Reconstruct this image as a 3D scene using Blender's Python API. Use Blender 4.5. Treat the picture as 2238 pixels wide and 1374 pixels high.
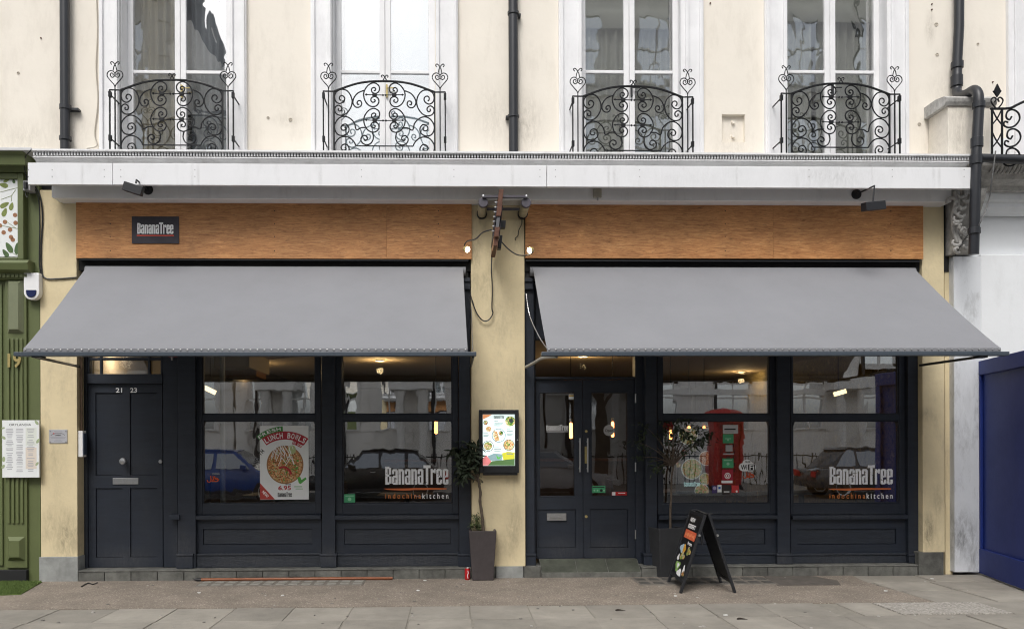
import bpy, bmesh, math, random
from mathutils import Vector, Matrix
random.seed(7)
rad = math.radians
for o in list(bpy.data.objects): bpy.data.objects.remove(o)
scene = bpy.context.scene
COL = scene.collection

# ---------------------------------------------------------------- camera
F, PCX, PCY, PW, PH = 1755.0, 1034.0, 970.0, 2238.0, 1374.0
CAM = Vector((0.0, -9.0, 1.5))
ROT = Matrix.Rotation(-0.025, 3, 'Z') @ Matrix.Rotation(math.pi/2, 3, 'X') @ Matrix.Rotation(-0.0034, 3, 'Z')
cd = bpy.data.cameras.new('camera'); cam = bpy.data.objects.new('camera', cd); COL.objects.link(cam)
cam.matrix_world = Matrix.Translation(CAM) @ ROT.to_4x4()
cd.sensor_fit = 'HORIZONTAL'; cd.sensor_width = 36.0; cd.lens = F/PW*36.0
cd.shift_x = (PW/2-PCX)/PW; cd.shift_y = (PCY-PH/2)/PW
cd.clip_start = 0.05; cd.clip_end = 500
scene.camera = cam

# ---------------------------------------------------------------- sky, sun, exposure
SUN_EL, SUN_AZ = rad(52), rad(200)     # azimuth the light comes from: behind the photographer, a little to the left
w = bpy.data.worlds.new('World'); scene.world = w; w.use_nodes = True
nt = w.node_tree; nt.nodes.clear()
sky = nt.nodes.new('ShaderNodeTexSky'); sky.sky_type = 'NISHITA'; sky.sun_disc = False
sky.sun_elevation = SUN_EL; sky.sun_rotation = SUN_AZ; sky.air_density = 1.0; sky.dust_density = 4.0; sky.ozone_density = 1.0
hs = nt.nodes.new('ShaderNodeHueSaturation'); hs.inputs['Saturation'].default_value = 0.22
bg = nt.nodes.new('ShaderNodeBackground'); bg.inputs['Strength'].default_value = 0.15
wo = nt.nodes.new('ShaderNodeOutputWorld')
nt.links.new(sky.outputs[0], hs.inputs['Color']); nt.links.new(hs.outputs[0], bg.inputs[0]); nt.links.new(bg.outputs[0], wo.inputs[0])
sd = bpy.data.lights.new('sun', 'SUN'); sd.energy = 0.8; sd.angle = rad(20); sd.color = (1.0, 0.965, 0.91)
sun = bpy.data.objects.new('sun', sd); COL.objects.link(sun)
dirv = Vector((math.sin(SUN_AZ)*math.cos(SUN_EL), math.cos(SUN_AZ)*math.cos(SUN_EL), math.sin(SUN_EL)))
sun.rotation_euler = dirv.to_track_quat('Z', 'Y').to_euler(); sun.location = (0, -12, 20)
vs = scene.view_settings; vs.view_transform = 'Standard'; vs.look = 'None'; vs.gamma = 1.0; vs.use_curve_mapping = False
vs.exposure = 0.60
scene.cycles.filter_width = 1.15

# ---------------------------------------------------------------- photograph to place
def ray(px, py):
    return ROT @ Vector(((px-PCX)/F, (PCY-py)/F, -1.0))
def pt(px, py, y=0.0):
    d = ray(px, py); return CAM + d*((y-CAM.y)/d.y)
def gpt(px, py, z=0.0):
    d = ray(px, py); return CAM + d*((z-CAM.z)/d.z)
def xz(px0, py0, px1, py1, y):
    mx, my = (px0+px1)/2, (py0+py1)/2
    return pt(px0, my, y).x, pt(px1, my, y).x, pt(mx, py1, y).z, pt(mx, py0, y).z

# ---------------------------------------------------------------- materials
MATS = {}
def nodes(name):
    m = bpy.data.materials.new(name); m.use_nodes = True
    t = m.node_tree; return m, t, t.nodes['Principled BSDF']
def mat(name, col, rough=0.6, var=0.0, vscale=4.0, bump=0.0, bscale=60.0, metal=0.0, stretch=(1,1,1), col2=None, spec=0.5, coord='Object', dirt=0.0, dirtcol=(0.05,0.045,0.04), dscale=1.6):
    if name in MATS: return MATS[name]
    m, t, b = nodes(name); MATS[name] = m
    b.inputs['Roughness'].default_value = rough; b.inputs['Metallic'].default_value = metal
    b.inputs['Specular IOR Level'].default_value = spec
    c = (*col, 1)
    b.inputs['Base Color'].default_value = c
    N = t.nodes.new; L = t.links.new
    tc = mp = None
    if var or bump or dirt:
        tc = N('ShaderNodeNewGeometry'); mp = N('ShaderNodeMapping'); mp.inputs['Scale'].default_value = stretch
        L(tc.outputs['Position'], mp.inputs['Vector'])
    last = None
    if var:
        n = N('ShaderNodeTexNoise'); n.inputs['Scale'].default_value = vscale; n.inputs['Detail'].default_value = 7; n.inputs['Roughness'].default_value = 0.65
        L(mp.outputs[0], n.inputs['Vector'])
        r = N('ShaderNodeMapRange'); r.inputs[1].default_value = 0.3; r.inputs[2].default_value = 0.7
        L(n.outputs['Fac'], r.inputs[0])
        mx = N('ShaderNodeMix'); mx.data_type = 'RGBA'
        lo = col2 if col2 else tuple(v*(1-var) for v in col); hi = col if col2 else tuple(min(1, v*(1+var*0.6)) for v in col)
        mx.inputs[6].default_value = (*lo, 1); mx.inputs[7].default_value = (*hi, 1)
        L(r.outputs[0], mx.inputs[0]); last = mx.outputs[2]
        rr = N('ShaderNodeMapRange'); rr.inputs[3].default_value = min(1, rough+0.12); rr.inputs[4].default_value = max(0.03, rough-0.1)
        L(n.outputs['Fac'], rr.inputs[0]); L(rr.outputs[0], b.inputs['Roughness'])
    if dirt:
        n2 = N('ShaderNodeTexNoise'); n2.inputs['Scale'].default_value = dscale; n2.inputs['Detail'].default_value = 10; n2.inputs['Roughness'].default_value = 0.75
        mp2 = N('ShaderNodeMapping'); mp2.inputs['Scale'].default_value = (2.2, 2.2, 0.7); L(tc.outputs['Position'], mp2.inputs['Vector']); L(mp2.outputs[0], n2.inputs['Vector'])
        r2 = N('ShaderNodeMapRange'); r2.inputs[1].default_value = 0.52; r2.inputs[2].default_value = 0.8; r2.inputs[4].default_value = dirt
        L(n2.outputs['Fac'], r2.inputs[0])
        m2 = N('ShaderNodeMix'); m2.data_type = 'RGBA'; m2.inputs[7].default_value = (*dirtcol, 1)
        if last: L(last, m2.inputs[6])
        else: m2.inputs[6].default_value = c
        L(r2.outputs[0], m2.inputs[0]); last = m2.outputs[2]
    if last: L(last, b.inputs['Base Color'])
    if bump:
        n3 = N('ShaderNodeTexNoise'); n3.inputs['Scale'].default_value = bscale; n3.inputs['Detail'].default_value = 6
        L(mp.outputs[0], n3.inputs['Vector'])
        bp = N('ShaderNodeBump'); bp.inputs['Strength'].default_value = bump; bp.inputs['Distance'].default_value = 0.01
        L(n3.outputs['Fac'], bp.inputs['Height']); L(bp.outputs[0], b.inputs['Normal'])
    return m
def emis(name, col, strength):
    if name in MATS: return MATS[name]
    m, t, b = nodes(name); MATS[name] = m
    b.inputs['Base Color'].default_value = (*col, 1); b.inputs['Emission Color'].default_value = (*col, 1); b.inputs['Emission Strength'].default_value = strength
    return m
def glass(name, ior,  # ior: reflectance of one face seen square on
          wob, wscale, tint=(1,1,1), stretch=(1.0,1.0,0.45)):
    m, t, b = nodes(name); MATS[name] = m
    N = t.nodes.new; L = t.links.new; t.nodes.remove(b); out = t.nodes['Material Output']
    tc = N('ShaderNodeNewGeometry'); mp = N('ShaderNodeMapping'); mp.inputs['Scale'].default_value = stretch
    L(tc.outputs['Position'], mp.inputs[0])
    n = N('ShaderNodeTexNoise'); n.inputs['Scale'].default_value = wscale; n.inputs['Detail'].default_value = 1.5; n.inputs['Distortion'].default_value = 0.6
    L(mp.outputs[0], n.inputs['Vector'])
    bp = N('ShaderNodeBump'); bp.inputs['Strength'].default_value = 1.0; bp.inputs['Distance'].default_value = wob
    L(n.outputs['Fac'], bp.inputs['Height'])
    lw = N('ShaderNodeLayerWeight'); lw.inputs['Blend'].default_value = 0.5
    p5 = N('ShaderNodeMath'); p5.operation = 'POWER'; p5.inputs[1].default_value = 5.0; L(lw.outputs['Facing'], p5.inputs[0])
    fr = N('ShaderNodeMapRange'); fr.inputs[3].default_value = ior; fr.inputs[4].default_value = 1.0; L(p5.outputs[0], fr.inputs[0])
    tr = N('ShaderNodeBsdfTransparent'); tr.inputs[0].default_value = (*tint, 1)
    gl = N('ShaderNodeBsdfGlossy'); gl.inputs['Roughness'].default_value = 0.0; L(bp.outputs[0], gl.inputs['Normal'])
    mx = N('ShaderNodeMixShader'); L(fr.outputs[0], mx.inputs[0]); L(tr.outputs[0], mx.inputs[1]); L(gl.outputs[0], mx.inputs[2]); L(mx.outputs[0], out.inputs['Surface'])
    return m
def ramp_mat(name, kind, scale, stops, rough=0.6, stretch=(1,1,1), bump=0.0, detail=4):
    m, t, b = nodes(name); MATS[name] = m; N = t.nodes.new; L = t.links.new
    b.inputs['Roughness'].default_value = rough
    tc = N('ShaderNodeNewGeometry'); mp = N('ShaderNodeMapping'); mp.inputs['Scale'].default_value = stretch; L(tc.outputs['Position'], mp.inputs[0])
    if kind == 'voronoi':
        n = N('ShaderNodeTexVoronoi'); n.inputs['Scale'].default_value = scale; L(mp.outputs[0], n.inputs['Vector'])
        sep = N('ShaderNodeSeparateColor'); L(n.outputs['Color'], sep.inputs[0]); src = sep.outputs[0]
    else:
        n = N('ShaderNodeTexNoise'); n.inputs['Scale'].default_value = scale; n.inputs['Detail'].default_value = detail; n.inputs['Roughness'].default_value = 0.7; L(mp.outputs[0], n.inputs['Vector']); src = n.outputs['Fac']
    cr = N('ShaderNodeValToRGB'); els = cr.color_ramp.elements
    while len(els) < len(stops): els.new(0.5)
    for e, (p, c) in zip(els, stops): e.position = p; e.color = (*c, 1)
    L(src, cr.inputs[0]); L(cr.outputs[0], b.inputs['Base Color'])
    if bump:
        bp = N('ShaderNodeBump'); bp.inputs['Strength'].default_value = bump; bp.inputs['Distance'].default_value = 0.006
        L(src, bp.inputs['Height']); L(bp.outputs[0], b.inputs['Normal'])
    return m

M_WALL = mat('cream_stucco', (0.83,0.775,0.685), 0.85, 0.04, 1.4, 0.22, 14, dirt=0.32, dirtcol=(0.40,0.35,0.28), dscale=1.3)
M_PIL = mat('yellow_cream_render', (0.73,0.618,0.395), 0.8, 0.12, 2.2, 0.3, 22, dirt=0.6, dirtcol=(0.30,0.25,0.16), dscale=2.2)
M_TRIM = mat('white_trim_paint', (0.80,0.80,0.81), 0.55, 0.06, 3.0, 0.12, 35, dirt=0.3, dirtcol=(0.42,0.42,0.42), dscale=3.0)
M_BOARD = mat('white_fascia_board', (0.78,0.785,0.80), 0.5, 0.035, 2.0, 0.05, 60, dirt=0.35, dirtcol=(0.45,0.45,0.44), dscale=2.0)
M_BAND = mat('pale_grey_band', (0.80,0.80,0.80), 0.6, 0.08, 2.5, 0.1, 30, dirt=0.35, dirtcol=(0.3,0.3,0.3))
M_CORN = mat('grey_white_cornice', (0.62,0.62,0.625), 0.6, 0.12, 5.0, 0.15, 40, dirt=0.5, dirtcol=(0.22,0.21,0.20), dscale=4)
M_NAVY = mat('navy_charcoal_paint', (0.0150,0.0208,0.0335), 0.5, 0.22, 3.0, 0.16, 30, stretch=(1,1,6), dirt=0.3, dirtcol=(0.05,0.05,0.05))
M_NAVYH = mat('navy_charcoal_paint_grain', (0.0165,0.0222,0.0335), 0.48, 0.3, 5.0, 0.5, 26, stretch=(1,1,9), dirt=0.35, dirtcol=(0.06,0.06,0.06))
M_BLACK = mat('black_metal', (0.014,0.015,0.018), 0.42, 0.25, 12, 0.05, 60)
M_PIPE = mat('black_pipe_paint', (0.020,0.022,0.027), 0.38, 0.2, 6)
M_IRON = mat('wrought_iron', (0.009,0.010,0.012), 0.5, 0.3, 30, spec=0.25)
M_STEEL = mat('brushed_steel', (0.62,0.62,0.62), 0.32, 0.1, 40, metal=1.0)
M_GREY = mat('grey_plastic', (0.32,0.32,0.33), 0.5)
M_WHITE = mat('white_plastic', (0.82,0.82,0.82), 0.4)
M_DARK = mat('dark_recess', (0.012,0.012,0.013), 0.8)
M_STONE = mat('plinth_stone', (0.135,0.135,0.122), 0.85, 0.45, 7, 0.6, 35, dirt=0.6, dirtcol=(0.06,0.06,0.055), dscale=5)
M_STONEL = mat('plinth_stone_pale', (0.30,0.31,0.30), 0.85, 0.3, 5, 0.5, 30, dirt=0.55, dirtcol=(0.12,0.12,0.11), dscale=4)
M_SLAB = mat('concrete_paving', (0.278,0.256,0.220), 0.9, 0.16, 3.0, 0.35, 70, dirt=0.6, dirtcol=(0.16,0.15,0.14), dscale=2.5)
def vary(m, lo, hi):
    t = m.node_tree; b = t.nodes['Principled BSDF']; src = [l.from_socket for l in t.links if l.to_socket == b.inputs['Base Color']][0]
    oi = t.nodes.new('ShaderNodeObjectInfo'); r = t.nodes.new('ShaderNodeMapRange'); r.inputs[3].default_value = lo; r.inputs[4].default_value = hi; t.links.new(oi.outputs['Random'], r.inputs[0])
    mx = t.nodes.new('ShaderNodeMix'); mx.data_type = 'RGBA'; mx.blend_type = 'MULTIPLY'; mx.inputs[0].default_value = 1.0
    t.links.new(src, mx.inputs[6]); t.links.new(r.outputs[0], mx.inputs[7]); t.links.new(mx.outputs[2], b.inputs['Base Color'])
vary(M_SLAB, 0.86, 1.1); vary(M_STONE, 0.8, 1.15)
M_JOINT = mat('paving_joint', (0.225,0.207,0.175), 0.95, 0.2, 20)
M_GREENP = mat('olive_green_paint', (0.118,0.142,0.055), 0.5, 0.12, 3, 0.08, 30, dirt=0.25, dirtcol=(0.05,0.06,0.03))
M_GREENL = mat('olive_green_paint_worn', (0.19,0.21,0.125), 0.55, 0.12, 3, 0.08, 30)
M_BLUE = mat('blue_hoarding_paint', (0.005,0.021,0.165), 0.55, 0.12, 2.0, 0.08, 25, dirt=0.25, dirtcol=(0.006,0.012,0.05))
M_WHITEW = mat('white_masonry_paint', (0.78,0.80,0.82), 0.7, 0.05, 1.5, 0.1, 25, dirt=0.25, dirtcol=(0.4,0.4,0.4))
M_WHITED = mat('white_board_scuffed', (0.68,0.70,0.73), 0.6, 0.05, 2, 0.1, 25, dirt=0.8, dirtcol=(0.16,0.155,0.15), dscale=2.6)
M_ORNA = mat('weathered_stone_ornament', (0.46,0.45,0.43), 0.85, 0.35, 14, 0.4, 40, dirt=0.8, dirtcol=(0.05,0.05,0.045), dscale=9)
M_POT = mat('brown_grey_pot', (0.055,0.045,0.046), 0.65, 0.2, 8, 0.1, 80, dirt=0.4, dirtcol=(0.12,0.11,0.11), dscale=5)
M_POTG = mat('dark_grey_pot', (0.03,0.031,0.034), 0.65, 0.2, 8, 0.1, 80)
M_SOIL = mat('soil', (0.03,0.022,0.016), 0.95, 0.4, 30, 0.6, 60)
M_BARK = mat('bark', (0.13,0.10,0.075), 0.9, 0.4, 25, 0.5, 60)
M_ORANGE = mat('orange_vinyl', (0.62,0.15,0.035), 0.5)
M_RED = mat('red_vinyl', (0.55,0.02,0.02), 0.5)
M_VWHITE = mat('white_vinyl', (0.88,0.88,0.88), 0.5)
M_VGREEN = mat('green_vinyl', (0.06,0.36,0.16), 0.5)
M_INK = mat('black_ink', (0.012,0.012,0.012), 0.6)
M_PAPER = mat('white_paper', (0.78,0.80,0.80), 0.7, 0.04, 5)
M_BRASS = mat('aged_brass', (0.46,0.37,0.15), 0.4, 0.2, 30, metal=0.3)
M_PLAQUE = mat('aubergine_plaque', (0.028,0.024,0.034), 0.55, 0.25, 9, dirt=0.4, dirtcol=(0.07,0.06,0.08), dscale=8)
M_RUSTWOOD = mat('red_brown_stained_wood', (0.10,0.035,0.016), 0.6, 0.4, 20, 0.3, 50)
M_ORNG = mat('orange_varnished_wood', (0.25,0.075,0.024), 0.4, 0.35, 8, stretch=(2,20,20))
M_CANR = mat('red_can', (0.55,0.015,0.02), 0.3, metal=0.3)
M_ALU = mat('aluminium', (0.7,0.7,0.7), 0.3, metal=1.0)
M_CURT = mat('grey_green_curtain', (0.33,0.345,0.30), 0.9, 0.15, 3)
M_CURTK = mat('khaki_curtain', (0.40,0.37,0.27), 0.9, 0.15, 3)
M_BLIND = mat('white_blind', (0.46,0.56,0.61), 0.9)
M_ROOMW = mat('room_wall', (0.30,0.27,0.22), 0.9)
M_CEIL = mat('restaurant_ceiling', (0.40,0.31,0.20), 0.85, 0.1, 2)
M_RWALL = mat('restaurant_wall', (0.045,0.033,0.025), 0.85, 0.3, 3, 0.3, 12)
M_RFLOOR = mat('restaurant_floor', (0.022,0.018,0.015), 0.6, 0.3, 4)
M_TABLE = mat('restaurant_table_wood', (0.05,0.028,0.015), 0.45, 0.3, 6)
M_ASPH = mat('asphalt', (0.055,0.055,0.055), 0.9, 0.3, 6, 0.4, 90)
M_OPPW = mat('opposite_stucco', (0.82,0.80,0.76), 0.85, 0.08, 0.7, dirt=0.3, dirtcol=(0.4,0.38,0.34), dscale=0.6)
M_OPPT = mat('opposite_trim', (0.80,0.79,0.76), 0.8, 0.06, 1)
M_SLATE = mat('slate', (0.07,0.075,0.085), 0.6, 0.2, 3)
M_TYRE = mat('tyre_rubber', (0.015,0.015,0.015), 0.8)
M_GLASSD = mat('dark_car_glass', (0.34,0.36,0.38), 0.03, metal=0.9)
G_SHOP = glass('shop_window_glass', 0.32, 0.0006, 4.0, stretch=(1.0,1.0,0.5))
G_DOOR = glass('door_glass', 0.09, 0.0010, 2.5)
G_UP = glass('old_window_glass', 0.31, 0.0018, 3.4, stretch=(1.0,1.0,0.7))
m, t, b = nodes('opposite_window_glass'); M_OPPG = m
b.inputs['Base Color'].default_value = (0.85,0.88,0.90,1); b.inputs['Metallic'].default_value = 1.0; b.inputs['Roughness'].default_value = 0.02

# awning fabric: fine weave
M_FAB = mat('grey_awning_fabric', (0.216,0.220,0.236), 0.85, 0.06, 1.1, 0.06, 240, dirt=0.28, dirtcol=(0.18,0.18,0.19), dscale=1.0)
# fascia wood: streaky horizontal grain
def wood(name):
    m, t, b = nodes(name); N = t.nodes.new; L = t.links.new
    b.inputs['Roughness'].default_value = 0.55
    g = N('ShaderNodeNewGeometry'); oi = N('ShaderNodeObjectInfo')
    mp = N('ShaderNodeMapping'); mp.inputs['Scale'].default_value = (2.2, 1, 19)
    sc = N('ShaderNodeVectorMath'); sc.operation = 'ADD'
    mu = N('ShaderNodeMath'); mu.operation = 'MULTIPLY'; mu.inputs[1].default_value = 0.6; L(oi.outputs['Random'], mu.inputs[0])
    L(g.outputs['Position'], sc.inputs[0]); L(mu.outputs[0], sc.inputs[1]); L(sc.outputs[0], mp.inputs[0])
    n1 = N('ShaderNodeTexNoise'); n1.inputs['Scale'].default_value = 2.2; n1.inputs['Detail'].default_value = 10; n1.inputs['Roughness'].default_value = 0.74; n1.inputs['Distortion'].default_value = 1.1
    L(mp.outputs[0], n1.inputs['Vector'])
    cr = N('ShaderNodeValToRGB'); e = cr.color_ramp.elements
    e[0].position = 0.28; e[0].color = (0.25,0.094,0.031,1); e[1].position = 0.76; e[1].color = (0.76,0.44,0.195,1)
    k = e.new(0.44); k.color = (0.43,0.187,0.063,1); k = e.new(0.56); k.color = (0.55,0.262,0.094,1)
    L(n1.outputs['Fac'], cr.inputs[0])
    nb = N('ShaderNodeTexNoise'); nb.inputs['Scale'].default_value = 2.6; nb.inputs['Detail'].default_value = 5; L(sc.outputs[0], nb.inputs['Vector'])
    rb = N('ShaderNodeMapRange'); rb.inputs[1].default_value = 0.3; rb.inputs[2].default_value = 0.7; rb.inputs[3].default_value = 0.80; rb.inputs[4].default_value = 1.12; L(nb.outputs['Fac'], rb.inputs[0])
    mp2 = N('ShaderNodeMapping'); mp2.inputs['Scale'].default_value = (9, 1, 70); L(sc.outputs[0], mp2.inputs[0])
    n2 = N('ShaderNodeTexNoise'); n2.inputs['Scale'].default_value = 2.0; n2.inputs['Detail'].default_value = 5; n2.inputs['Distortion'].default_value = 0.8; L(mp2.outputs[0], n2.inputs['Vector'])
    r = N('ShaderNodeMapRange'); r.inputs[1].default_value = 0.30; r.inputs[2].default_value = 0.44; r.inputs[3].default_value = 0.5; r.inputs[4].default_value = 1.0; L(n2.outputs['Fac'], r.inputs[0])
    pr_ = N('ShaderNodeMath'); pr_.operation = 'MULTIPLY'; L(r.outputs[0], pr_.inputs[0]); L(rb.outputs[0], pr_.inputs[1])
    mx = N('ShaderNodeMix'); mx.data_type = 'RGBA'; mx.blend_type = 'MULTIPLY'; mx.inputs[0].default_value = 1.0
    L(cr.outputs[0], mx.inputs[6]); L(pr_.outputs[0], mx.inputs[7]); L(mx.outputs[2], b.inputs['Base Color'])
    bp = N('ShaderNodeBump'); bp.inputs['Strength'].default_value = 0.3; bp.inputs['Distance'].default_value = 0.004; L(n2.outputs['Fac'], bp.inputs['Height']); L(bp.outputs[0], b.inputs['Normal'])
    return m
M_WOOD = wood('fascia_wood')
# bound gravel strip
M_GRAV = ramp_mat('bound_gravel', 'voronoi', 120, [(0.0,(0.172,0.142,0.114)),(0.45,(0.218,0.182,0.147)),(0.88,(0.258,0.218,0.179)),(0.97,(0.34,0.295,0.25)),(1.0,(0.56,0.51,0.44))], 0.95, bump=0.4)
def drift(m, scale, lo, hi):
    t = m.node_tree; b = t.nodes['Principled BSDF']; src = [l.from_socket for l in t.links if l.to_socket == b.inputs['Base Color']][0]
    g = t.nodes.new('ShaderNodeNewGeometry'); n = t.nodes.new('ShaderNodeTexNoise'); n.inputs['Scale'].default_value = scale; n.inputs['Detail'].default_value = 8; n.inputs['Roughness'].default_value = 0.7
    r = t.nodes.new('ShaderNodeMapRange'); r.inputs[1].default_value = 0.3; r.inputs[2].default_value = 0.7; r.inputs[3].default_value = lo; r.inputs[4].default_value = hi
    mx = t.nodes.new('ShaderNodeMix'); mx.data_type = 'RGBA'; mx.blend_type = 'MULTIPLY'; mx.inputs[0].default_value = 1.0
    t.links.new(g.outputs['Position'], n.inputs['Vector']); t.links.new(n.outputs['Fac'], r.inputs[0]); t.links.new(src, mx.inputs[6]); t.links.new(r.outputs[0], mx.inputs[7]); t.links.new(mx.outputs[2], b.inputs['Base Color'])
drift(M_GRAV, 2.2, 0.72, 1.18); drift(M_SLAB, 1.3, 0.80, 1.12)
M_PEBBLE = ramp_mat('pebble_texture_slab', 'voronoi', 70, [(0.0,(0.20,0.185,0.162)),(0.5,(0.30,0.28,0.25)),(1.0,(0.42,0.39,0.35))], 0.9, bump=0.6)
FOOD1 = ramp_mat('noodle_print', 'voronoi', 85, [(0.0,(0.10,0.035,0.01)),(0.3,(0.42,0.15,0.04)),(0.6,(0.60,0.28,0.10)),(0.8,(0.66,0.45,0.25)),(0.92,(0.10,0.28,0.04)),(1.0,(0.7,0.6,0.45))], 0.6, stretch=(1,1,1))
FOOD2 = ramp_mat('salad_print', 'voronoi', 60, [(0.0,(0.05,0.12,0.02)),(0.3,(0.16,0.30,0.05)),(0.55,(0.45,0.28,0.06)),(0.75,(0.55,0.50,0.28)),(0.9,(0.45,0.08,0.02)),(1.0,(0.7,0.72,0.70))], 0.6)
def emis_ramp(name, scale, stops, strength):
    m = ramp_mat(name, 'voronoi', scale, stops, 0.5); t = m.node_tree; b = t.nodes['Principled BSDF']
    src = [l.from_socket for l in t.links if l.to_socket == b.inputs['Base Color']][0]
    t.links.new(src, b.inputs['Emission Color']); b.inputs['Emission Strength'].default_value = strength
    return m
LEAF = ramp_mat('dark_leaf', 'noise', 30, [(0.3,(0.020,0.030,0.016)),(0.55,(0.036,0.052,0.026)),(0.8,(0.06,0.08,0.04))], 0.62)
LEAF2 = ramp_mat('fresh_leaf', 'noise', 30, [(0.3,(0.03,0.05,0.012)),(0.7,(0.10,0.13,0.035))], 0.45)
M_GRASS = ramp_mat('turf', 'noise', 60, [(0.3,(0.06,0.10,0.02)),(0.6,(0.13,0.19,0.045)),(0.8,(0.20,0.25,0.08))], 0.8)

def stains(m, spots, col, nscale=14, lo=0.34, hi=0.78):
    """scuffs and peeled patches at given places (x, z, rx, rz, strength), broken up by noise"""
    t = m.node_tree; b = t.nodes['Principled BSDF']; N = t.nodes.new; L = t.links.new
    g = N('ShaderNodeNewGeometry'); sp = N('ShaderNodeSeparateXYZ'); L(g.outputs['Position'], sp.inputs[0])
    def mth(op, x, y):
        n = N('ShaderNodeMath'); n.operation = op
        for k, v in enumerate((x, y)):
            if hasattr(v, 'node'): L(v, n.inputs[k])
            else: n.inputs[k].default_value = v
        return n.outputs[0]
    tot = None
    for (x, z, rx, rz, s) in spots:
        dx = mth('DIVIDE', mth('SUBTRACT', sp.outputs[0], x), rx); dz = mth('DIVIDE', mth('SUBTRACT', sp.outputs[2], z), rz)
        d = mth('SQRT', mth('ADD', mth('MULTIPLY', dx, dx), mth('MULTIPLY', dz, dz)), 0.0)
        v = mth('MULTIPLY', mth('MAXIMUM', mth('SUBTRACT', 1.0, d), 0.0), s)
        tot = v if tot is None else mth('MAXIMUM', tot, v)
    mp = N('ShaderNodeMapping'); mp.inputs['Scale'].default_value = (2.2, 1.0, 0.7); L(g.outputs['Position'], mp.inputs[0])
    n = N('ShaderNodeTexNoise'); n.inputs['Scale'].default_value = nscale; n.inputs['Detail'].default_value = 9; n.inputs['Roughness'].default_value = 0.78; n.inputs['Distortion'].default_value = 0.7; L(mp.outputs[0], n.inputs['Vector'])
    r = N('ShaderNodeMapRange'); r.inputs[1].default_value = lo; r.inputs[2].default_value = hi; L(n.outputs['Fac'], r.inputs[0])
    fac = mth('MINIMUM', mth('MULTIPLY', tot, r.outputs[0]), 0.9)
    mx = N('ShaderNodeMix'); mx.data_type = 'RGBA'; mx.inputs[7].default_value = (*col, 1)
    src = [l.from_socket for l in t.links if l.to_socket == b.inputs['Base Color']]
    if src: L(src[0], mx.inputs[6])
    else: mx.inputs[6].default_value = b.inputs['Base Color'].default_value
    L(fac, mx.inputs[0]); L(mx.outputs[2], b.inputs['Base Color'])
def spot_at(px, py, rx, rz, s, y=0.0):
    p = pt(px, py, y); return (p.x, p.z, rx/195, rz/195, s)
stains(M_PIL, [spot_at(145,1175,45,75,1.1), spot_at(110,1150,30,60,0.7), spot_at(2030,1160,22,60,1.5), spot_at(2050,1100,30,60,0.6), spot_at(1125,1150,26,70,0.8), spot_at(1100,1190,50,40,0.5), spot_at(2025,905,40,20,0.7), spot_at(1050,470,40,60,0.6), spot_at(1135,520,30,80,0.5), spot_at(1090,700,60,80,0.5), spot_at(1060,620,40,80,0.6), spot_at(1120,850,40,90,0.45), spot_at(120,1000,40,90,0.4), spot_at(2040,700,30,120,0.4), spot_at(1040,560,20,120,0.8)], (0.12,0.10,0.07), 11)
stains(M_WHITED, [spot_at(2100,1170,50,80,1.6), spot_at(2125,1215,26,60,1.2), spot_at(2110,900,40,200,0.35)], (0.16,0.16,0.16), 9)
stains(M_BOARD, [spot_at(1820,388,130,40,0.8,-0.44), spot_at(1500,390,200,40,0.35,-0.44)]+[spot_at(px_, 384, 5, 40, 0.8, -0.44) for px_ in (180,420,433,700,905,1120,1330,1342,1610,1905,2040,2052)], (0.40,0.40,0.395), 12)
stains(M_WALL, [spot_at(1150,270,50,90,1.0,0.1), spot_at(1080,250,60,100,0.6,0.1), spot_at(150,280,60,70,0.6,0.1), spot_at(50,300,90,50,0.7,0.1), spot_at(1600,320,60,90,0.6,0.1), spot_at(2035,60,16,50,1.0,0.1), spot_at(2100,300,60,90,0.9,-0.25), spot_at(2100,250,60,40,1.0,-0.25), spot_at(625,262,40,20,0.7,0.1), spot_at(2070,200,60,60,0.5,0.1)], (0.36,0.32,0.26), 13)

stains(M_NAVY, [spot_at(270,1225,90,40,0.9,0.15), spot_at(400,1200,40,60,0.8,0.1), spot_at(720,1215,40,30,0.9,0.1), spot_at(1225,1200,60,40,0.9,0.24), spot_at(1330,1200,60,40,0.9,0.24), spot_at(1710,1220,40,30,0.9,0.1), spot_at(560,1130,160,12,0.7,0.1), spot_at(870,1128,150,12,0.7,0.1), spot_at(1570,1124,140,12,0.7,0.1), spot_at(1850,1124,140,12,0.7,0.1), spot_at(280,1010,70,60,0.35,0.15)], (0.085,0.085,0.088), 16)
stains(M_NAVYH, [spot_at(560,1225,170,30,0.8,0.1), spot_at(880,1225,170,30,0.8,0.1), spot_at(1850,1222,170,30,0.8,0.1)], (0.085,0.085,0.088), 16)
stains(M_WOOD, [spot_at(600,440,420,45,0.3,-0.04), spot_at(1600,445,420,40,0.3,-0.04), spot_at(420,535,14,30,0.9,-0.04), spot_at(1000,540,60,40,0.5,-0.04)], (0.14,0.06,0.025), 12)

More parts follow.
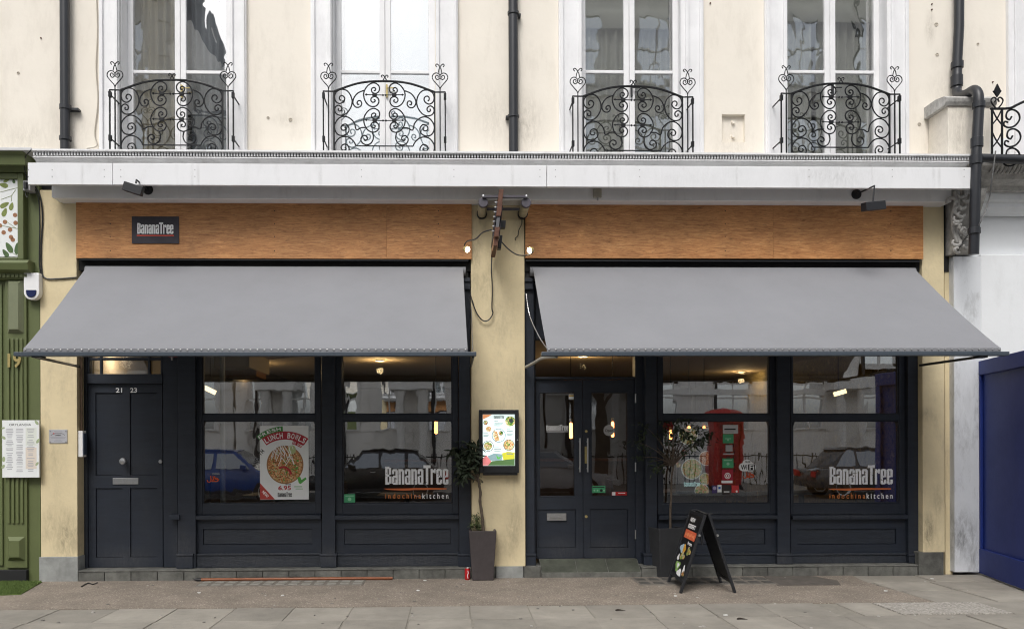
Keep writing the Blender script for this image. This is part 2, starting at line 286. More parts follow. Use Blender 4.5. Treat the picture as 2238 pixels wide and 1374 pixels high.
# ---------------------------------------------------------------- geometry helpers
class MB:
    def __init__(s): s.v = []; s.f = []
    def quad(s, a, b, c, d):
        n = len(s.v); s.v += [Vector(p) for p in (a, b, c, d)]; s.f.append((n, n+1, n+2, n+3)); return s
    def box(s, x0, x1, y0, y1, z0, z1):
        if x1 < x0: x0, x1 = x1, x0
        if y1 < y0: y0, y1 = y1, y0
        if z1 < z0: z0, z1 = z1, z0
        n = len(s.v)
        s.v += [Vector(p) for p in ((x0,y0,z0),(x1,y0,z0),(x1,y1,z0),(x0,y1,z0),(x0,y0,z1),(x1,y0,z1),(x1,y1,z1),(x0,y1,z1))]
        s.f += [tuple(n+i for i in q) for q in ((0,3,2,1),(4,5,6,7),(0,1,5,4),(1,2,6,5),(2,3,7,6),(3,0,4,7))]; return s
    def pbox(s, px0, py0, px1, py1, yf, yb):
        x0, x1, z0, z1 = xz(px0, py0, px1, py1, yf); return s.box(x0, x1, yf, yb, z0, z1)
    def prism(s, poly, a0, a1, axis='x'):
        # poly of 2D points extruded along an axis: axis x -> (y,z), y -> (x,z), z -> (x,y)
        def P(q, a): return Vector((a, q[0], q[1])) if axis == 'x' else Vector((q[0], a, q[1])) if axis == 'y' else Vector((q[0], q[1], a))
        n = len(s.v); k = len(poly)
        s.v += [P(q, a0) for q in poly] + [P(q, a1) for q in poly]
        s.f += [tuple(n+i for i in range(k)), tuple(n+k+i for i in reversed(range(k)))]
        s.f += [(n+i, n+(i+1) % k, n+k+(i+1) % k, n+k+i) for i in range(k)]; return s
    def tube(s, path, r, n=6, closed=False):
        path = [Vector(p) for p in path]; k = len(path); base = len(s.v)
        up = Vector((0,0,1)); prev = None
        for i, p in enumerate(path):
            a = path[max(i-1, 0)]; c = path[min(i+1, k-1)]; d = (c-a)
            d = d.normalized() if d.length > 1e-9 else Vector((1,0,0))
            if prev is None: sx = d.cross(up if abs(d.z) < 0.95 else Vector((0,1,0))).normalized()
            else:
                sx = prev - d*prev.dot(d); sx = sx.normalized() if sx.length > 1e-6 else d.orthogonal().normalized()
            prev = sx; sy = d.cross(sx); rr = r[i] if isinstance(r, (list, tuple)) else r
            s.v += [p + (sx*math.cos(2*math.pi*j/n+math.pi/n) + sy*math.sin(2*math.pi*j/n+math.pi/n))*rr for j in range(n)]
        for i in range(k-1):
            for j in range(n):
                s.f.append((base+i*n+j, base+i*n+(j+1) % n, base+(i+1)*n+(j+1) % n, base+(i+1)*n+j))
        s.f += [tuple(base+j for j in reversed(range(n))), tuple(base+(k-1)*n+j for j in range(n))]; return s
    def cyl(s, p0, p1, r0, r1=None, n=16): return s.tube([p0, p1], [r0, r0 if r1 is None else r1], n)
    def lathe(s, prof, c, axis='z', n=20):
        # prof: (radius, offset along axis)
        base = len(s.v); c = Vector(c)
        for r, h in prof:
            for j in range(n):
                a = 2*math.pi*j/n
                q = {'z': (r*math.cos(a), r*math.sin(a), h), 'y': (r*math.cos(a), h, r*math.sin(a)), 'x': (h, r*math.cos(a), r*math.sin(a))}[axis]
                s.v.append(c+Vector(q))
        for i in range(len(prof)-1):
            for j in range(n): s.f.append((base+i*n+j, base+i*n+(j+1) % n, base+(i+1)*n+(j+1) % n, base+(i+1)*n+j))
        s.f += [tuple(base+j for j in reversed(range(n))), tuple(base+(len(prof)-1)*n+j for j in range(n))]; return s
    def ring(s, x0, x1, z0, z1, w, y0, y1, wb=None, wt=None):
        wb = w if wb is None else wb; wt = w if wt is None else wt
        s.box(x0, x0+w, y0, y1, z0, z1); s.box(x1-w, x1, y0, y1, z0, z1)
        s.box(x0+w, x1-w, y0, y1, z0, z0+wb); s.box(x0+w, x1-w, y0, y1, z1-wt, z1); return s
    def disc(s, c, rx, rz, y0, y1, n=28):
        return s.prism([(c[0]+rx*math.cos(2*math.pi*i/n), c[1]+rz*math.sin(2*math.pi*i/n)) for i in range(n)], y0, y1, 'y')
def root_loc(o):
    while o.parent: o = o.parent
    return Vector(o.location)
def mesh_of(mb, name, off, mt, bevel=0.0, smooth=False):
    bm = bmesh.new(); vs_ = [bm.verts.new(v-off) for v in mb.v]
    for f in mb.f:
        try: bm.faces.new([vs_[i] for i in f])
        except ValueError: pass
    bmesh.ops.recalc_face_normals(bm, faces=bm.faces)
    if bevel: bmesh.ops.bevel(bm, geom=list(bm.edges), offset=bevel, segments=2 if bevel > 0.004 else 1, affect='EDGES', profile=0.6, clamp_overlap=True)
    me = bpy.data.meshes.new(name); bm.to_mesh(me); bm.free(); me.materials.append(mt)
    if smooth:
        for p in me.polygons: p.use_smooth = True
        try: me.set_sharp_from_angle(angle=rad(40))
        except Exception: pass
    return me
def part(name, mb, mt, parent, bevel=0.0, smooth=False, label=None, kind=None):
    me = mesh_of(mb, name, root_loc(parent), mt, bevel, smooth)
    o = bpy.data.objects.new(name, me); COL.objects.link(o); o.parent = parent
    if label: o['label'] = label
    if kind: o['kind'] = kind
    return o
def split(name, mb, mt, parent, bevel=0.0, smooth=False):
    """each separate piece of mb as a part of its own"""
    up = list(range(len(mb.v)))
    def find(i):
        while up[i] != i: up[i] = up[up[i]]; i = up[i]
        return i
    for f in mb.f:
        for k in f[1:]: up[find(k)] = find(f[0])
    isl = {}
    for f in mb.f: isl.setdefault(find(f[0]), []).append(f)
    for fs in isl.values():
        m_ = MB(); idx = {}
        for f in fs:
            for i in f:
                if i not in idx: idx[i] = len(m_.v); m_.v.append(mb.v[i])
            m_.f.append(tuple(idx[i] for i in f))
        part(name, m_, mt, parent, bevel, smooth)
def thing(name, label, cat, loc, group=None):
    o = bpy.data.objects.new(name, None); COL.objects.link(o); o.location = loc; o.empty_display_size = 0.1
    o['label'] = label; o['category'] = cat
    if group: o['group'] = group
    return o
def solo(name, mb, mt, label, cat, group=None, bevel=0.0, smooth=False, kind=None, loc=None):
    if loc is None:
        xs = [v.x for v in mb.v]; ys = [v.y for v in mb.v]; zs = [v.z for v in mb.v]
        loc = Vector(((min(xs)+max(xs))/2, (min(ys)+max(ys))/2, min(zs)))
    me = mesh_of(mb, name, Vector(loc), mt, bevel, smooth); o = bpy.data.objects.new(name, me); COL.objects.link(o); o.location = loc
    if kind: o['kind'] = kind
    if label: o['label'] = label
    if cat: o['category'] = cat
    if group: o['group'] = group
    return o
def struct(name, mb, mt, parent=None, bevel=0.0):
    if parent: return part(name, mb, mt, parent, bevel)
    return solo(name, mb, mt, None, None, kind='structure', bevel=bevel)
def copy_tree(o, parent=None):
    c = o.copy(); COL.objects.link(c); c.parent = parent
    for ch in list(o.children): copy_tree(ch, c)
    return c
def catmull(pts, k=4):
    pts = [Vector(p) for p in pts]; out = []
    for i in range(len(pts)-1):
        p0 = pts[max(i-1, 0)]; p1 = pts[i]; p2 = pts[i+1]; p3 = pts[min(i+2, len(pts)-1)]
        for j in range(k):
            t = j/k; out.append(0.5*((2*p1)+(p2-p0)*t+(2*p0-5*p1+4*p2-p3)*t*t+(3*p1-p0-3*p2+p3)*t*t*t))
    out.append(pts[-1]); return out
BASIS = Matrix(((1,0,0),(0,0,-1),(0,1,0)))     # text plane facing the street: x right, z up
def text_mesh(s, bold=0.0, extrude=0.0):
    cu = bpy.data.curves.new('t', 'FONT'); cu.body = s; cu.size = 1.0; cu.offset = bold; cu.extrude = extrude; cu.resolution_u = 3
    ob = bpy.data.objects.new('t', cu); COL.objects.link(ob)
    dg = bpy.context.evaluated_depsgraph_get(); me = bpy.data.meshes.new_from_object(ob.evaluated_get(dg))
    bpy.data.objects.remove(ob); bpy.data.curves.remove(cu); return me
def lettering(name, s, c, width, height, mt, parent=None, bold=0.0, frame=None, label=None, cat=None, angle=0.0, depth=0.0015):
    # text scaled to a width and height, its lower left corner at c, lying in the plane of frame
    me = text_mesh(s, bold, 0.5)
    xs = [v.co.x for v in me.vertices]; ys = [v.co.y for v in me.vertices]
    x0, x1, y0, y1 = min(xs), max(xs), min(ys), max(ys); fr = frame or BASIS
    off = root_loc(parent) if parent else Vector(c)
    ca, sa = math.cos(angle), math.sin(angle)
    for v in me.vertices:
        a = (v.co.x-x0)/(x1-x0)*width; b_ = (v.co.y-y0)/(y1-y0)*height
        v.co = Vector(c) + fr @ Vector((a*ca-b_*sa, a*sa+b_*ca, v.co.z*depth)) - off
    me.name = name; me.materials.clear(); me.materials.append(mt)
    o = bpy.data.objects.new(name, me); COL.objects.link(o)
    if parent: o.parent = parent
    else: o.location = c
    if label: o['label'] = label
    if cat: o['category'] = cat
    return o
GLY = {
 'B': [(0,.125,0,1),(.12,.22,0,.13),(.12,.22,.45,.56),(.12,.22,.87,1),(.19,.315,.55,.94),(.20,.335,.06,.46)],
 'T': [(-.03,.35,.91,1.07),(.095,.225,0,.91)],
 'n': [(0,.125,0,.86),(.12,.25,.73,.86),(.185,.31,0,.80)],
 'r': [(0,.11,0,.86),(.11,.20,.66,.80),(.18,.27,.60,.86)],
 'a': [(.185,.31,0,.80),(.04,.26,.74,.86),(0,.115,.58,.80),(0,.125,.05,.45),(.06,.20,.39,.50),(.05,.20,0,.11)],
 'e': [(0,.125,.05,.81),(.05,.26,.75,.86),(.185,.31,.40,.81),(.12,.19,.39,.49),(.05,.26,0,.11),(.185,.31,.05,.27)]}
def logo(px0, py0, px1, py1, y, mt, parent, t=0.0015):
    """the restaurant's tall condensed name, letter by letter"""
    x0, x1, z0, z1 = xz(px0, py0, px1, py1, y); s = 'BananaTree'
    wd = [{'B':.33,'T':.32,'r':.27}.get(ch, .31) for ch in s]; tot = sum(wd)+0.035*9; k = (x1-x0)/tot; h = z1-z0; cur = x0
    for ch, w_ in zip(s, wd):
        R = GLY[ch]; xs = sorted({v for r in R for v in r[:2]}); zs = sorted({v for r in R for v in r[2:]}); mb = MB()
        for i in range(len(xs)-1):
            for j in range(len(zs)-1):
                cx_, cz_ = (xs[i]+xs[i+1])/2, (zs[j]+zs[j+1])/2
                if any(r[0] < cx_ < r[1] and r[2] < cz_ < r[3] for r in R): mb.box(cur+xs[i]*k, cur+xs[i+1]*k, y-t, y, z0+zs[j]*h/1.07, z0+zs[j+1]*h/1.07)
        part('letter', mb, mt, parent); cur += (w_+0.035)*k
def ptext(name, s, px0, py0, px1, py1, y, mt, parent=None, bold=0.0, **k):
    x0, x1, z0, z1 = xz(px0, py0, px1, py1, y)
    return lettering(name, s, Vector((x0, y, z0)), x1-x0, z1-z0, mt, parent, bold, **k)

# ================================================================ ground
struct('ground', MB().box(-60, 60, -60, 30, -0.5, -0.16), M_ASPH)
road = struct('road', MB().box(-60, 60, -15.6, -4.3, -0.156, -0.13), M_ASPH)
pave = struct('pavement', MB().box(-12, 14, -4.3, 0.6, -0.155, -0.008), M_JOINT)
struct('kerb', MB().box(-12, 14, -4.45, -4.304, -0.154, 0.0), M_STONEL, bevel=0.01)
struct('far_pavement', MB().box(-60, 60, -20.4, -15.75, -0.154, 0.0), M_SLAB)
struct('far_kerb', MB().box(-60, 60, -15.746, -15.604, -0.154, 0.003), M_STONEL, bevel=0.01)
# bound gravel strip along the shopfront
GX1 = gpt(1880, 1290).x
gs = MB(); gb = gpt(1000, 1323).y
gs.prism([(-7.5,-0.0),(-7.5,gb),(gpt(2065,1322).x,gb),(gpt(1990,1300).x,-0.9),(gpt(1905,1275).x,-0.42),(gpt(1880,1262).x,0.0)], -0.05, 0.0, 'z')
struct('gravel_strip', gs, M_GRAV)
# paving slabs in front of it, each a slab of its own
SW = 0.537; x0s = gpt(1026, 1323).x
me_slab = None
def slab(x0, x1, y0, y1, dz=0.0, mt=M_SLAB):
    g = 0.006
    return part('paving_slab', MB().box(x0+g, x1-g, y0+g, y1-g, -0.04+dz, 0.0+dz), mt, pave, 0.006)
rows = [gb, gb-0.57, gb-1.14, gb-1.72, -4.3]
proto = {}
for r in range(4):
    for i in range(-13, 15):
        xa = x0s + i*SW + (0.0 if r % 2 == 0 else random.uniform(-0.02, 0.02)); xb = xa + SW
        if r == 0 and xb > gpt(1925, 1325).x - 0.3 and xa < gpt(2190, 1325).x + 0.2: continue
        dz = random.uniform(-0.004, 0.003)
        key = r
        if key not in proto:
            proto[key] = MB().box(0.004, SW-0.004, rows[r+1]+0.004, rows[r]-0.004, -0.04, 0.0)
            proto[key] = mesh_of(proto[key], 'paving_slab', Vector((0,0,0)), M_SLAB, 0.006)
        o = bpy.data.objects.new('paving_slab', proto[key]); COL.objects.link(o); o.parent = pave
        o.location = Vector((xa, 0, dz)) - root_loc(pave)
# pebble finish cover slab and the neighbours round it
cx0, cx1 = gpt(1930, 1325).x, gpt(2180, 1325).x
part('cover_slab', MB().box(cx0, cx1-0.05, gb-0.52, gb-0.03, -0.03, 0.004), M_PEBBLE, pave, 0.006, label='pebble textured cover slab')
part('paving_slab', MB().box(gpt(1925,1325).x-0.33, cx0-0.012, gb-0.564, gb-0.006, -0.04, 0.0), M_SLAB, pave, 0.006)
part('paving_slab', MB().box(cx1-0.04, cx1+0.5, gb-0.564, gb-0.006, -0.04, 0.0), M_SLAB, pave, 0.006)
# big flags at the right, running back to the wall
gxr = gpt(2065, 1322).x
for (xa, xb, ya, yb) in ((gpt(1905,1275).x+0.02, gpt(1905,1275).x+0.75, -0.45, -0.03), (gpt(1905,1275).x+0.77, 8, -0.45, -0.03), (gpt(1990,1300).x+0.02, gpt(1990,1300).x+0.62, -0.95, -0.46), (gpt(1990,1300).x+0.64, gpt(1990,1300).x+1.3, -0.95, -0.46), (gpt(1990,1300).x+1.32, 8, -0.95, -0.46), (gxr+0.02, gxr+0.6, gb, -0.96), (gxr+0.62, gxr+1.25, gb, -0.96), (gxr+1.27, 8, gb, -0.96)):
    part('paving_slab', MB().box(xa, xb, ya+0.006, yb-0.006, -0.04, random.uniform(-0.003, 0.002)), M_SLAB, pave, 0.006)
# dark patch of asphalt and a pale flag by the right hand wall
pa = [gpt(1668,1258), gpt(1760,1256), gpt(1830,1268), gpt(1838,1278), gpt(1700,1279), gpt(1684,1270)]
solo('asphalt_patch', MB().prism([(p.x, p.y) for p in pa], -0.02, 0.004, 'z'), mat('worn_asphalt_patch', (0.105,0.092,0.08), 0.9, 0.3, 10, 0.5, 90), 'irregular dark asphalt patch in the pavement below the right shop window', 'patch')
# cellar lights: concrete panel with rows of small glass lenses
def cellar_light(px0, px1, py0, py1, label, mt_l, n):
    a, b_ = gpt(px0, py1), gpt(px1, py0)
    t_ = thing('pavement_light', label, 'pavement light', (a.x, a.y, 0), 'cellar lights set in the pavement')
    part('panel', MB().box(a.x, b_.x, a.y, b_.y, -0.02, 0.006), mat('pavement_light_concrete', (0.17,0.152,0.13), 0.9, 0.25, 12, 0.3, 60), t_, 0.004)
    wdt = (b_.x-a.x)/n; d = b_.y-a.y
    for r in range(2):
        for i in range(n):
            xa = a.x+i*wdt+0.15*wdt; ya = a.y+d*(0.12+0.45*r)
            part('lens', MB().box(xa, xa+wdt*0.7, ya, ya+d*0.28, 0.0, 0.010), mt_l, t_, 0.002)
M_LENS = mat('pavement_lens', (0.27,0.26,0.23), 0.5, 0.3, 20); M_LENSD = mat('pavement_lens_dark', (0.085,0.08,0.072), 0.6, 0.3, 20)
cellar_light(425, 800, 1267, 1281, 'row of pale pavement lenses below the left shop windows', M_LENS, 13)
cellar_light(1400, 1665, 1260, 1279, 'row of dark pavement lenses around the sandwich board', M_LENSD, 10)

# ================================================================ the restaurant building
ZT = pt(1100, 331, -0.40).z            # top of the shop cornice
XL, XR = pt(88, 700, 0).x, pt(2080, 700, 0).x
bld = thing('restaurant_building', 'cream stuccoed building with grey awnings and dark navy shopfront', 'building', ((XL+XR)/2, 0.3, 0))
WY, WB = 0.12, 0.45                    # upper wall face and back
ZW1 = 7.25                             # head of the upper windows
HI = 11.0
wins = [(264,503,216,538),(727,951,679,1001),(1271,1493,1222,1538),(1717,1940,1673,1987)]
wx = [(pt(a,150,WY).x, pt(b_,150,WY).x) for a, b_, _, _ in wins]
wall = MB()
edges = [-9.0] + [v for q in wx for v in q] + [pt(2200, 150, WY).x+0.25]
for i in range(0, len(edges), 2):
    a, b_ = edges[i], edges[i+1]
    if i == 6:   # a small sunk niche between the two right windows
        nx0, nx1, nz0, nz1 = xz(1578, 250, 1628, 311, WY)
        wall.box(a, nx0, WY, WB, 4.3, ZW1); wall.box(nx1, b_, WY, WB, 4.3, ZW1); wall.box(nx0, nx1, WY, WB, 4.3, nz0); wall.box(nx0, nx1, WY, WB, nz1, ZW1); wall.box(nx0, nx1, WY+0.05, WB, nz0, nz1)
    else: wall.box(a, b_, WY, WB, 4.3, ZW1)
wall.box(-9.0, edges[-1], WY, WB, ZW1, HI); wall.box(-9.0, edges[-1], WY+0.02, WB, 4.3-0.001, ZT-0.12)
part('wall', wall, M_WALL, bld)
for py in (269, 299): part('bolt', MB().lathe([(0.0,-0.03),(0.018,-0.03),(0.02,0.0)], pt(1601, py, WY+0.05), 'y', 10), M_WALL, bld)
# old fixings and filled holes in the stucco
M_MARK = mat('plaster_mark', (0.52,0.47,0.39), 0.9, 0.3, 40)
for (px, py, r_) in ((635,262,4.2),(586,258,3.4),(2046,54,4.6),(2137,97,3.0),(2048,120,3.8),(2009,272,4.2),(40,160,3.0)):
    part('filled_hole', MB().lathe([(r_/195,0.0),(r_/195,-0.004),(r_*0.7/195,-0.006),(r_*0.6/195,-0.001),(0.0,-0.001)], pt(px, py, WY), 'y', 14), M_MARK, bld, smooth=True)
for (px, py) in ((90,84),(2036,10),(2036,22),(2169,180),(1552,8)):
    part('fixing', MB().lathe([(0.008,0.0),(0.008,-0.012),(0.004,-0.014)], pt(px, py, WY), 'y', 8), M_RUSTWOOD, bld)
# rooms upstairs and downstairs
ru = MB(); ru.box(-9, edges[-1], 4.6, 4.7, 4.4, 7.6); ru.box(-9, edges[-1], WB, 4.6, 7.5, 7.6); ru.box(-9, edges[-1], WB, 4.6, 4.42, 4.5)
for xx in (-9, -1.6, 0.9, 3.1, edges[-1]-0.1): ru.box(xx, xx+0.1, WB, 4.6, 4.5, 7.5)
part('upper_room', ru, M_ROOMW, bld)
part('roof', MB().box(-9, edges[-1], WB, 9.5, HI-0.3, HI), M_SLATE, bld)
# upper windows: architrave, casements, panes
def casement(i):
    a, b_, oa, ob = wins[i]; x0, x1 = wx[i]; ox0, ox1 = pt(oa,150,WY-0.05).x, pt(ob,150,WY-0.05).x
    zb = ZT-0.05
    wdw = part('window', MB().ring(ox0, ox1, zb, ZW1+0.2, (x0-ox0), WY-0.05, WY+0.004, 0.001, 0.2), M_TRIM, bld, 0.006)
    ow = ox1-x1
    am = MB()
    for (xa, xb) in ((ox0+0.012, ox0+0.05), (x0-0.05, x0-0.008), (x1+0.008, x1+0.05), (ox1-0.05, ox1-0.012)):
        am.box(xa, xb, WY-0.075, WY-0.049, zb, ZW1+0.1)
    split('architrave_moulding', am, M_TRIM, wdw, 0.008)
    split('reveal', MB().box(x0-0.002, x0+0.012, WY+0.006, WB, zb, ZW1).box(x1-0.012, x1+0.002, WY+0.006, WB, zb, ZW1), M_TRIM, wdw)
    fy = WY+0.16
    cxm = (x0+x1)/2
    ztr = pt((a+b_)/2, 157, fy).z
    for (xa, xb) in ((x0+0.012, cxm-0.002), (cxm+0.002, x1-0.012)):
        st = 0.062; f = MB()
        f.box(xa, xa+st, fy, fy+0.05, zb, ZW1); f.box(xb-st, xb, fy, fy+0.05, zb, ZW1)
        f.box(xa+st, xb-st, fy+0.004, fy+0.046, ztr-0.018, ztr+0.018); f.box(xa+st, xb-st, fy, fy+0.05, zb, zb+0.16); f.box(xa+st, xb-st, fy, fy+0.05, ZW1-0.08, ZW1)
        part('casement', f, M_TRIM, wdw, 0.006)
        part('pane', MB().box(xa+st-0.004, xb-st+0.004, fy+0.022, fy+0.028, zb+0.16, ztr-0.018), G_UP, wdw)
        part('pane', MB().box(xa+st-0.004, xb-st+0.004, fy+0.022, fy+0.028, ztr+0.018, ZW1-0.08), G_UP, wdw)
    part('handle', MB().box(cxm+0.01, cxm+0.03, fy-0.03, fy+0.01, ztr-0.30, ztr-0.16).tube([(cxm+0.02, fy-0.03, ztr-0.2),(cxm+0.12, fy-0.035, ztr-0.2)], 0.008), M_BRASS if i in (0,1) else M_BLACK, wdw)
    return wdw
for i in range(4): casement(i)
# small right hand architrave of the next window
x5 = pt(2198, 150, WY).x
part('architrave', MB().box(x5, x5+0.24, WY-0.05, WY+0.004, ZT, ZW1).box(x5+0.06, x5+0.10, WY-0.075, WY-0.046, ZT, ZW1), M_TRIM, bld, 0.006)
# curtains and blinds behind the glass
def curtain(name, x0, x1, y, z0, z1, mt, label, amp=0.025, waves=9, cat='curtain', thick=0.012):
    mb = MB(); n = 72; A = []; Bk = []
    for i in range(n+1):
        u = i/n; xx = x0+(x1-x0)*u; yy = y+amp*math.sin(u*waves*2*math.pi)+0.4*amp*math.sin(u*waves*4.7+1)
        A.append((xx, yy)); Bk.append((xx, yy+thick))
    mb.prism(A+Bk[::-1], z0, z1, 'z'); return solo(name, mb, mt, label, cat, smooth=True)
def roman_blind(x0, x1, y, z0, z1, label):
    prof = []; n = 16
    for i in range(n+1):
        u = i/n; prof.append((y-0.02-0.03*abs(math.sin(u*math.pi*4)), z0+(z1-z0)*u))
    back = [(y+0.01, z) for _, z in prof]
    return solo('roman_blind', MB().prism(prof+back[::-1], x0, x1, 'x'), M_CURT, label, 'blind', smooth=True)
def lerp(q, u): return q[0]+(q[1]-q[0])*u
CY = 0.41
curtain('curtain', lerp(wx[0],0.0), lerp(wx[0],0.42), CY, 4.51, 7.4, M_CURTK, 'khaki curtain at the left of the leftmost upper window', waves=6)
curtain('curtain', lerp(wx[0],0.56), lerp(wx[0],1.05), CY+0.04, 4.51, 7.4, mat('reflection_tone_net', (0.27,0.30,0.32), 0.9, 0.15, 3), 'added blue grey net for the reflected tone at the right of the leftmost upper window', waves=7)  # net added to give the dark pane its blue grey reflected tone
solo('roller_blind', MB().box(lerp(wx[1],0.10), lerp(wx[1],0.93), CY-0.05, CY-0.045, 4.52, 7.4), M_BLIND, 'plain white roller blind drawn in the second upper window from the left', 'blind')
curtain('curtain', lerp(wx[1],-0.05), lerp(wx[1],0.2), CY+0.03, 4.51, 7.4, M_BLIND, 'white net curtain edge left of the white roller blind', waves=5)
curtain('curtain', lerp(wx[2],-0.05), lerp(wx[2],0.5), CY, 4.51, 7.4, M_CURT, 'grey green curtain at the left of the third upper window', waves=6)
curtain('curtain', lerp(wx[2],0.55), lerp(wx[2],1.05), CY+0.03, 4.51, 7.4, M_CURT, 'grey green net hanging at the right of the third upper window', waves=8)
roman_blind(lerp(wx[2],0.0), lerp(wx[2],0.9), CY-0.05, 6.35, 7.4, 'folded roman blind at the top of the third upper window')
curtain('curtain', lerp(wx[3],-0.05), lerp(wx[3],0.36), CY, 4.51, 7.4, M_CURT, 'grey green curtain at the left of the rightmost upper window', waves=5)
curtain('curtain', lerp(wx[3],0.42), lerp(wx[3],1.05), CY+0.03, 4.51, 7.4, M_CURT, 'grey green net hanging at the right of the rightmost upper window', waves=8)
roman_blind(lerp(wx[3],0.0), lerp(wx[3],0.95), CY-0.05, 6.45, 7.4, 'folded roman blind at the top of the rightmost upper window')

# ---- cornice over the shop
CX0, CX1 = pt(70, 335, -0.4).x, pt(2122, 335, -0.4).x
def Zc(py, y): return pt(1100, py, y).z
zd0, zd1 = Zc(346.5,-0.37), Zc(337.5,-0.37)
prof = [(WY+0.02, ZT), (-0.40, ZT), (-0.405, Zc(335,-0.40)), (-0.385, Zc(337,-0.385)), (-0.325, zd1+0.004), (-0.325, zd0), (-0.385, zd0-0.006), (-0.39, zd0-0.018), (-0.365, zd0-0.03)]
for k in range(6):
    a = k/5*math.pi/2; prof.append((-0.365+0.05*math.sin(a), zd0-0.03-0.035*(1-math.cos(a))))
prof += [(-0.315, Zc(362,-0.32)), (WY+0.02, Zc(362,-0.32))]
corn = part('cornice', MB().prism(prof, CX0, CX1, 'x'), M_CORN, bld)
part('dentil_shade_strip', MB().box(CX0+0.002, CX1-0.002, -0.3285, -0.3255, zd0+0.003, zd1+0.001), mat('dentil_gap_shade', (0.16,0.155,0.15), 0.9, 0.3, 12), corn)  # dark strip: shade of the gaps between dentils, put into its colour
dn = MB(); nd = 330; dw = (CX1-CX0)/nd
for i in range(nd): dn.box(CX0+i*dw+0.003, CX0+i*dw+dw*0.58, -0.384, -0.329, zd0+0.006, zd1-0.002)
part('dentil_course', dn, M_TRIM, corn, kind='stuff')
# white boards under it, butted end to end
zb0, zb1 = Zc(408,-0.44), Zc(361,-0.44)
bpx = [60, 246, 1195, 2122]
for i in range(3):
    xa, xb = pt(bpx[i],385,-0.44).x+0.003, pt(bpx[i+1],385,-0.44).x-0.003
    fb = part('fascia_board', MB().box(xa, xb, -0.44-0.002*i, -0.405, zb0, zb1), M_BOARD, bld, 0.003)
    sc_ = MB()
    for px in {0:(62,114,228), 1:(264,426,790,992,1180), 2:(1214,1398,1768,1950,2107)}[i]:
        for py in (365, 380): sc_.lathe([(0.005,-0.003),(0.005,0.0)], pt(px, py+6, -0.4412-0.002*i), 'y', 8)
    part('screw', sc_, M_GREY, fb, kind='stuff')
part('soffit', MB().box(CX0, CX1, -0.404, 0.1, Zc(361,-0.44)-0.03, Zc(361,-0.44)-0.012), M_BAND, bld)
bx0, bx1 = pt(118,420,-0.2).x, pt(2080,420,-0.2).x
zn0 = Zc(437,-0.2)
part('frieze_band', MB().box(bx0, bx1, -0.20, 0.1, zn0, zb1-0.031), M_BAND, bld, 0.004)
part('frieze_end', MB().box(bx0-0.03, bx0-0.006, -0.19, 0.1, zn0+0.01, zb1-0.031), M_BOARD, bld, 0.003)
jb = MB().pbox(1296, 412, 1314, 430, -0.215, -0.2005)
part('beam', MB().box(XL, XR, 0.05, WB, pt(1100,590,0).z, zb1-0.032), M_DARK, bld)

# ---- pilasters with stone plinths
def pilaster(px0, px1, pyb, yf, yb, plinths, mt=M_PIL):
    x0, x1 = pt(px0, 800, yf).x, pt(px1, 800, yf).x; zb = pt((px0+px1)/2, pyb, yf).z
    p = part('pilaster', MB().box(x0, x1, yf, yb, zb, zn0+0.15), mt, bld, 0.006)
    for (pa, pb, py, yo, m_) in plinths:
        part('plinth_block', MB().box(pt(pa,1240,yo).x, pt(pb,1240,yo).x, yo, yb, -0.015, pt((pa+pb)/2, py, yo).z), m_, p, 0.008)
    return p
pilaster(88, 168, 1217, 0.0, 0.44, [(85,170,1216,-0.012,M_STONEL)])
pilaster(1030, 1147, 1237, 0.0, 0.44, [(1030,1083,1237,-0.01,M_STONE),(1084.5,1144,1237,-0.012,M_STONEL),(1145.5,1182,1237,-0.006,M_STONE)])
pilaster(2016, 2064, 1206, 0.0, 0.44, [(2008,2063,1206,-0.012,M_STONE)])
pilaster(2065, 2081, 1256, 0.06, 0.44, [], M_PIL)

# ---- wooden fascia panels
def wood_fascia(px0, px1, cuts, dots, ll):
    xs = [pt(v, 500, -0.04).x for v in [px0]+cuts+[px1]]
    z0, z1 = pt((px0+px1)/2, 565, -0.04).z, zn0+0.06
    g = part('fascia_backing', MB().box(xs[0]+0.01, xs[-1]-0.01, -0.018, 0.05, z0+0.01, z1), M_DARK, bld)
    for i in range(len(xs)-1):
        part('wood_panel', MB().box(xs[i]+0.0004, xs[i+1]-0.0004, -0.04-0.0006*(i % 2), -0.018, z0, z1), M_WOOD, g, 0.002)
    s_ = MB()
    for px in dots:
        for py in (461, 489, 517, 548): s_.lathe([(0.006,-0.0015),(0.006,0.0)], pt(px, py, -0.0412), 'y', 8)
    part('screw', s_, M_DARK, g, kind='stuff')
    return z0
zw = wood_fascia(166, 1031, [845], (241, 600, 958), '')
wood_fascia(1148, 2018, [1690], (1222, 1585, 1947), '')

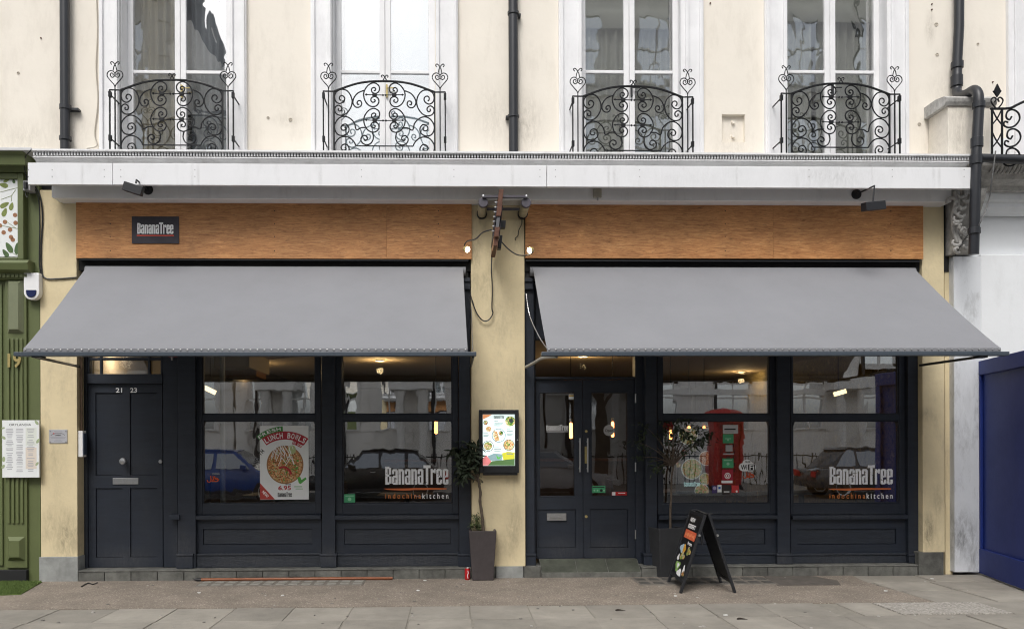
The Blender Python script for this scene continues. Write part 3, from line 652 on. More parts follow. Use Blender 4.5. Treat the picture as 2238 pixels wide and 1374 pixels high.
# ================================================================ shopfronts
SY = 0.13
ZP = pt(700, 1238, SY).z      # top of the stone plinth
def sx(px, y=SY, py=1000): return pt(px, py, y).x
def sz(py, px, y=SY): return pt(px, py, y).z
HEAD = zw - 0.02
part('shopfront_head', MB().box(sx(168), sx(1030), 0.14, 0.30, HEAD-0.20, HEAD), M_DARK, bld)
part('shopfront_head', MB().box(sx(1147), sx(2016), 0.14, 0.30, HEAD-0.20, HEAD), M_DARK, bld)
WTOP = HEAD-0.201
ZWT = sz(740, 1000, 0.15)     # head of the window glass, hidden behind the awning
def plinth_run(px0, px1, py0, py1, n):
    x0, x1 = sx(px0, -0.01, 1250), sx(px1, -0.01, 1250); z1 = ZP
    base = part('plinth', MB().box(x0, x1, 0.004, 0.45, -0.015, z1-0.02), M_STONE, bld)
    part('plinth_ledge', MB().box(x0, x1, -0.02, 0.45, z1-0.019, z1), M_STONE, base, 0.008)
    w_ = (x1-x0)/n
    for i in range(n):
        part('plinth_stone', MB().box(x0+i*w_+0.004, x0+(i+1)*w_-0.004, -0.012-random.uniform(0,0.005), 0.003, -0.014, z1-0.021), M_STONE, base, 0.005)
plinth_run(171, 1029.5, 1238, 1262, 15)
plinth_run(1402, 2006, 1236, 1256, 11)

def post(px0, px1, y0=0.09, y1=0.30, bpx=None, top=None, name='shopfront_post'):
    p = part(name, MB().box(sx(px0,y0), sx(px1,y0), y0, y1, ZP+0.001, top or WTOP), M_NAVY, bld, 0.006)
    a, b_ = bpx or (px0-2, px1+2)
    z0 = ZP+0.0015; z1 = sz(1214, (px0+px1)/2, y0)
    part('post_base', MB().box(sx(a,y0), sx(b_,y0), y0-0.025, y1, z0, z1).box(sx(a,y0)-0.006, sx(b_,y0)+0.006, y0-0.032, y1, z1+0.001, z1+0.03), M_NAVY, p, 0.006)
    return p
def shop_window(px0, px1, gx0, gx1, cw):
    """a bay: two panes, meeting rail, sill and panelled stall riser between two posts"""
    yf = 0.15
    x0, x1 = sx(px0, yf), sx(px1, yf); g0, g1 = sx(gx0, yf), sx(gx1, yf); m_ = (px0+px1)/2
    zs = sz(1123, m_, yf)
    zb_ = sz(1100, m_, yf); zm0, zm1 = sz(918.5, m_, yf), sz(905, m_, yf)
    f = MB(); f.box(x0, g0, yf, 0.26, zs, WTOP); f.box(g1, x1, yf, 0.26, zs, WTOP); f.box(g0, g1, yf, 0.26, zs, zb_); f.box(g0, g1, yf, 0.26, ZWT, WTOP)
    w_ = part('window', f, M_NAVY, bld, 0.005)
    part('meeting_rail', MB().box(g0, g1, yf+0.004, 0.25, zm0, zm1), M_NAVY, w_, 0.005)
    bd = MB()
    for (za, zb2) in ((zb_, zm0), (zm1, ZWT)):
        bd.ring(g0+0.001, g1-0.001, za+0.001, zb2-0.001, 0.012, yf+0.014, yf+0.03)
        part('pane', MB().box(g0+0.004, g1-0.004, yf+0.034, yf+0.040, za+0.004, zb2-0.004), G_SHOP, w_)
    part('glazing_bead', bd, M_NAVY, w_, 0.003)
    for s in (0,1):   # small sash horns
        xa = (g0-0.001) if s == 0 else (g1-0.025)
        part('sash_horn', MB().prism([(xa, zm0), (xa+0.026, zm0), (xa+(0.0 if s == 0 else 0.026), zm0-0.08)], yf-0.004, yf+0.03, 'y'), M_NAVY, w_)
    part('sill', MB().prism([(yf-0.055, zs-0.055), (yf-0.055, zs-0.012), (yf+0.01, zs-0.001), (0.28, zs-0.001), (0.28, zs-0.055)], x0, x1, 'x'), M_NAVY, w_, 0.003)
    zr0, zr1 = ZP+0.001, zs-0.056
    zb2 = sz(1212, m_, yf)
    rs = MB(); q0, q1, za, zc = sx(cw[0],yf), sx(cw[1],yf), sz(1189,m_,yf), sz(1155,m_,yf)
    rs.box(x0, x1, yf, 0.28, zr0, za); rs.box(x0, x1, yf, 0.28, zc, zr1); rs.box(x0, q0, yf, 0.28, za, zc); rs.box(q1, x1, yf, 0.28, za, zc)
    r = part('stall_riser', rs, M_NAVY, bld)
    part('sunk_panel', MB().box(q0+0.002, q1-0.002, yf+0.014, 0.26, za+0.002, zc-0.002), M_NAVYH, r, 0.006)
    part('skirting', MB().box(x0, x1, yf-0.03, yf-0.001, zr0, zb2).box(x0, x1, yf-0.04, yf-0.0005, zb2+0.001, zb2+0.025), M_NAVYH, r, 0.005)
    return w_
win1 = shop_window(428, 702, 442, 690, (443, 682))
win2 = shop_window(733, 1002, 748, 989, (752, 984))
win3 = shop_window(1437, 1698, 1448, 1684, (1448, 1672))
win4 = shop_window(1728, 1984, 1733, 1966, (1742, 1958))
post(388, 427, bpx=(386, 422)); post(703, 732, bpx=(700, 735)); post(1003, 1029, bpx=(1001, 1029))
post(1148, 1168, bpx=(1148, 1170)); post(1411, 1436, bpx=(1406, 1437)); post(1699, 1727, bpx=(1696, 1730)); post(1985, 2010, bpx=(1983, 2010))
part('shopfront_post', MB().box(sx(356.5,0.16), sx(388,0.16), 0.16, 0.30, ZP+0.001, WTOP), M_NAVY, bld, 0.004)
part('shopfront_post', MB().box(sx(1389,0.2), sx(1410,0.2), 0.20, 0.34, ZP+0.001, WTOP), M_NAVY, bld, 0.004)
part('ledge_stub', MB().pbox(369, 1124, 392, 1135, 0.06, 0.17), M_NAVY, bld, 0.004)
for py in (870, 1020, 1167):
    part('hinge', MB().cyl(pt(1389, py-10, 0.195), pt(1389, py+10, 0.195), 0.008, n=8), M_STEEL, bld)
# numbered entrance door on the left
jl = part('door_frame', MB().box(sx(181,0.16), sx(191,0.16), 0.16, 0.30, ZP+0.001, WTOP).box(sx(191.2,0.16), sx(356.3,0.16), 0.15, 0.30, sz(838,270,0.16), sz(817,270,0.16)).box(sx(191.2,0.16), sx(356.3,0.16), 0.17, 0.30, ZWT, WTOP), M_NAVY, bld, 0.005)
part('fanlight_pane', MB().box(sx(192,0.2), sx(356,0.2), 0.215, 0.221, sz(817,270,0.16)+0.002, ZWT-0.002), G_DOOR, jl)
fb_ = MB()
for px in (193.5, 221, 326, 354): fb_.box(sx(px-2.6,0.18), sx(px+2.6,0.18), 0.18, 0.214, sz(817,270,0.16)+0.001, ZWT-0.001)
fb_.box(sx(192,0.18), sx(356,0.18), 0.184, 0.212, sz(787,270,0.18), sz(781,270,0.18))
part('glazing_bar', fb_, M_NAVY, jl, 0.004)
DY = 0.185
def panel_door(x0, x1, z0, z1, panels, y, name='door', cuts=True):
    """slab with sunk panels; panels are (x0,x1,z0,z1)"""
    xs = sorted(set([x0, x1]+[v for p in panels for v in p[:2]])); zs = sorted(set([z0, z1]+[v for p in panels for v in p[2:]]))
    mb = MB()
    for i in range(len(xs)-1):
        for j in range(len(zs)-1):
            cx_, cz_ = (xs[i]+xs[i+1])/2, (zs[j]+zs[j+1])/2
            if any(p[0] < cx_ < p[1] and p[2] < cz_ < p[3] for p in panels): continue
            mb.box(xs[i], xs[i+1], y, y+0.05, zs[j], zs[j+1])
    return part(name, mb, M_NAVY, bld)
pn = []
for (a, b_) in ((209,267.5),(284,342.5)):
    for (c, d) in ((858,1038),(1066,1217)): pn.append((sx(a,DY), sx(b_,DY), sz(d,270,DY), sz(c,270,DY)))
dr = panel_door(sx(193,DY), sx(355,DY), ZP+0.004, sz(839,270,DY), pn, DY)
for p in pn:
    part('door_panel', MB().box(p[0]+0.001, p[1]-0.001, DY+0.014, DY+0.04, p[2]+0.001, p[3]-0.001), M_NAVY, dr, 0.004)
part('doorknob', MB().lathe([(0.018,0.0),(0.018,-0.02),(0.012,-0.028),(0.012,-0.045),(0.034,-0.055),(0.04,-0.07),(0.034,-0.086),(0.0,-0.092)], pt(274, 1007, DY), 'y', 20), M_STEEL, dr, smooth=True)
part('lock', MB().lathe([(0.022,0.0),(0.022,-0.008),(0.018,-0.012),(0.0,-0.012)], pt(351, 1008, DY), 'y', 16), M_STEEL, dr, smooth=True)
part('letter_plate', MB().pbox(246, 1044, 302, 1058, DY-0.012, DY-0.001), M_STEEL, dr, 0.003)
ptext('door_number', '21', 253, 847, 267, 857.5, DY-0.003, M_VWHITE, dr, 0.02)
ptext('door_number', '23', 284.5, 847, 299.5, 857.5, DY-0.003, M_VWHITE, dr, 0.02)
# glazed double door of the restaurant
D2 = 0.24
zt2, zb2 = sz(829, 1280, D2), sz(1220, 1280, D2)
fr2 = part('door_frame', MB().box(sx(1167,0.2), sx(1171,0.2), 0.2, 0.34, zb2, WTOP).box(sx(1171.2,0.2), sx(1388.5,0.2), 0.2, 0.34, zt2+0.002, sz(823,1280,0.2)).box(sx(1171.2,0.2), sx(1388.5,0.2), 0.2, 0.34, ZWT, WTOP), M_NAVY, bld, 0.004)
part('transom_pane', MB().box(sx(1171,0.24), sx(1383,0.24), 0.26, 0.266, sz(823,1280,0.2)+0.002, ZWT-0.002), G_DOOR, fr2)
def glazed_leaf(px0, px1, gx0, gx1, qx0, qx1):
    ga = (sx(gx0,D2), sx(gx1,D2), sz(1085,1280,D2), sz(856,1280,D2)); pa_ = (sx(qx0,D2), sx(qx1,D2), sz(1196,1280,D2), sz(1112,1280,D2))
    d = panel_door(sx(px0,D2), sx(px1,D2), zb2+0.006, zt2-0.003, [ga, pa_], D2)
    part('pane', MB().box(ga[0]-0.003, ga[1]+0.003, D2+0.022, D2+0.028, ga[2]-0.003, ga[3]+0.003), G_DOOR, d)
    part('glazing_bead', MB().ring(ga[0]+0.001, ga[1]-0.001, ga[2]+0.001, ga[3]-0.001, 0.012, D2-0.004, D2+0.018), M_NAVY, d, 0.003)
    part('door_panel', MB().box(pa_[0]+0.001, pa_[1]-0.001, D2+0.012, D2+0.04, pa_[2]+0.001, pa_[3]-0.001), M_NAVY, d, 0.004)
    return d
dl = glazed_leaf(1172, 1273.5, 1178, 1257, 1175, 1258)
drt = glazed_leaf(1274.5, 1387.5, 1291, 1373, 1289, 1372)
def pull(px, dd):
    a, b_ = pt(px, 957, D2-0.06), pt(px, 1031, D2-0.06)
    part('pull_handle', MB().cyl(a, b_, 0.010, n=12).cyl(a-Vector((0,0,0.04)), a+Vector((0,0.06,-0.04)), 0.007, n=8).cyl(b_+Vector((0,0,0.04)), b_+Vector((0,0.06,0.04)), 0.007, n=8), M_STEEL, dd, smooth=True)
pull(1267.5, dl); pull(1284.5, drt)
part('letter_plate', MB().pbox(1195, 1121, 1238, 1137, D2-0.012, D2-0.001).pbox(1203, 1126, 1231, 1132, D2-0.018, D2-0.011), M_STEEL, dl, 0.003)
part('finger_plate', MB().pbox(1278, 975, 1283, 1012, D2-0.006, D2-0.001), M_BRASS, drt, 0.002)
for py in (942, 1128): part('lock', MB().lathe([(0.016,0.0),(0.016,-0.008),(0.0,-0.01)], pt(1281, py, D2), 'y', 14), M_BRASS, drt, smooth=True)
# worn stone threshold in front of the double door
th = part('threshold', MB().prism([(0.34, 0.0), (0.34, zb2+0.004), (0.20, zb2), (-0.01, 0.055), (-0.012, 0.0)], sx(1183,0.0,1240), sx(1401,0.0,1240), 'x'), M_STONE, bld)
gx = mat('mossy_flagstone', (0.066,0.072,0.055), 0.9, 0.4, 6, 0.5, 40)
tx = [sx(1183.5,0.0,1240), sx(1262,0,1240), sx(1330,0,1240), sx(1400.5,0,1240)]
for i in range(3):
    part('flagstone', MB().prism([(0.20, zb2+0.002-0.03), (0.20, zb2+0.006), (-0.005, 0.062), (-0.005, 0.03)], tx[i]+0.003, tx[i+1]-0.003, 'x'), gx, th, 0.003)

# ---- the dining room behind the glass
ZC_ = 2.78
rm = MB(); x0r, x1r = sx(372, 0.3), sx(2010, 0.3)
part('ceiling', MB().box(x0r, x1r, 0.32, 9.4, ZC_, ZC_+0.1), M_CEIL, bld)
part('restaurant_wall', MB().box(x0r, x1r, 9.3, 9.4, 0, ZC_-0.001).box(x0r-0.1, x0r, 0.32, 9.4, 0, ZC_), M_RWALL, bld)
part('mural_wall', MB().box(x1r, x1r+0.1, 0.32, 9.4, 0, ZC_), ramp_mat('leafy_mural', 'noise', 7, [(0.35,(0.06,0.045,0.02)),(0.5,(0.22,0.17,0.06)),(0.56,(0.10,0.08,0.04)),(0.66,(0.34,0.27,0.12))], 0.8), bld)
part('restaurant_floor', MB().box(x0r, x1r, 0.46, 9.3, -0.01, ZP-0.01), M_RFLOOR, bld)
hall = part('hall', MB().box(sx(170,0.3), x0r-0.11, 2.6, 2.7, 0, 3.3).box(sx(170,0.3), x0r-0.11, 0.32, 2.7, 2.75, 2.85).box(sx(170,0.3)-0.1, sx(170,0.3), 0.46, 2.7, 0, 3.3), mat('hall_wall', (0.36,0.31,0.25), 0.85), bld)
part('party_wall', MB().box(-4.75, XL-0.01, 0.46, 9.5, 0, 4.4).box(XR+0.01, XR+0.2, 0.46, 9.5, 0, 4.4), M_RWALL, bld)

# ================================================================ neighbours
# olive green shop on the left
GXR = pt(88, 800, 0.0).x - 0.004
GX0 = GXR-2.6
grn = thing('green_shop', 'olive green panelled shopfront at the left edge', 'building', ((GX0+GXR)/2, 0.3, 0))
zg_top = pt(40, 330, -0.15).z
part('wall', MB().box(GX0, GXR, 0.0, 0.45, 0.0, zg_top-0.002), M_GREENP, grn)
def gz(py, y=-0.03): return pt(45, py, y).z
gxp = pt(12, 800, -0.03).x; gxq = pt(58, 800, -0.03).x
pw = part('pilaster', MB().box(gxp, gxq, -0.03, -0.001, gz(1240), gz(612)), M_GREENP, grn, 0.005)
fl = MB()
for i in range(4):
    px = 20.5+i*9.7; xa = pt(px, 950, -0.03).x
    fl.box(xa-0.016, xa+0.010, -0.048, -0.0295, gz(1143), gz(740))
split('flute', fl, M_GREENP, pw, 0.007)
def raised(px0, px1, py0, py1, m_):
    x0, x1, z0, z1 = xz(px0, py0, px1, py1, -0.03); b_ = min(x1-x0, z1-z0)*0.22; mb = MB()
    A = [Vector((x0,-0.0305,z0)), Vector((x1,-0.0305,z0)), Vector((x1,-0.0305,z1)), Vector((x0,-0.0305,z1))]
    Bq = [Vector((x0+b_,-0.075,z0+b_)), Vector((x1-b_,-0.075,z0+b_)), Vector((x1-b_,-0.075,z1-b_)), Vector((x0+b_,-0.075,z1-b_))]
    mb.v = A+Bq; mb.f = [(4,5,6,7)]+[(i,(i+1)%4,4+(i+1)%4,4+i) for i in range(4)]+[(3,2,1,0)]
    part('raised_panel', mb, m_, pw)
raised(17, 55, 1172, 1224, M_GREENP); raised(17, 52, 612, 728, M_GREENL)
part('plinth', MB().box(GX0, pt(58,1250,-0.05).x, -0.055, -0.001, -0.01, gz(1245,-0.05)), M_DARK, grn, 0.006)
part('door_edge', MB().box(GX0, pt(5,1000,-0.02).x, -0.02, -0.001, gz(1235), gz(620)), M_GREENP, grn, 0.005)
# capital, sign and cornice
zc0 = gz(608, -0.1)
part('capital', MB().prism([(0.0,gz(612,-0.05)),(-0.06,gz(610,-0.06)),(-0.08,gz(597,-0.08)),(-0.14,gz(590,-0.12)),(-0.16,gz(574,-0.16)),(-0.13,gz(568,-0.13)),(0.0,gz(568,-0.13))], GX0, pt(66,590,-0.1).x, 'x'), M_GREENP, grn)
dd = MB()
for i in range(12): dd.box(pt(-50+i*9.4,605,-0.07).x, pt(-50+i*9.4+7,605,-0.07).x, -0.085, -0.061, gz(606,-0.07), gz(599,-0.07))
split('dentil', dd, M_GREENP, grn)
sgx = pt(41, 470, -0.06).x
fr_ = MB(); fr_.box(sgx, pt(54,470,-0.06).x, -0.09, -0.001, gz(567,-0.09), gz(378,-0.09)); fr_.box(GX0, sgx, -0.09, -0.001, gz(567,-0.09), gz(562,-0.09)); fr_.box(GX0, sgx, -0.09, -0.001, gz(391,-0.09), gz(378,-0.09))
part('sign_frame', fr_, M_GREENP, grn, 0.01)
sgn = part('sign_board', MB().box(GX0, sgx-0.001, -0.065, -0.003, gz(561,-0.065), gz(392,-0.065)), M_PAPER, grn)
leafm = mat('printed_leaf_green', (0.20,0.25,0.06), 0.6, 0.3, 20); berm = mat('printed_berry_brown', (0.33,0.15,0.07), 0.6, 0.3, 30); darkleaf = mat('printed_leaf_dark', (0.07,0.13,0.04), 0.6, 0.3, 20)
lv = MB(); lv2 = MB(); br = MB(); stm = MB()
def leafshape(mb, px, py, a, L_, w_):
    c = pt(px, py, -0.0655); pts_ = []
    for i in range(12):
        u = i/12*2*math.pi; e = math.cos(u)*L_/2; s_ = math.sin(u)*w_/2*(1-0.35*math.cos(u))
        pts_.append((c.x+e*math.cos(a)-s_*math.sin(a), c.z+e*math.sin(a)+s_*math.cos(a)))
    mb.prism(pts_, -0.0672, -0.0655, 'y')
for q in ((8,405,2.9,.10,.05),(10,448,0.5,.11,.05),(25,451,1.3,.09,.045),(10,464,1.2,.10,.05),(14,395,0.4,.07,.03)): leafshape(lv, *q)
for q in ((20,541,2.1,.13,.06),(12,553,2.2,.10,.05),(37,543,1.5,.13,.05),(30,396,1.7,.05,.03)): leafshape(lv2, *q)
for (px, py) in ((33,470),(11,485),(34,487),(22,502),(8,508),(24,518),(28,524),(0,493)):
    c = pt(px, py, -0.0655); br.disc((c.x, c.z), 0.024, 0.024, -0.0672, -0.0655, 12)
for seg in (((0,420),(40,410)),((2,436),(25,428)),((25,428),(34,415)),((0,492),(40,500)),((14,484),(34,498)),((20,548),(41,560)),((25,440),(26,425))):
    a, b_ = pt(*seg[0], -0.066), pt(*seg[1], -0.066); stm.tube([a, b_], 0.0025, 4)
split('leaf_print', lv, leafm, sgn); split('leaf_print', lv2, darkleaf, sgn); split('berry_print', br, berm, sgn); split('stem_print', stm, leafm, sgn)
part('cornice', MB().prism([(0.0,gz(378,-0.1)),(-0.10,gz(376,-0.1)),(-0.12,gz(364,-0.12)),(-0.2,gz(360,-0.2)),(-0.22,gz(338,-0.22)),(-0.26,gz(330,-0.26)),(0.0,zg_top)], GX0, pt(55,345,-0.2).x, 'x'), M_GREENP, grn)
part('cornice_flashing', MB().box(GX0, pt(70,328,-0.25).x, -0.27, 0.12, gz(329,-0.27), gz(322,-0.27)), M_CORN, grn, 0.004)
# house number and menu of the green shop
ptext('house_number', '19', 17, 772, 46, 803, -0.060, M_BRASS, None, 0.025, label='brass house number 19 on the olive green pilaster', cat='number', depth=0.01)
mx0, mx1, mz0, mz1 = xz(5, 918, 86, 1043, -0.07)
men = thing('menu_board', 'white printed menu board on the olive green pilaster', 'menu', ((mx0+mx1)/2, -0.07, mz0))
part('board', MB().box(mx0, mx1, -0.075, -0.049, mz0, mz1), M_PAPER, men, 0.002)
ptext('title', 'ORYLANDIA', 20, 925, 68, 930, -0.0755, M_INK, men, 0.0, depth=0.001)
ink = mat('grey_print', (0.38,0.38,0.42), 0.7); tintm = mat('pale_print_panel', (0.70,0.63,0.55), 0.7); tint2 = mat('pale_green_print_panel', (0.70,0.73,0.67), 0.7)
ml = MB()
for (cx_, w_) in ((21,17),(43,17),(67,17)):
    py = 936
    while py < 1030:
        hw = w_/2*random.uniform(0.5,1.0); a, b_ = pt(cx_-hw, py, -0.0757), pt(cx_+hw, py+1.3, -0.0757)
        ml.box(a.x, b_.x, -0.0765, -0.0757, b_.z, a.z); py += random.choice((3.6,3.8,4.2,6.5))
part('print_lines', ml, ink, men, kind='stuff')
part('print_panel', MB().pbox(56, 934, 80, 974, -0.0755, -0.0751), tint2, men); part('print_panel', MB().pbox(56, 977, 80, 1024, -0.0755, -0.0751), tintm, men)
lm = MB()
for q in ((80,923,2.2,.06,.03),(83,963,1.0,.06,.03),(81,1013,0.9,.05,.025),(8,956,2.5,.05,.03),(8,1003,1.5,.06,.035),(7,935,0.3,.04,.02),(7,1019,1.0,.05,.03)):
    c = pt(q[0], q[1], -0.0755); pts_ = []
    for i in range(10):
        u = i/10*2*math.pi; e = math.cos(u)*q[3]/2; s_ = math.sin(u)*q[4]/2
        pts_.append((c.x+e*math.cos(q[2])-s_*math.sin(q[2]), c.z+e*math.sin(q[2])+s_*math.cos(q[2])))
    lm.prism(pts_, -0.0765, -0.0755, 'y')
split('leaf_print', lm, mat('printed_sage', (0.35,0.42,0.25), 0.7), men)
# alarm box
ab = thing('alarm_box', 'white rounded alarm box with dark blue base at the edge of the green shop', 'alarm', pt(70, 655, 0))
x0, x1, z0, z1 = xz(52, 596, 86, 655, -0.08); cxa = (x0+x1)/2; hw = (x1-x0)/2
sh = [(x0, z1), (x1, z1)]+[(cxa+hw*math.cos(-a), z0+hw+hw*math.sin(-a)) for a in [math.pi*i/12 for i in range(13)]]
part('case', MB().prism(sh, -0.085, -0.002, 'y'), M_WHITE, ab, 0.012)
lens = [(cxa-hw*0.66, z0+hw*1.25), (cxa+hw*0.66, z0+hw*1.25)]+[(cxa+hw*0.66*math.cos(-a), z0+hw*0.95+hw*0.66*math.sin(-a)) for a in [math.pi*i/10 for i in range(11)]]
part('lens', MB().prism(lens, -0.094, -0.084, 'y'), mat('blue_lens', (0.01,0.018,0.08), 0.15), ab, 0.003)
# worn outdoor junction under the corner of the white boards
jn = thing('cable_junction', 'grey junction box with dangling wires under the left end of the white board', 'junction box', pt(60, 410, -0.1))
part('case', MB().pbox(50, 395, 66, 416, -0.14, -0.02), M_GREY, jn, 0.006); part('connector', MB().cyl(pt(56,398,-0.15), pt(56,412,-0.15), 0.022, n=10), M_BLACK, jn)
split('wire', MB().tube(catmull([pt(60,395,-0.1), pt(54,370,-0.14), pt(55,345,-0.2), pt(68,328,-0.3)]), 0.006, 5).tube(catmull([pt(57,414,-0.12), pt(56,425,-0.12), pt(60,432,-0.12), pt(62,420,-0.1)]), 0.004, 5), M_BLACK, jn)
cb = MB().tube(catmull([pt(66,400,-0.06), pt(82,415,-0.02), pt(90,440,-0.02), pt(93,480,-0.012), pt(90,540,-0.012), pt(91,590,-0.012), pt(100,608,-0.012), pt(130,609,-0.012), pt(168,606,-0.012)], 5), 0.008, 6)
cb.tube(catmull([pt(66,402,-0.06), pt(80,420,-0.03), pt(86,450,-0.02), pt(87,500,-0.012), pt(86,570,-0.012), pt(90,608,-0.014)], 5), 0.006, 6)
solo('wall_cable', cb, M_BLACK, 'black cable running down the edge of the left yellow pilaster', 'cable', smooth=True)

# white boarded building on the right
WXL = pt(2081, 800, 0.0).x + 0.004
wb = thing('white_building', 'white painted boarded building beside the right yellow pilaster', 'building', (WXL+1.5, 0.3, 0))
part('wall', MB().box(WXL+0.02, WXL+4, 0.10, 0.45, 0.0, 5.0), M_WHITEW, wb)
bxr = pt(2141, 900, 0.0).x
bpanel = part('boarding', MB().box(WXL, bxr, -0.03, 0.098, 0.03, pt(2110, 560, -0.03).z), M_WHITED, wb, 0.004)
part('boarding', MB().box(bxr+0.002, WXL+4, -0.026, 0.098, 2.0, pt(2110, 560, -0.03).z+0.02), M_WHITEW, wb, 0.004)
zx0, zx1 = pt(2180,412,-0.2).z, pt(2180,357,-0.3).z
part('cornice', MB().prism([(0.1,zx0),(-0.12,zx0),(-0.14,zx0+0.05),(-0.24,zx0+0.09),(-0.28,zx0+0.16),(-0.36,zx0+0.2),(-0.38,zx1),(0.12,zx1)], pt(2128,380,-0.3).x, WXL+4, 'x'), M_ORNA, wb)
part('string_course', MB().prism([(0.09,pt(2180,468,0).z),(0.0,pt(2180,464,0).z),(-0.03,pt(2180,452,-0.03).z),(-0.02,pt(2180,445,0).z),(-0.06,pt(2180,437,-0.06).z),(-0.06,pt(2180,414,-0.06).z),(0.09,pt(2180,414,0).z)], pt(2135,440,-0.03).x, WXL+4, 'x'), M_WHITEW, wb)
rb = MB()
for i in range(16):
    xx = pt(2165+i*9, 385, -0.3).x; rb.tube([(xx,-0.29,zx0+0.14),(xx+0.004,-0.335,zx0+0.17),(xx,-0.385,zx0+0.24)], 0.018, 6)
split('gadroon', rb, M_ORNA, wb, smooth=True)
# stone console bracket with carved leaves
con = part('console', MB().prism([(0.1,pt(2105,558,0).z),(-0.05,pt(2105,556,-0.05).z),(-0.10,pt(2105,540,-0.1).z),(-0.09,pt(2105,500,-0.1).z),(-0.16,pt(2105,460,-0.16).z),(-0.24,pt(2105,430,-0.24).z),(-0.26,pt(2105,412,-0.26).z),(0.1,pt(2105,412,0).z)], pt(2084,480,-0.1).x, pt(2137,480,-0.1).x, 'x'), M_ORNA, wb, 0.008)
random.seed(5)
def carve(pts_, r): part('carved_leaf', MB().tube(catmull(pts_, 4), r, 7), M_ORNA, con, smooth=True)
for k in range(15):
    px = random.uniform(2082, 2112); py = 425+k*8.6; y_ = -0.12-0.13*max(0,(520-py)/110) if py < 520 else -0.115
    a = random.uniform(0, 6.3); R_ = random.uniform(8, 15)
    pth = []
    for j in range(7):
        ang = a+j*0.75; r_ = R_*(1-j/9); pth.append(pt(px+r_*math.cos(ang), py+r_*0.9*math.sin(ang), y_-0.02-0.008*j))
    carve(pth, [0.022*(1-abs(i/24-0.4)) for i in range(25)])
for s in (2086, 2092, 2128): carve([pt(s,418,-0.26), pt(s+3,440,-0.25), pt(s-4,470,-0.18), pt(s-2,505,-0.13), pt(s+6,530,-0.12)], 0.02)
# pier above the console and the black balcony railing beyond it
pr = thing('stone_pier', 'stained cream pier with moulded cap between the upper wall and the iron balcony', 'pier', pt(2110, 335, -0.2))
px0_, px1_, pz0, pz1 = xz(2072, 232, 2165, 335, -0.25)
part('shaft', MB().box(px0_, px1_, -0.25, WY-0.004, ZT+0.002, pz1), M_WALL, pr, 0.008)
part('cap', MB().prism([(WY-0.004,pz1),(-0.27,pz1),(-0.29,pz1+0.03),(-0.30,pz1+0.07),(-0.26,pz1+0.10),(-0.1,pz1+0.13),(WY-0.004,pz1+0.13)], px0_-0.05, px1_+0.05, 'x'), M_ORNA, pr)

# ---- hoarding, running out across the pavement
h0, h1 = pt(2141, 1000, 0.02), gpt(2238, 1290)
hd = Vector((h1.x-h0.x, h1.y-h0.y, 0)).normalized(); hn = Vector((hd.y, -hd.x, 0))
if hn.x > 0: hn = -hn
zh = pt(2142, 790, 0.02).z
hb = thing('blue_hoarding', 'dark blue painted timber hoarding at the right edge', 'hoarding', (h0.x, h0.y, 0))
def hbox(mb, a0, a1, t0, t1, z0, z1):
    n = len(mb.v); P = lambda a, t, z: Vector((h0.x, h0.y, z))+hd*a+hn*t - Vector((0,0,h0.z*0))
    for z in (z0, z1):
        for (a, t) in ((a0,t0),(a1,t0),(a1,t1),(a0,t1)): q = P(a, t, 0); q.z = z; mb.v.append(q)
    mb.f += [tuple(n+i for i in q) for q in ((0,3,2,1),(4,5,6,7),(0,1,5,4),(1,2,6,5),(2,3,7,6),(3,0,4,7))]; return mb
LH = 1.35
part('sheet', hbox(MB(), 0.0, LH, -0.03, -0.005, 0.02, zh-0.03), M_BLUE, hb)
part('rail', hbox(MB(), 0.0, LH, -0.004, 0.03, zh-0.16, zh), M_BLUE, hb, 0.006); part('rail', hbox(MB(), 0.0, LH, -0.004, 0.03, 0.02, 0.30), M_BLUE, hb, 0.006)
for a in (0.0, LH-0.09): part('stile', hbox(MB(), a, a+0.09, -0.004, 0.028, 0.301, zh-0.161), M_BLUE, hb, 0.006)

# ================================================================ drainpipes
def pipe(name, label, path, r, collars, brackets=()):
    t_ = thing(name, label, 'drainpipe', Vector(path[-1]), 'black drainpipes on the front wall')
    part('pipe', MB().tube(path, r, 14), M_PIPE, t_, smooth=True)
    for (p, h, rr) in collars: part('collar', MB().lathe([(r,-h/2-0.004),(rr,-h/2),(rr,h/2),(r,h/2+0.004)], p, 'z', 16), M_PIPE, t_, smooth=True)
    for (p, dx) in brackets: part('bracket', MB().box(min(p.x,p.x+dx), max(p.x,p.x+dx), p.y, WY+0.002, p.z-0.012, p.z+0.012), M_PIPE, t_)
yp = 0.05; r1 = pt(154,100,yp).x-pt(143.5,100,yp).x
xx = pt(142, 200, yp).x; zb_ = ZT+0.045
pth = [Vector((xx,yp,HI)), Vector((xx,yp,zb_+0.10))]+[Vector((xx+0.11*(1-math.cos(a)), yp, zb_+0.10-0.10*math.sin(a))) for a in (0.4,0.8,1.2,1.57)]+[Vector((xx+0.22,yp-0.03,zb_+0.002))]
pipe('drainpipe', 'black drainpipe left of the leftmost upper window, with a shoe at its foot', pth, r1, [(pt(143,235,yp),0.05,r1+0.01),(pt(143,303,yp),0.04,r1+0.012)], [(pt(145,238,yp),0.13)])
xx = pt(1122, 170, yp).x; r2 = pt(1133,100,yp).x-pt(1122.5,100,yp).x
pipe('drainpipe', 'straight black drainpipe in the middle of the upper wall', [Vector((xx,yp,HI)), Vector((xx,yp,ZT+0.004))], r2, [(pt(1122,30,yp),0.03,r2+0.012),(pt(1122,255,yp),0.025,r2+0.012),(Vector((xx,yp,ZT+0.07)),0.09,r2+0.01)], [(pt(1122,32,yp),0.085),(pt(1122,255,yp),-0.085)])
r3 = 0.052
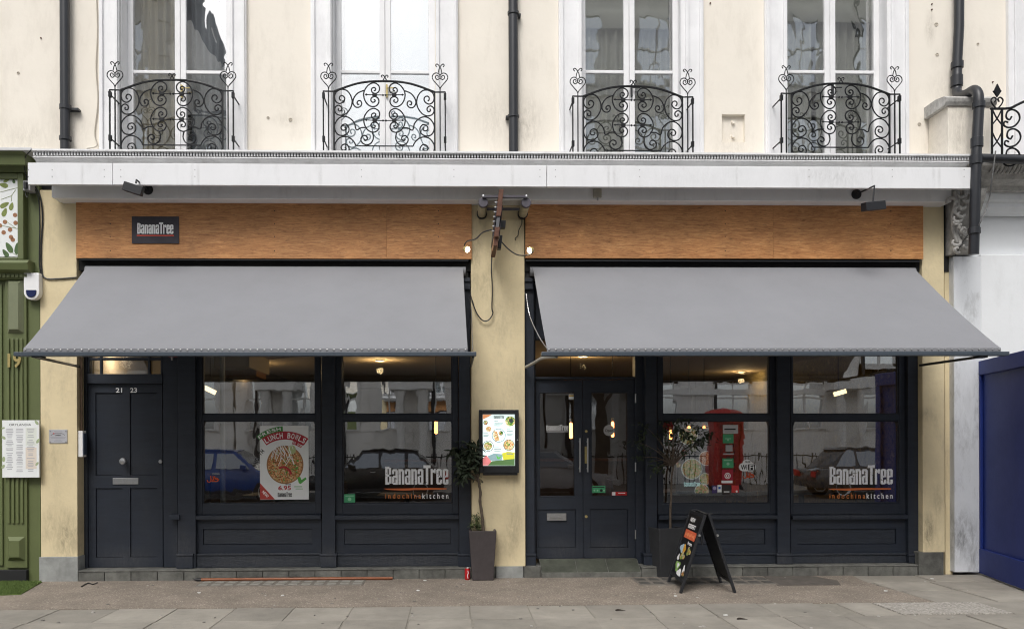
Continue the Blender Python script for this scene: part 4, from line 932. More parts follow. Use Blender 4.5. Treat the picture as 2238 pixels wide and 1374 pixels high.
pr3 = [pt(2099,0,0.03)+Vector((0,0,3.0)), pt(2096,60,0.03), pt(2092,135,0.03), pt(2091,195,0.03)]
pr3 += catmull([pt(2091,200,0.02), pt(2097,209,-0.06), pt(2112,206,-0.2), pt(2128,197,-0.34), pt(2137,205,-0.42), pt(2139,222,-0.44)], 4)
pr3 += [pt(2139,240,-0.44), pt(2134,330,-0.45), pt(2132,400,-0.46), pt(2128,556,-0.40)]
pipe('drainpipe', 'old black drainpipe with a double bend beside the carved console', pr3, r3, [(pt(2092,143,0.03),0.07,r3+0.014),(pt(2091,178,0.03),0.12,r3+0.012),(pt(2139,230,-0.44),0.06,r3+0.012),(pt(2135,312,-0.45),0.10,r3+0.01),(pt(2133,350,-0.455),0.09,r3+0.012),(pt(2129,505,-0.42),0.06,r3+0.012)])
solo('branch_pipe', MB().tube([pt(2138,345,-0.45), pt(2160,346,-0.47), pt(2245,350,-0.47), pt(2400,352,-0.47)], 0.045, 12), M_PIPE, 'horizontal black pipe branching right under the iron balcony', 'pipe', smooth=True)
solo('wall_cable', MB().tube(catmull([pt(2176,330,-0.52), pt(2168,390,-0.52), pt(2160,440,-0.45), pt(2140,490,-0.48), pt(2110,520,-0.2), pt(2088,558,-0.05)], 5), 0.007, 6), mat('white_black_cable', (0.10,0.10,0.10), 0.6), 'thin cable looping down across the carved console', 'cable', smooth=True)
solo('wall_cable', MB().tube(catmull([pt(209,-40,WY-0.012), pt(213,60,WY-0.012), pt(210,150,WY-0.012), pt(214,220,WY-0.012), pt(207,290,WY-0.012), pt(212,318,WY-0.02), pt(190,325,WY-0.1)], 5), 0.007, 5), mat('cream_cable', (0.45,0.41,0.35), 0.7), 'cream coloured cable on the wall left of the leftmost upper window', 'cable', smooth=True)

# ================================================================ wrought iron window railings
RY = -0.17
def RL(zx, zy):     # drawing of the railing: enlarged pixels about its centre line to metres
    return Vector(((zx-925)/1234.0, 0.0, (345-zy)/1234.0))
C1 = [(338,608),(320,590),(322,560),(346,542),(378,556),(389,592),(365,632),(315,650),(268,620),(252,560),(275,495),(340,460),(410,470),(465,530),(490,620),(468,710),(410,785),(345,810),(285,795),(255,750),(262,700),(305,674),(345,700),(345,740),(320,752),(303,735),(310,715)]
S2 = [(650,472),(570,505),(515,570),(500,640),(535,695),(590,695),(618,655),(605,615),(575,612),(557,635),(565,662),(585,655)]
C3 = [(782,472),(803,470),(806,445),(782,430),(753,450),(757,490),(800,512),(845,490),(860,440),(840,395),(785,368),(720,390),(668,450),(645,520),(660,600),(700,660),(760,690),(820,675),(850,625),(838,575),(795,552),(752,570),(742,605),(765,630),(795,622),(798,600),(780,597)]
C4 = [(x, y+345) for x, y in C3]
C5 = [(690,972),(610,975),(545,1005),(520,915),(460,850),(385,822),(310,850),(255,930),(258,1010),(300,1070),(375,1080),(435,1040),(445,980),(410,930),(360,938),(338,975),(355,1008),(390,1008),(405,985),(388,970)]
C6 = [(540,1220),(515,1170),(460,1115),(385,1095),(310,1120),(255,1200),(258,1280),(300,1340),(375,1350),(435,1310),(445,1250),(410,1200),(360,1208),(338,1245),(355,1278),(390,1278),(405,1255),(388,1240)]
S7 = [(760,1035),(775,1110),(745,1180),(685,1207),(625,1180),(605,1125),(640,1080),(685,1092),(692,1130),(662,1148),(645,1125)]
HE = [(172,480),(165,425),(112,362),(68,300),(82,245),(128,228),(168,255),(172,290),(138,318),(110,292),(122,260),(148,268),(145,292)]
FV = [(148,225),(160,170),(190,122),(216,106),(230,124),(214,145)]
FX = [(900,345),(930,290),(958,262),(975,274),(966,294)]
def make_railing():
    t_ = thing('window_railing', 'x', 'railing', (0,0,0), 'wrought iron railings at the upper windows')
    ZB = RL(0, 1390).z
    def tb(name, path, r, n=6, k=3): return part(name, MB().tube(catmull([RL(*q) for q in path], k), r, n), M_IRON, t_, smooth=True)
    arch = [(245,487),(330,455),(430,418),(560,378),(700,354),(810,346),(925,344),(1040,346),(1150,354),(1290,378),(1420,418),(1520,455),(1605,487)]
    tb('top_rail', arch, 0.0125)
    for m in (0, 1):
        f = (lambda q: (1850-q[0], q[1])) if m else (lambda q: q)
        for pth_ in (C1, S2, C3, C4, C5, C6, S7): tb('scroll', [f(q) for q in pth_], 0.0076)
        for xq, rr in ((245,0.0115),(172,0.009),(102,0.010)):
            part('upright', MB().tube([RL(*f((xq,485)))+Vector((0,0,0.0)), Vector((RL(*f((xq,0))).x,0,ZB))], rr, 4), M_IRON, t_)
        part('side_rail', MB().tube([RL(*f((98,485))), RL(*f((250,487)))], 0.0085, 4), M_IRON, t_)
        tb('finial_scroll', [f(q) for q in HE], 0.0058, 5); tb('finial_scroll', [f((344-q[0], q[1])) for q in HE], 0.0058, 5)
        tb('finial_scroll', [f(q) for q in FV], 0.0054, 5); tb('finial_scroll', [f((344-q[0], q[1])) for q in FV], 0.0054, 5)
        tb('crest_scroll', [(q[0] if m == 0 else 1862-q[0], q[1]) for q in FX], 0.0058, 5)
        for dy in (0, 345):
            ar = MB(); a, b_ = RL(*f((688,526+dy))), RL(*f((898,532+dy))); ar.tube([a, b_], 0.0055, 5)
            for e, s_ in ((a, -1 if not m else 1), (b_, 1 if not m else -1)):
                ar.tube([e+Vector((-0.004*s_,0,0)), e+Vector((0.004*s_,0,0)), e+Vector((0.024*s_,0,0))], [0.004,0.014,0.001], 6)
            ctr = RL(*f((793,528+dy))); ar.box(ctr.x-0.024, ctr.x+0.024, -0.010, 0.010, ctr.z-0.013, ctr.z+0.013)
            part('arrow_bar', ar, M_IRON, t_)
        for zy in (545, 1130):
            c = RL(*f((105, zy))); part('wall_stay', MB().box(c.x-0.014, c.x+0.014, -0.014, 0.02, c.z-0.03, c.z+0.03).tube([c, c+Vector((0,0.24,0))], 0.008, 5), M_IRON, t_)
    part('bottom_rail', MB().tube([RL(540,1220), RL(1310,1220)], 0.0075, 5), M_IRON, t_)
    return t_
rl0 = make_railing()
rc = [(375,173,'leftmost'),(840,176,'second'),(1383,187,'third'),(1837,181,'rightmost')]
for i, (px, py, nm) in enumerate(rc):
    o = rl0 if i == 0 else copy_tree(rl0)
    p = pt(px, py+2, RY); o.location = Vector((p.x, RY, p.z))
    o['label'] = 'black wrought iron scrollwork railing at the %s upper window%s' % (nm, ' from the left' if nm in ('second','third') else '')
# balcony railing of the neighbour, far right: heavier scrolls
br_ = thing('balcony_railing', 'heavy black iron balcony railing cut off by the right edge', 'railing', pt(2200, 345, -0.42))
BY = -0.42
def bt(name, pts_, r, k=4): part(name, MB().tube(catmull([pt(a, b_, BY) for a, b_ in pts_], k), r, 6), M_IRON, br_, smooth=True)
bt('top_rail', [(2165,238),(2205,237),(2222,230),(2245,220),(2300,205)], 0.014); bt('lower_rail', [(2165,340),(2205,340),(2300,342)], 0.014)
for px in (2168, 2190): part('upright', MB().tube([pt(px,240,BY), pt(px,340,BY)], 0.012, 4), M_IRON, br_)
for dx, dy in ((0,0),(2,42),(0,84)):
    bt('scroll', [(2211+dx,255+dy),(2206+dx,262+dy),(2199+dx,256+dy),(2202+dx,244+dy),(2214+dx,240+dy),(2226+dx,248+dy),(2228+dx,262+dy),(2218+dx,275+dy),(2204+dx,279+dy),(2194+dx,274+dy),(2196+dx,266+dy),(2203+dx,268+dy)], 0.010)
for py in (240, 290): bt('lattice', [(2169,py),(2178,py+18),(2189,py+32)], 0.008, 3); bt('lattice', [(2189,py),(2180,py+18),(2169,py+32)], 0.008, 3)
for s in (1,-1): bt('finial_scroll', [(2179+s*2,237),(2179+s*10,228),(2179+s*13,219),(2179+s*7,213),(2179+s*2,217),(2179+s*5,223)], 0.008); bt('finial_scroll', [(2179,212),(2179+s*6,203),(2179+s*9,199)], 0.007)
part('finial', MB().prism([(pt(2172,194,BY).x,pt(2172,200,BY).z),(pt(2179,186,BY).x,pt(2179,184,BY).z),(pt(2187,194,BY).x,pt(2187,200,BY).z),(pt(2179,194,BY).x,pt(2179,212,BY).z)], BY-0.01, BY+0.01, 'y'), M_IRON, br_)

# ================================================================ awnings
def awning(px_t0, px_t1, px_f0, px_f1, bar0, bar1, label, seed):
    yb, yf = -0.02, -1.373
    zt, zf = pt(1000,585,yb).z, pt(1000,760,yf).z
    x0, x1 = pt(px_t0,583,yb).x, pt(px_t1,583,yb).x; f0, f1 = pt(px_f0,762,yf).x, pt(px_f1,762,yf).x
    t_ = thing('awning', label, 'awning', ((x0+x1)/2, 0.0, zf), 'grey roller awnings over the shopfront')
    rnd = random.Random(seed); n, k = 64, 24; mb = MB(); ph = [rnd.uniform(0,6) for _ in range(4)]
    for lay in (0, 1):
        for j in range(k+1):
            v = j/k
            for i in range(n+1):
                u = i/n
                wv = 0.010*math.sin(u*7+ph[0]+v*2)+0.006*math.sin(u*19+ph[1]+v)*v+0.004*math.sin(u*37+ph[2]-v*3)*(1-v)-(0.003 if (u*4.0) % 1.0 < 0.016 else 0.0)
                z = zt+(zf-zt)*v-0.024*math.sin(v*math.pi)+wv*math.sin(v*math.pi)**0.5 - lay*0.003
                mb.v.append(Vector((x0+(f0-x0)*v+((x1+(f1-x1)*v)-(x0+(f0-x0)*v))*u, yb+(yf-yb)*v, z)))
    S = (n+1)*(k+1)
    for j in range(k):
        for i in range(n):
            a = j*(n+1)+i; mb.f.append((a, a+1, a+n+2, a+n+1)); mb.f.append((S+a+n+1, S+a+n+2, S+a+1, S+a))
    for i in range(n): mb.f.append((k*(n+1)+i, k*(n+1)+i+1, S+k*(n+1)+i+1, S+k*(n+1)+i))
    for j in range(k): mb.f.append((j*(n+1), (j+1)*(n+1), S+(j+1)*(n+1), S+j*(n+1))); mb.f.append((j*(n+1)+n, S+j*(n+1)+n, S+(j+1)*(n+1)+n, (j+1)*(n+1)+n))
    part('canopy', mb, M_FAB, t_, smooth=True)
    # roller in its recess, front bar with studs
    part('roller', MB().cyl((x0-0.03, 0.03, zt-0.03), (x1+0.03, 0.03, zt-0.03), 0.05, n=16), M_FAB, t_, smooth=True)
    part('housing', MB().box(x0-0.08, x1+0.06, 0.085, 0.13, zt-0.12, zt+0.13).box(x0-0.08, x1+0.06, -0.03, 0.084, zt+0.075, zt+0.088), M_BLACK, t_)
    b0, b1 = pt(bar0,770,yf).x, pt(bar1,770,yf).x
    part('clamp_strip', MB().box(f0, f1, yf-0.012, yf+0.004, zf-0.038, zf-0.001), M_FAB, t_, 0.003)
    part('front_bar', MB().box(b0, b1, yf-0.03, yf+0.05, zf-0.078, zf-0.039), mat('blue_grey_bar', (0.055,0.07,0.09), 0.4, 0.1, 5), t_, 0.006)
    st = MB(); ns = int((f1-f0)/0.066)
    for i in range(ns+1): st.lathe([(0.009,0.0),(0.008,-0.005),(0.0,-0.007)], (f0+0.02+i*(f1-f0-0.04)/ns, yf-0.012, zf-0.018), 'y', 7)
    part('stud', st, M_STEEL, t_, kind='stuff')
    return t_
aw1 = awning(190, 1012, 52, 1022, 33, 1041, 'grey fabric awning over the left shopfront', 3)
aw2 = awning(1165, 1998, 1195, 2186, 1183, 2202, 'grey fabric awning over the right shopfront', 8)
def arm(aw, a, b_, r, mt): part('arm', MB().tube([a, b_], r, 8), mt, aw, smooth=True)
arm(aw1, pt(78,780,-1.33), pt(174,801,0.02), 0.014, M_BLACK); part('arm_bracket', MB().pbox(68, 775, 90, 781, -1.39, -1.30), M_BLACK, aw1, 0.004)
arm(aw1, pt(1034,779,-1.33), pt(1029,800,0.04), 0.014, M_BLACK)
arm(aw2, pt(2152,778,-1.33), pt(2011,798,0.02), 0.014, M_BLACK); part('arm_bracket', MB().pbox(2140, 773, 2160, 781, -1.39, -1.30), M_BLACK, aw2, 0.004)
part('arm', MB().tube(catmull([pt(1149,802,0.02), pt(1168,792,-0.3), pt(1186,782,-0.9), pt(1216,779,-1.33)], 4), 0.016, 8), mat('pale_grey_arm', (0.35,0.35,0.33), 0.5), aw2, smooth=True)
def chain(aw, pts_):
    ch = MB(); P = catmull(pts_, 14)
    acc = 0
    for i in range(len(P)-1):
        d = (P[i+1]-P[i]); L_ = d.length
        n_ = max(1, int(L_/0.022))
        for j in range(n_): 
            c = P[i]+d*((j+0.5)/n_); dn_ = d.normalized()*0.011; ch.tube([c-dn_, c, c+dn_], [0.002,0.007,0.002], 5)
    part('chain', ch, M_STEEL, aw)
chain(aw1, [pt(1028,650,0.02), pt(1031,700,-0.02), pt(1033,765,-0.06)])
chain(aw2, [pt(1150,642,0.02), pt(1158,690,-0.2), pt(1178,735,-0.8), pt(1196,762,-1.3)])
# upper side posts beside the awnings with small capitals
for (a, b_) in ((1013,1029),(1148,1166)):
    part('pilaster_cap', MB().box(sx(a,0.05), sx(b_,0.05), 0.05, 0.09, sz(632,1090,0.05), sz(611,1090,0.05)).box(sx(a,0.04)-0.01, sx(b_,0.04)-0.002, 0.03, 0.09, sz(616,1090,0.05), sz(608,1090,0.05)), M_NAVY, bld, 0.005)

# ================================================================ signs and lamps on the front
# name plaque on the wood
q0, q1, r0, r1_ = xz(288, 473, 391, 532, -0.05)
pl = thing('name_plaque', 'dark plaque reading BananaTree on the left wooden fascia', 'sign', ((q0+q1)/2, -0.05, r0))
part('plate', MB().box(q0, q1, -0.052, -0.0422, r0, r1_), M_PLAQUE, pl, 0.002)
logo(300, 486, 379, 511, -0.0522, M_VWHITE, pl)
part('underline', MB().pbox(299, 513.5, 380, 516, -0.0535, -0.0522), mat('red_orange_vinyl', (0.60,0.06,0.03), 0.5), pl)
s_ = MB()
for px in (291, 388):
    for py in (476, 528): s_.lathe([(0.006,-0.003),(0.006,0.0)], pt(px, py, -0.052), 'y', 8)
split('screw', s_, M_BLACK, pl)
# two black sign lamps
def sign_lamp(rose, elbow, neck, h0_, h1_, label):
    c = pt(*rose, -0.2); t_ = thing('sign_lamp', label, 'lamp', c, 'black sign lamps on the frieze')
    part('rose', MB().lathe([(0.055,-0.002),(0.055,-0.012),(0.03,-0.02),(0.0,-0.02)], c, 'y', 20), M_BLACK, t_, smooth=True)
    part('arm', MB().tube([c, pt(*elbow, -0.52), pt(*neck, -0.52)], 0.009, 8), M_BLACK, t_, smooth=True)
    a, b_ = pt(*h0_, -0.53), pt(*h1_, -0.50); d = (b_-a).normalized(); up = Vector((0,0,1)); si = d.cross(up).normalized(); up2 = si.cross(d)
    mb = MB()
    for (l, hh) in (((b_-a).length, 0.046),):
        n = len(mb.v)
        for t2 in (0, l):
            for (s2, u2) in ((-0.05,-0.8),(0.05,-1.1),(0.05,0.9),(-0.04,1.1)): mb.v.append(a+d*t2+si*s2+up2*(u2*hh))
        mb.f += [(n,n+1,n+2,n+3),(n+7,n+6,n+5,n+4)]+[(n+i,n+(i+1)%4,n+4+(i+1)%4,n+4+i) for i in range(4)]
    part('head', mb, M_BLACK, t_, 0.004)
    return t_
sign_lamp((324,415), (298,393), (297,401), (271,407), (312,420), 'black sign lamp above the BananaTree plaque')
sign_lamp((1871,425), (1911,406), (1908,441), (1887,453), (1930,449), 'black sign lamp hanging at the right end of the frieze')
ebox = thing('junction_box', 'small beige junction box under the white board above the right fascia', 'junction box', pt(1305, 430, -0.22))
part('case', MB().pbox(1297, 412, 1315, 431, -0.23, -0.202), mat('beige_box', (0.42,0.40,0.33), 0.6, 0.1, 10), ebox, 0.003)
part('gland', MB().cyl(pt(1306,431,-0.215), pt(1306,438,-0.215), 0.010, n=8), M_GREY, ebox)
# hanging sign, seen edge on, between two tubes
TZ = pt(1100, 469, 0.0).z
hs_ = thing('hanging_sign', 'weathered projecting sign seen edge on above the middle yellow pilaster', 'sign', pt(1088, 560, 0.0))
xa, xb = pt(1053,469,0).x, pt(1142,469,0).x
tubm = mat('dirty_cream_tube', (0.42,0.38,0.26), 0.6, 0.2, 10)
for xx in (xa, xb):
    p = part('tube', MB().cyl((xx,0.0,TZ), (xx,-0.44,TZ), 0.048, n=20), tubm, hs_, smooth=True)
    part('end_cap', MB().lathe([(0.052,0.03),(0.053,-0.01),(0.048,-0.016),(0.0,-0.017)], (xx,-0.44,TZ), 'y', 20), mat('violet_grey_cap', (0.075,0.068,0.085), 0.5, 0.2, 20), p, smooth=True)
    part('clamp', MB().lathe([(0.058,0.0),(0.058,-0.04)], (xx,-0.002,TZ), 'y', 18), M_BLACK, p)
for (yy, zz) in ((-0.47, TZ+0.055), (-0.14, TZ+0.02)):
    part('cross_bar', MB().box(xa-0.01, xb+0.01, yy-0.012, yy+0.012, zz-0.014, zz+0.014), mat('violet_grey_bar', (0.06,0.055,0.068), 0.5), hs_, 0.003)
for xx in (xa, xb): part('ball', MB().lathe([(0.0,-0.016),(0.012,-0.012),(0.016,0),(0.012,0.012),(0.0,0.016)], (xx,-0.47,TZ+0.06), 'z', 12), M_STEEL, hs_, smooth=True)
SXX = pt(1092, 500, -0.3).x; zs1 = TZ+0.01; zs0 = pt(1076, 563, -0.05).z
y0_, y1_ = -0.60, -0.06
def lean(mb):
    for v in mb.v: v.x -= (zs1+0.06-v.z)*0.11
    return mb
split('panel', lean(MB().box(SXX-0.035, SXX-0.028, y0_+0.02, y1_-0.02, zs0+0.10, zs1-0.04).box(SXX+0.028, SXX+0.035, y0_+0.02, y1_-0.02, zs0+0.10, zs1-0.08)), M_PLAQUE, hs_, 0.002)
part('core', lean(MB().box(SXX-0.018, SXX+0.018, y0_, y1_, zs0+0.14, zs1-0.16)), mat('grey_sign_edge', (0.11,0.11,0.12), 0.6, 0.2, 15), hs_, 0.004)
split('frame', lean(MB().box(SXX-0.024, SXX+0.024, y0_-0.012, y1_, zs1-0.16, zs1+0.08).box(SXX-0.024, SXX+0.024, y0_+0.02, y1_, zs0, zs0+0.14)), M_RUSTWOOD, hs_, 0.004)
split('frame', lean(MB().box(SXX-0.026, SXX+0.026, y0_-0.014, y0_+0.01, zs0+0.09, zs0+0.19).box(SXX-0.026, SXX+0.026, y0_-0.014, y0_+0.01, zs1-0.2, zs1-0.05)), M_RUSTWOOD, hs_, 0.003)
bk = MB()
for i in range(7): bk.cyl((SXX-0.055, y0_+0.03, zs0+0.16+i*0.05), (SXX-0.026, y0_+0.03, zs0+0.16+i*0.05), 0.008, n=6)
split('led_clip', lean(bk), M_STEEL, hs_)
split('driver', lean(MB().box(SXX+0.03, SXX+0.07, y0_+0.2, y0_+0.3, zs0+0.02, zs0+0.16).box(SXX+0.03, SXX+0.09, y0_+0.2, y0_+0.28, zs0+0.24, zs0+0.32)), M_BLACK, hs_, 0.006)
# two lit spot lamps on cables beside it
E_SPOT = emis('lit_spot', (1.0,0.90,0.66), 16)
def spot(px, py, path, label, aim):
    c = pt(px, py, -0.30); t_ = thing('spot_lamp', label, 'lamp', c, 'small lit spot lamps beside the hanging sign')
    ax = Vector(aim).normalized()
    part('housing', MB().tube([c+ax*-0.05, c+ax*-0.035, c], [0.012,0.030,0.034], 14), M_BRASS, t_, smooth=True)
    part('bulb', MB().tube([c+ax*0.002, c+ax*0.012, c+ax*0.022, c+ax*0.03], [0.031,0.029,0.02,0.002], 14), E_SPOT, t_, smooth=True)
    part('cable', MB().tube(catmull(path, 6), 0.007, 6), M_BLACK, t_, smooth=True)
    ld = bpy.data.lights.new('spot_light', 'SPOT'); ld.energy = 6; ld.color = (1,0.85,0.55); ld.spot_size = rad(110); ld.spot_blend = 0.6; ld.shadow_soft_size = 0.03
    lo = bpy.data.objects.new('light', ld); COL.objects.link(lo); lo.parent = t_; lo.location = ax*0.04; lo.rotation_euler = (-ax).to_track_quat('Z','Y').to_euler()
spot(1021, 545, [pt(1075,502,-0.34), pt(1055,508,-0.33), pt(1040,522,-0.32), pt(1022,527,-0.31), pt(1015,536,-0.29), pt(1019,545,-0.27)], 'lit spot lamp on a cable left of the hanging sign', (0.55,-0.45,-0.3))
spot(1158, 547, [pt(1095,527,-0.34), pt(1112,545,-0.33), pt(1132,557,-0.32), pt(1155,557,-0.31), pt(1166,548,-0.29), pt(1160,542,-0.27)], 'lit spot lamp on a cable right of the hanging sign', (-0.62,-0.40,-0.2))
solo('hanging_cable', MB().tube(catmull([pt(1075,562,-0.05), pt(1074,590,-0.05), pt(1076,630,-0.04), pt(1075,672,-0.04), pt(1077,685,-0.04), pt(1068,699,-0.04), pt(1055,700,-0.04), pt(1042,684,-0.04), pt(1033,660,-0.02), pt(1027,640,0.0)], 6), 0.0075, 6), M_BLACK, 'black cable hanging in a loop on the middle yellow pilaster', 'cable', smooth=True)
solo('loose_wire', MB().tube(catmull([pt(1141,474,-0.06), pt(1140,490,-0.03), pt(1134,503,-0.03), pt(1132,515,-0.02), pt(1126,521,-0.02), pt(1127,525,-0.02)], 5), 0.005, 5), M_BLACK, 'short loose wire below the right tube of the hanging sign', 'cable')
# lit menu case
mc = thing('menu_case', 'black wall case with a lit food menu on the middle yellow pilaster', 'menu case', pt(1090, 1035, 0))
x0, x1, z0, z1 = xz(1047, 895, 1134, 1033, -0.10)
part('case', MB().ring(x0, x1, z0, z1, 0.042, -0.10, -0.002, 0.075, 0.05).box(x0+0.042, x1-0.042, -0.05, -0.003, z0+0.075, z1-0.05), M_BLACK, mc, 0.005)
part('bottom_cover', MB().pbox(1056, 1031, 1131, 1038, -0.085, -0.002), M_BLACK, mc, 0.003)
part('lock', MB().lathe([(0.008,0),(0.008,-0.006),(0,-0.007)], pt(1131, 961, -0.10), 'y', 10), M_STEEL, mc)
sx0, sx1, sz0, sz1 = xz(1055, 905, 1125, 1017, -0.06)
E_SCR = emis('lit_menu_sheet', (0.80,0.95,0.93), 0.62)
scn = part('lit_sheet', MB().box(sx0, sx1, -0.0535, -0.0505, sz0, sz1), E_SCR, mc)
Fg = emis_ramp('lit_salad_print', 70, [(0.0,(0.02,0.12,0.01)),(0.4,(0.14,0.35,0.05)),(0.65,(0.55,0.45,0.15)),(0.85,(0.75,0.65,0.4)),(1.0,(0.4,0.1,0.02))], 0.5)
Fn = emis_ramp('lit_noodle_print', 75, [(0.0,(0.45,0.16,0.04)),(0.4,(0.75,0.45,0.2)),(0.7,(0.85,0.7,0.45)),(0.85,(0.1,0.3,0.03)),(1.0,(0.8,0.75,0.6))], 0.5)
E_D = emis('lit_menu_dark', (0.05,0.07,0.07), 0.2); E_Y = emis('lit_menu_yellow', (0.62,0.60,0.05), 0.5); E_O = emis('lit_menu_orange', (0.85,0.35,0.15), 0.5); E_G = emis('lit_menu_green', (0.10,0.20,0.07), 0.4); E_W = emis('lit_menu_white', (0.85,0.93,0.92), 0.62); E_P = emis('lit_menu_pink', (0.8,0.25,0.25), 0.5); E_BG = emis('lit_menu_blue_grey', (0.28,0.42,0.45), 0.45)
def mdisc(px, py, r, m_, lay): c = pt(px, py, -0.054); part('print', MB().disc((c.x,c.z), r/196, r/196, -0.0536-0.0006*lay, -0.0535-0.0006*(lay-1), 24), m_, scn)
def mpoly(pts_, m_, lay): part('print', MB().prism([(pt(a,b_,-0.054).x, pt(a,b_,-0.054).z) for a,b_ in pts_], -0.0536-0.0006*lay, -0.0535-0.0006*(lay-1), 'y'), m_, scn)
logo(1079, 907, 1102, 914, -0.0541, E_D, scn, 0.0005)
mpoly([(1055.3,905.5),(1075,905.5),(1068,910),(1055.3,916)], E_O, 1)
mdisc(1115, 920, 11, Fg, 1); mdisc(1117, 919, 4.5, E_D, 2)
mdisc(1061.5, 923, 5, E_D, 1); mdisc(1061.5, 923, 4, Fn, 2); mdisc(1068, 937, 6, Fn, 1)
mdisc(1090, 951, 15.5, E_BG, 1); mdisc(1090, 951, 13.5, E_W, 2); mpoly([(1079,940),(1087,943),(1092,962),(1083,964),(1078,952)], Fn, 3); mdisc(1094.5, 946, 5, E_D, 3); mdisc(1094.5, 946, 4, Fg, 4)
mdisc(1067, 974, 12, E_D, 1); mdisc(1067, 974, 10.8, E_W, 2); mdisc(1066.5, 974, 9, Fg, 3)
mdisc(1112, 972, 12.3, E_D, 1); mdisc(1112, 972, 11.2, Fn, 2); mdisc(1110, 970, 5, Fg, 3)
mpoly([(1097,990),(1110,986),(1124.6,988),(1124.6,1006),(1100,1004)], E_Y, 1); mpoly([(1066,996),(1080,990),(1100,992),(1096,1006),(1070,1006)], E_BG, 1)
mpoly([(1066,1016.5),(1075,1007),(1124.6,1002),(1124.6,1016.5)], E_G, 2); mpoly([(1055.3,1001),(1063,994),(1074,1008),(1068,1016.5),(1055.3,1016.5)], E_P, 2)
mpoly([(1084,993),(1090,999),(1097,995),(1091,1003),(1087,1002)], emis('lit_menu_leaf', (0.12,0.5,0.08), 0.5), 3)
tl = MB()
for (px, py, w_) in ((1080,919.5,9),(1080,924,20),(1080,926.5,18),(1080,929,14),(1107,937,8),(1107,941,14),(1107,944,12),(1107,947,14),(1107,950,12),(1056.5,944.5,10),(1056.5,949,12),(1056.5,952,10),(1080,975,12),(1080,980,16),(1080,984,15),(1107,988,13),(1107,991,14)):
    tl.pbox(px, py, px+w_, py+1.4, -0.0548, -0.0540)
split('print_line', tl, emis('lit_menu_text', (0.22,0.30,0.30), 0.3), scn)
ptext('lettering', 'lucky you', 1079, 1002, 1100, 1007, -0.0558, E_W, scn, 0.01, depth=0.0005) if False else None
# small steel plaque on the left pilaster
sp = thing('steel_plaque', 'small steel office plaque on the left yellow pilaster', 'plaque', pt(127, 968, 0))
part('plate', MB().pbox(107, 938, 147, 968, -0.008, -0.001), mat('brushed_plaque', (0.55,0.55,0.58), 0.4, 0.05, 20, metal=0.4), sp, 0.002)
ptext('lettering', 'ORBIT', 120, 949, 134, 952, -0.0085, M_INK, sp, 0.02)
ln = MB()
for (py, a, b_) in ((941,118,136),(954,110,144),(956.3,112,142),(960,121,133),(963,118,136)): ln.pbox(a, py, b_, py+1, -0.0095, -0.008)
part('print_lines', ln, ink, sp, kind='stuff'); part('swoosh', MB().tube(catmull([pt(111,951,-0.0085), pt(118,947,-0.0085), pt(127,945.5,-0.0085), pt(136,947,-0.0085), pt(142,951,-0.0085)], 4), 0.002, 4), M_INK, sp)
part('dot', MB().disc((pt(118.5,947,0).x, pt(118.5,947,0).z), 0.008, 0.007, -0.0105, -0.008, 10), M_RED, sp)
sq = MB()
for px in (110, 144):
    for py in (941.5, 965): sq.lathe([(0.008,-0.004),(0.006,-0.006),(0,-0.006)], pt(px, py, -0.008), 'y', 8)
split('screw', sq, M_GREY, sp)
# intercom on the reveal beside the numbered door, with its pipe
ic = thing('intercom', 'white intercom unit on the reveal left of the numbered door', 'intercom', pt(180, 998, 0.06))
xi = pt(168, 970, 0.0).x
part('backbox', MB().box(xi+0.002, xi+0.055, 0.02, 0.11, pt(178,998,0.05).z, pt(178,941,0.05).z), M_WHITE, ic, 0.006)
part('panel', MB().box(xi+0.056, xi+0.066, 0.03, 0.10, pt(178,993,0.05).z, pt(178,946,0.05).z), mat('blue_grey_panel', (0.05,0.07,0.11), 0.3), ic, 0.002)
part('conduit', MB().tube([(xi+0.02,0.07,pt(178,941,0.05).z), (xi+0.02,0.07,pt(178,780,0.05).z+0.4)], 0.012, 8), mat('rusty_conduit', (0.11,0.07,0.045), 0.7, 0.3, 12), ic)
ra = thing('red_sounder', 'small red alarm sounder above the post beside the numbered door', 'alarm', pt(375, 783, 0.1))
part('base', MB().pbox(365, 770, 386, 779, 0.09, 0.158), M_RED, ra, 0.006); part('lens', MB().cyl(pt(376,779.5,0.12), pt(376,787,0.12), 0.014, 0.010, 10), M_GREY, ra, smooth=True)

# ================================================================ on and behind the glass
GY = 0.18     # just in front of the shop panes
def window_logo(px0, label):
    t_ = thing('window_lettering', label, 'lettering', pt(px0, 1090, GY), 'restaurant name lettering on the shop windows')
    m_ = mat('distressed_white_vinyl', (0.85,0.86,0.87), 0.5)
    logo(px0, 1016, px0+138, 1058, GY, M_DWH, t_)
    bar = [(px0-4,1067),(px0+40,1066.5),(px0+70,1065.5),(px0+134,1066),(px0+134,1069),(px0+66,1070),(px0+40,1071.5),(px0+4,1069.5)]
    part('underline', MB().prism([(pt(a,b_,GY).x, pt(a,b_,GY).z) for a,b_ in bar], GY-0.001, GY, 'y'), M_ORANGE, t_)
    ptext('lettering', 'i n d o c h i n a', px0, 1077, px0+78, 1089, GY, mat('dull_orange_vinyl', (0.58,0.19,0.05), 0.5), t_, 0.012, depth=0.001)
    ptext('lettering', 'k i t c h e n', px0+81, 1077, px0+138, 1089, GY, M_VWHITE, t_, 0.012, depth=0.001)
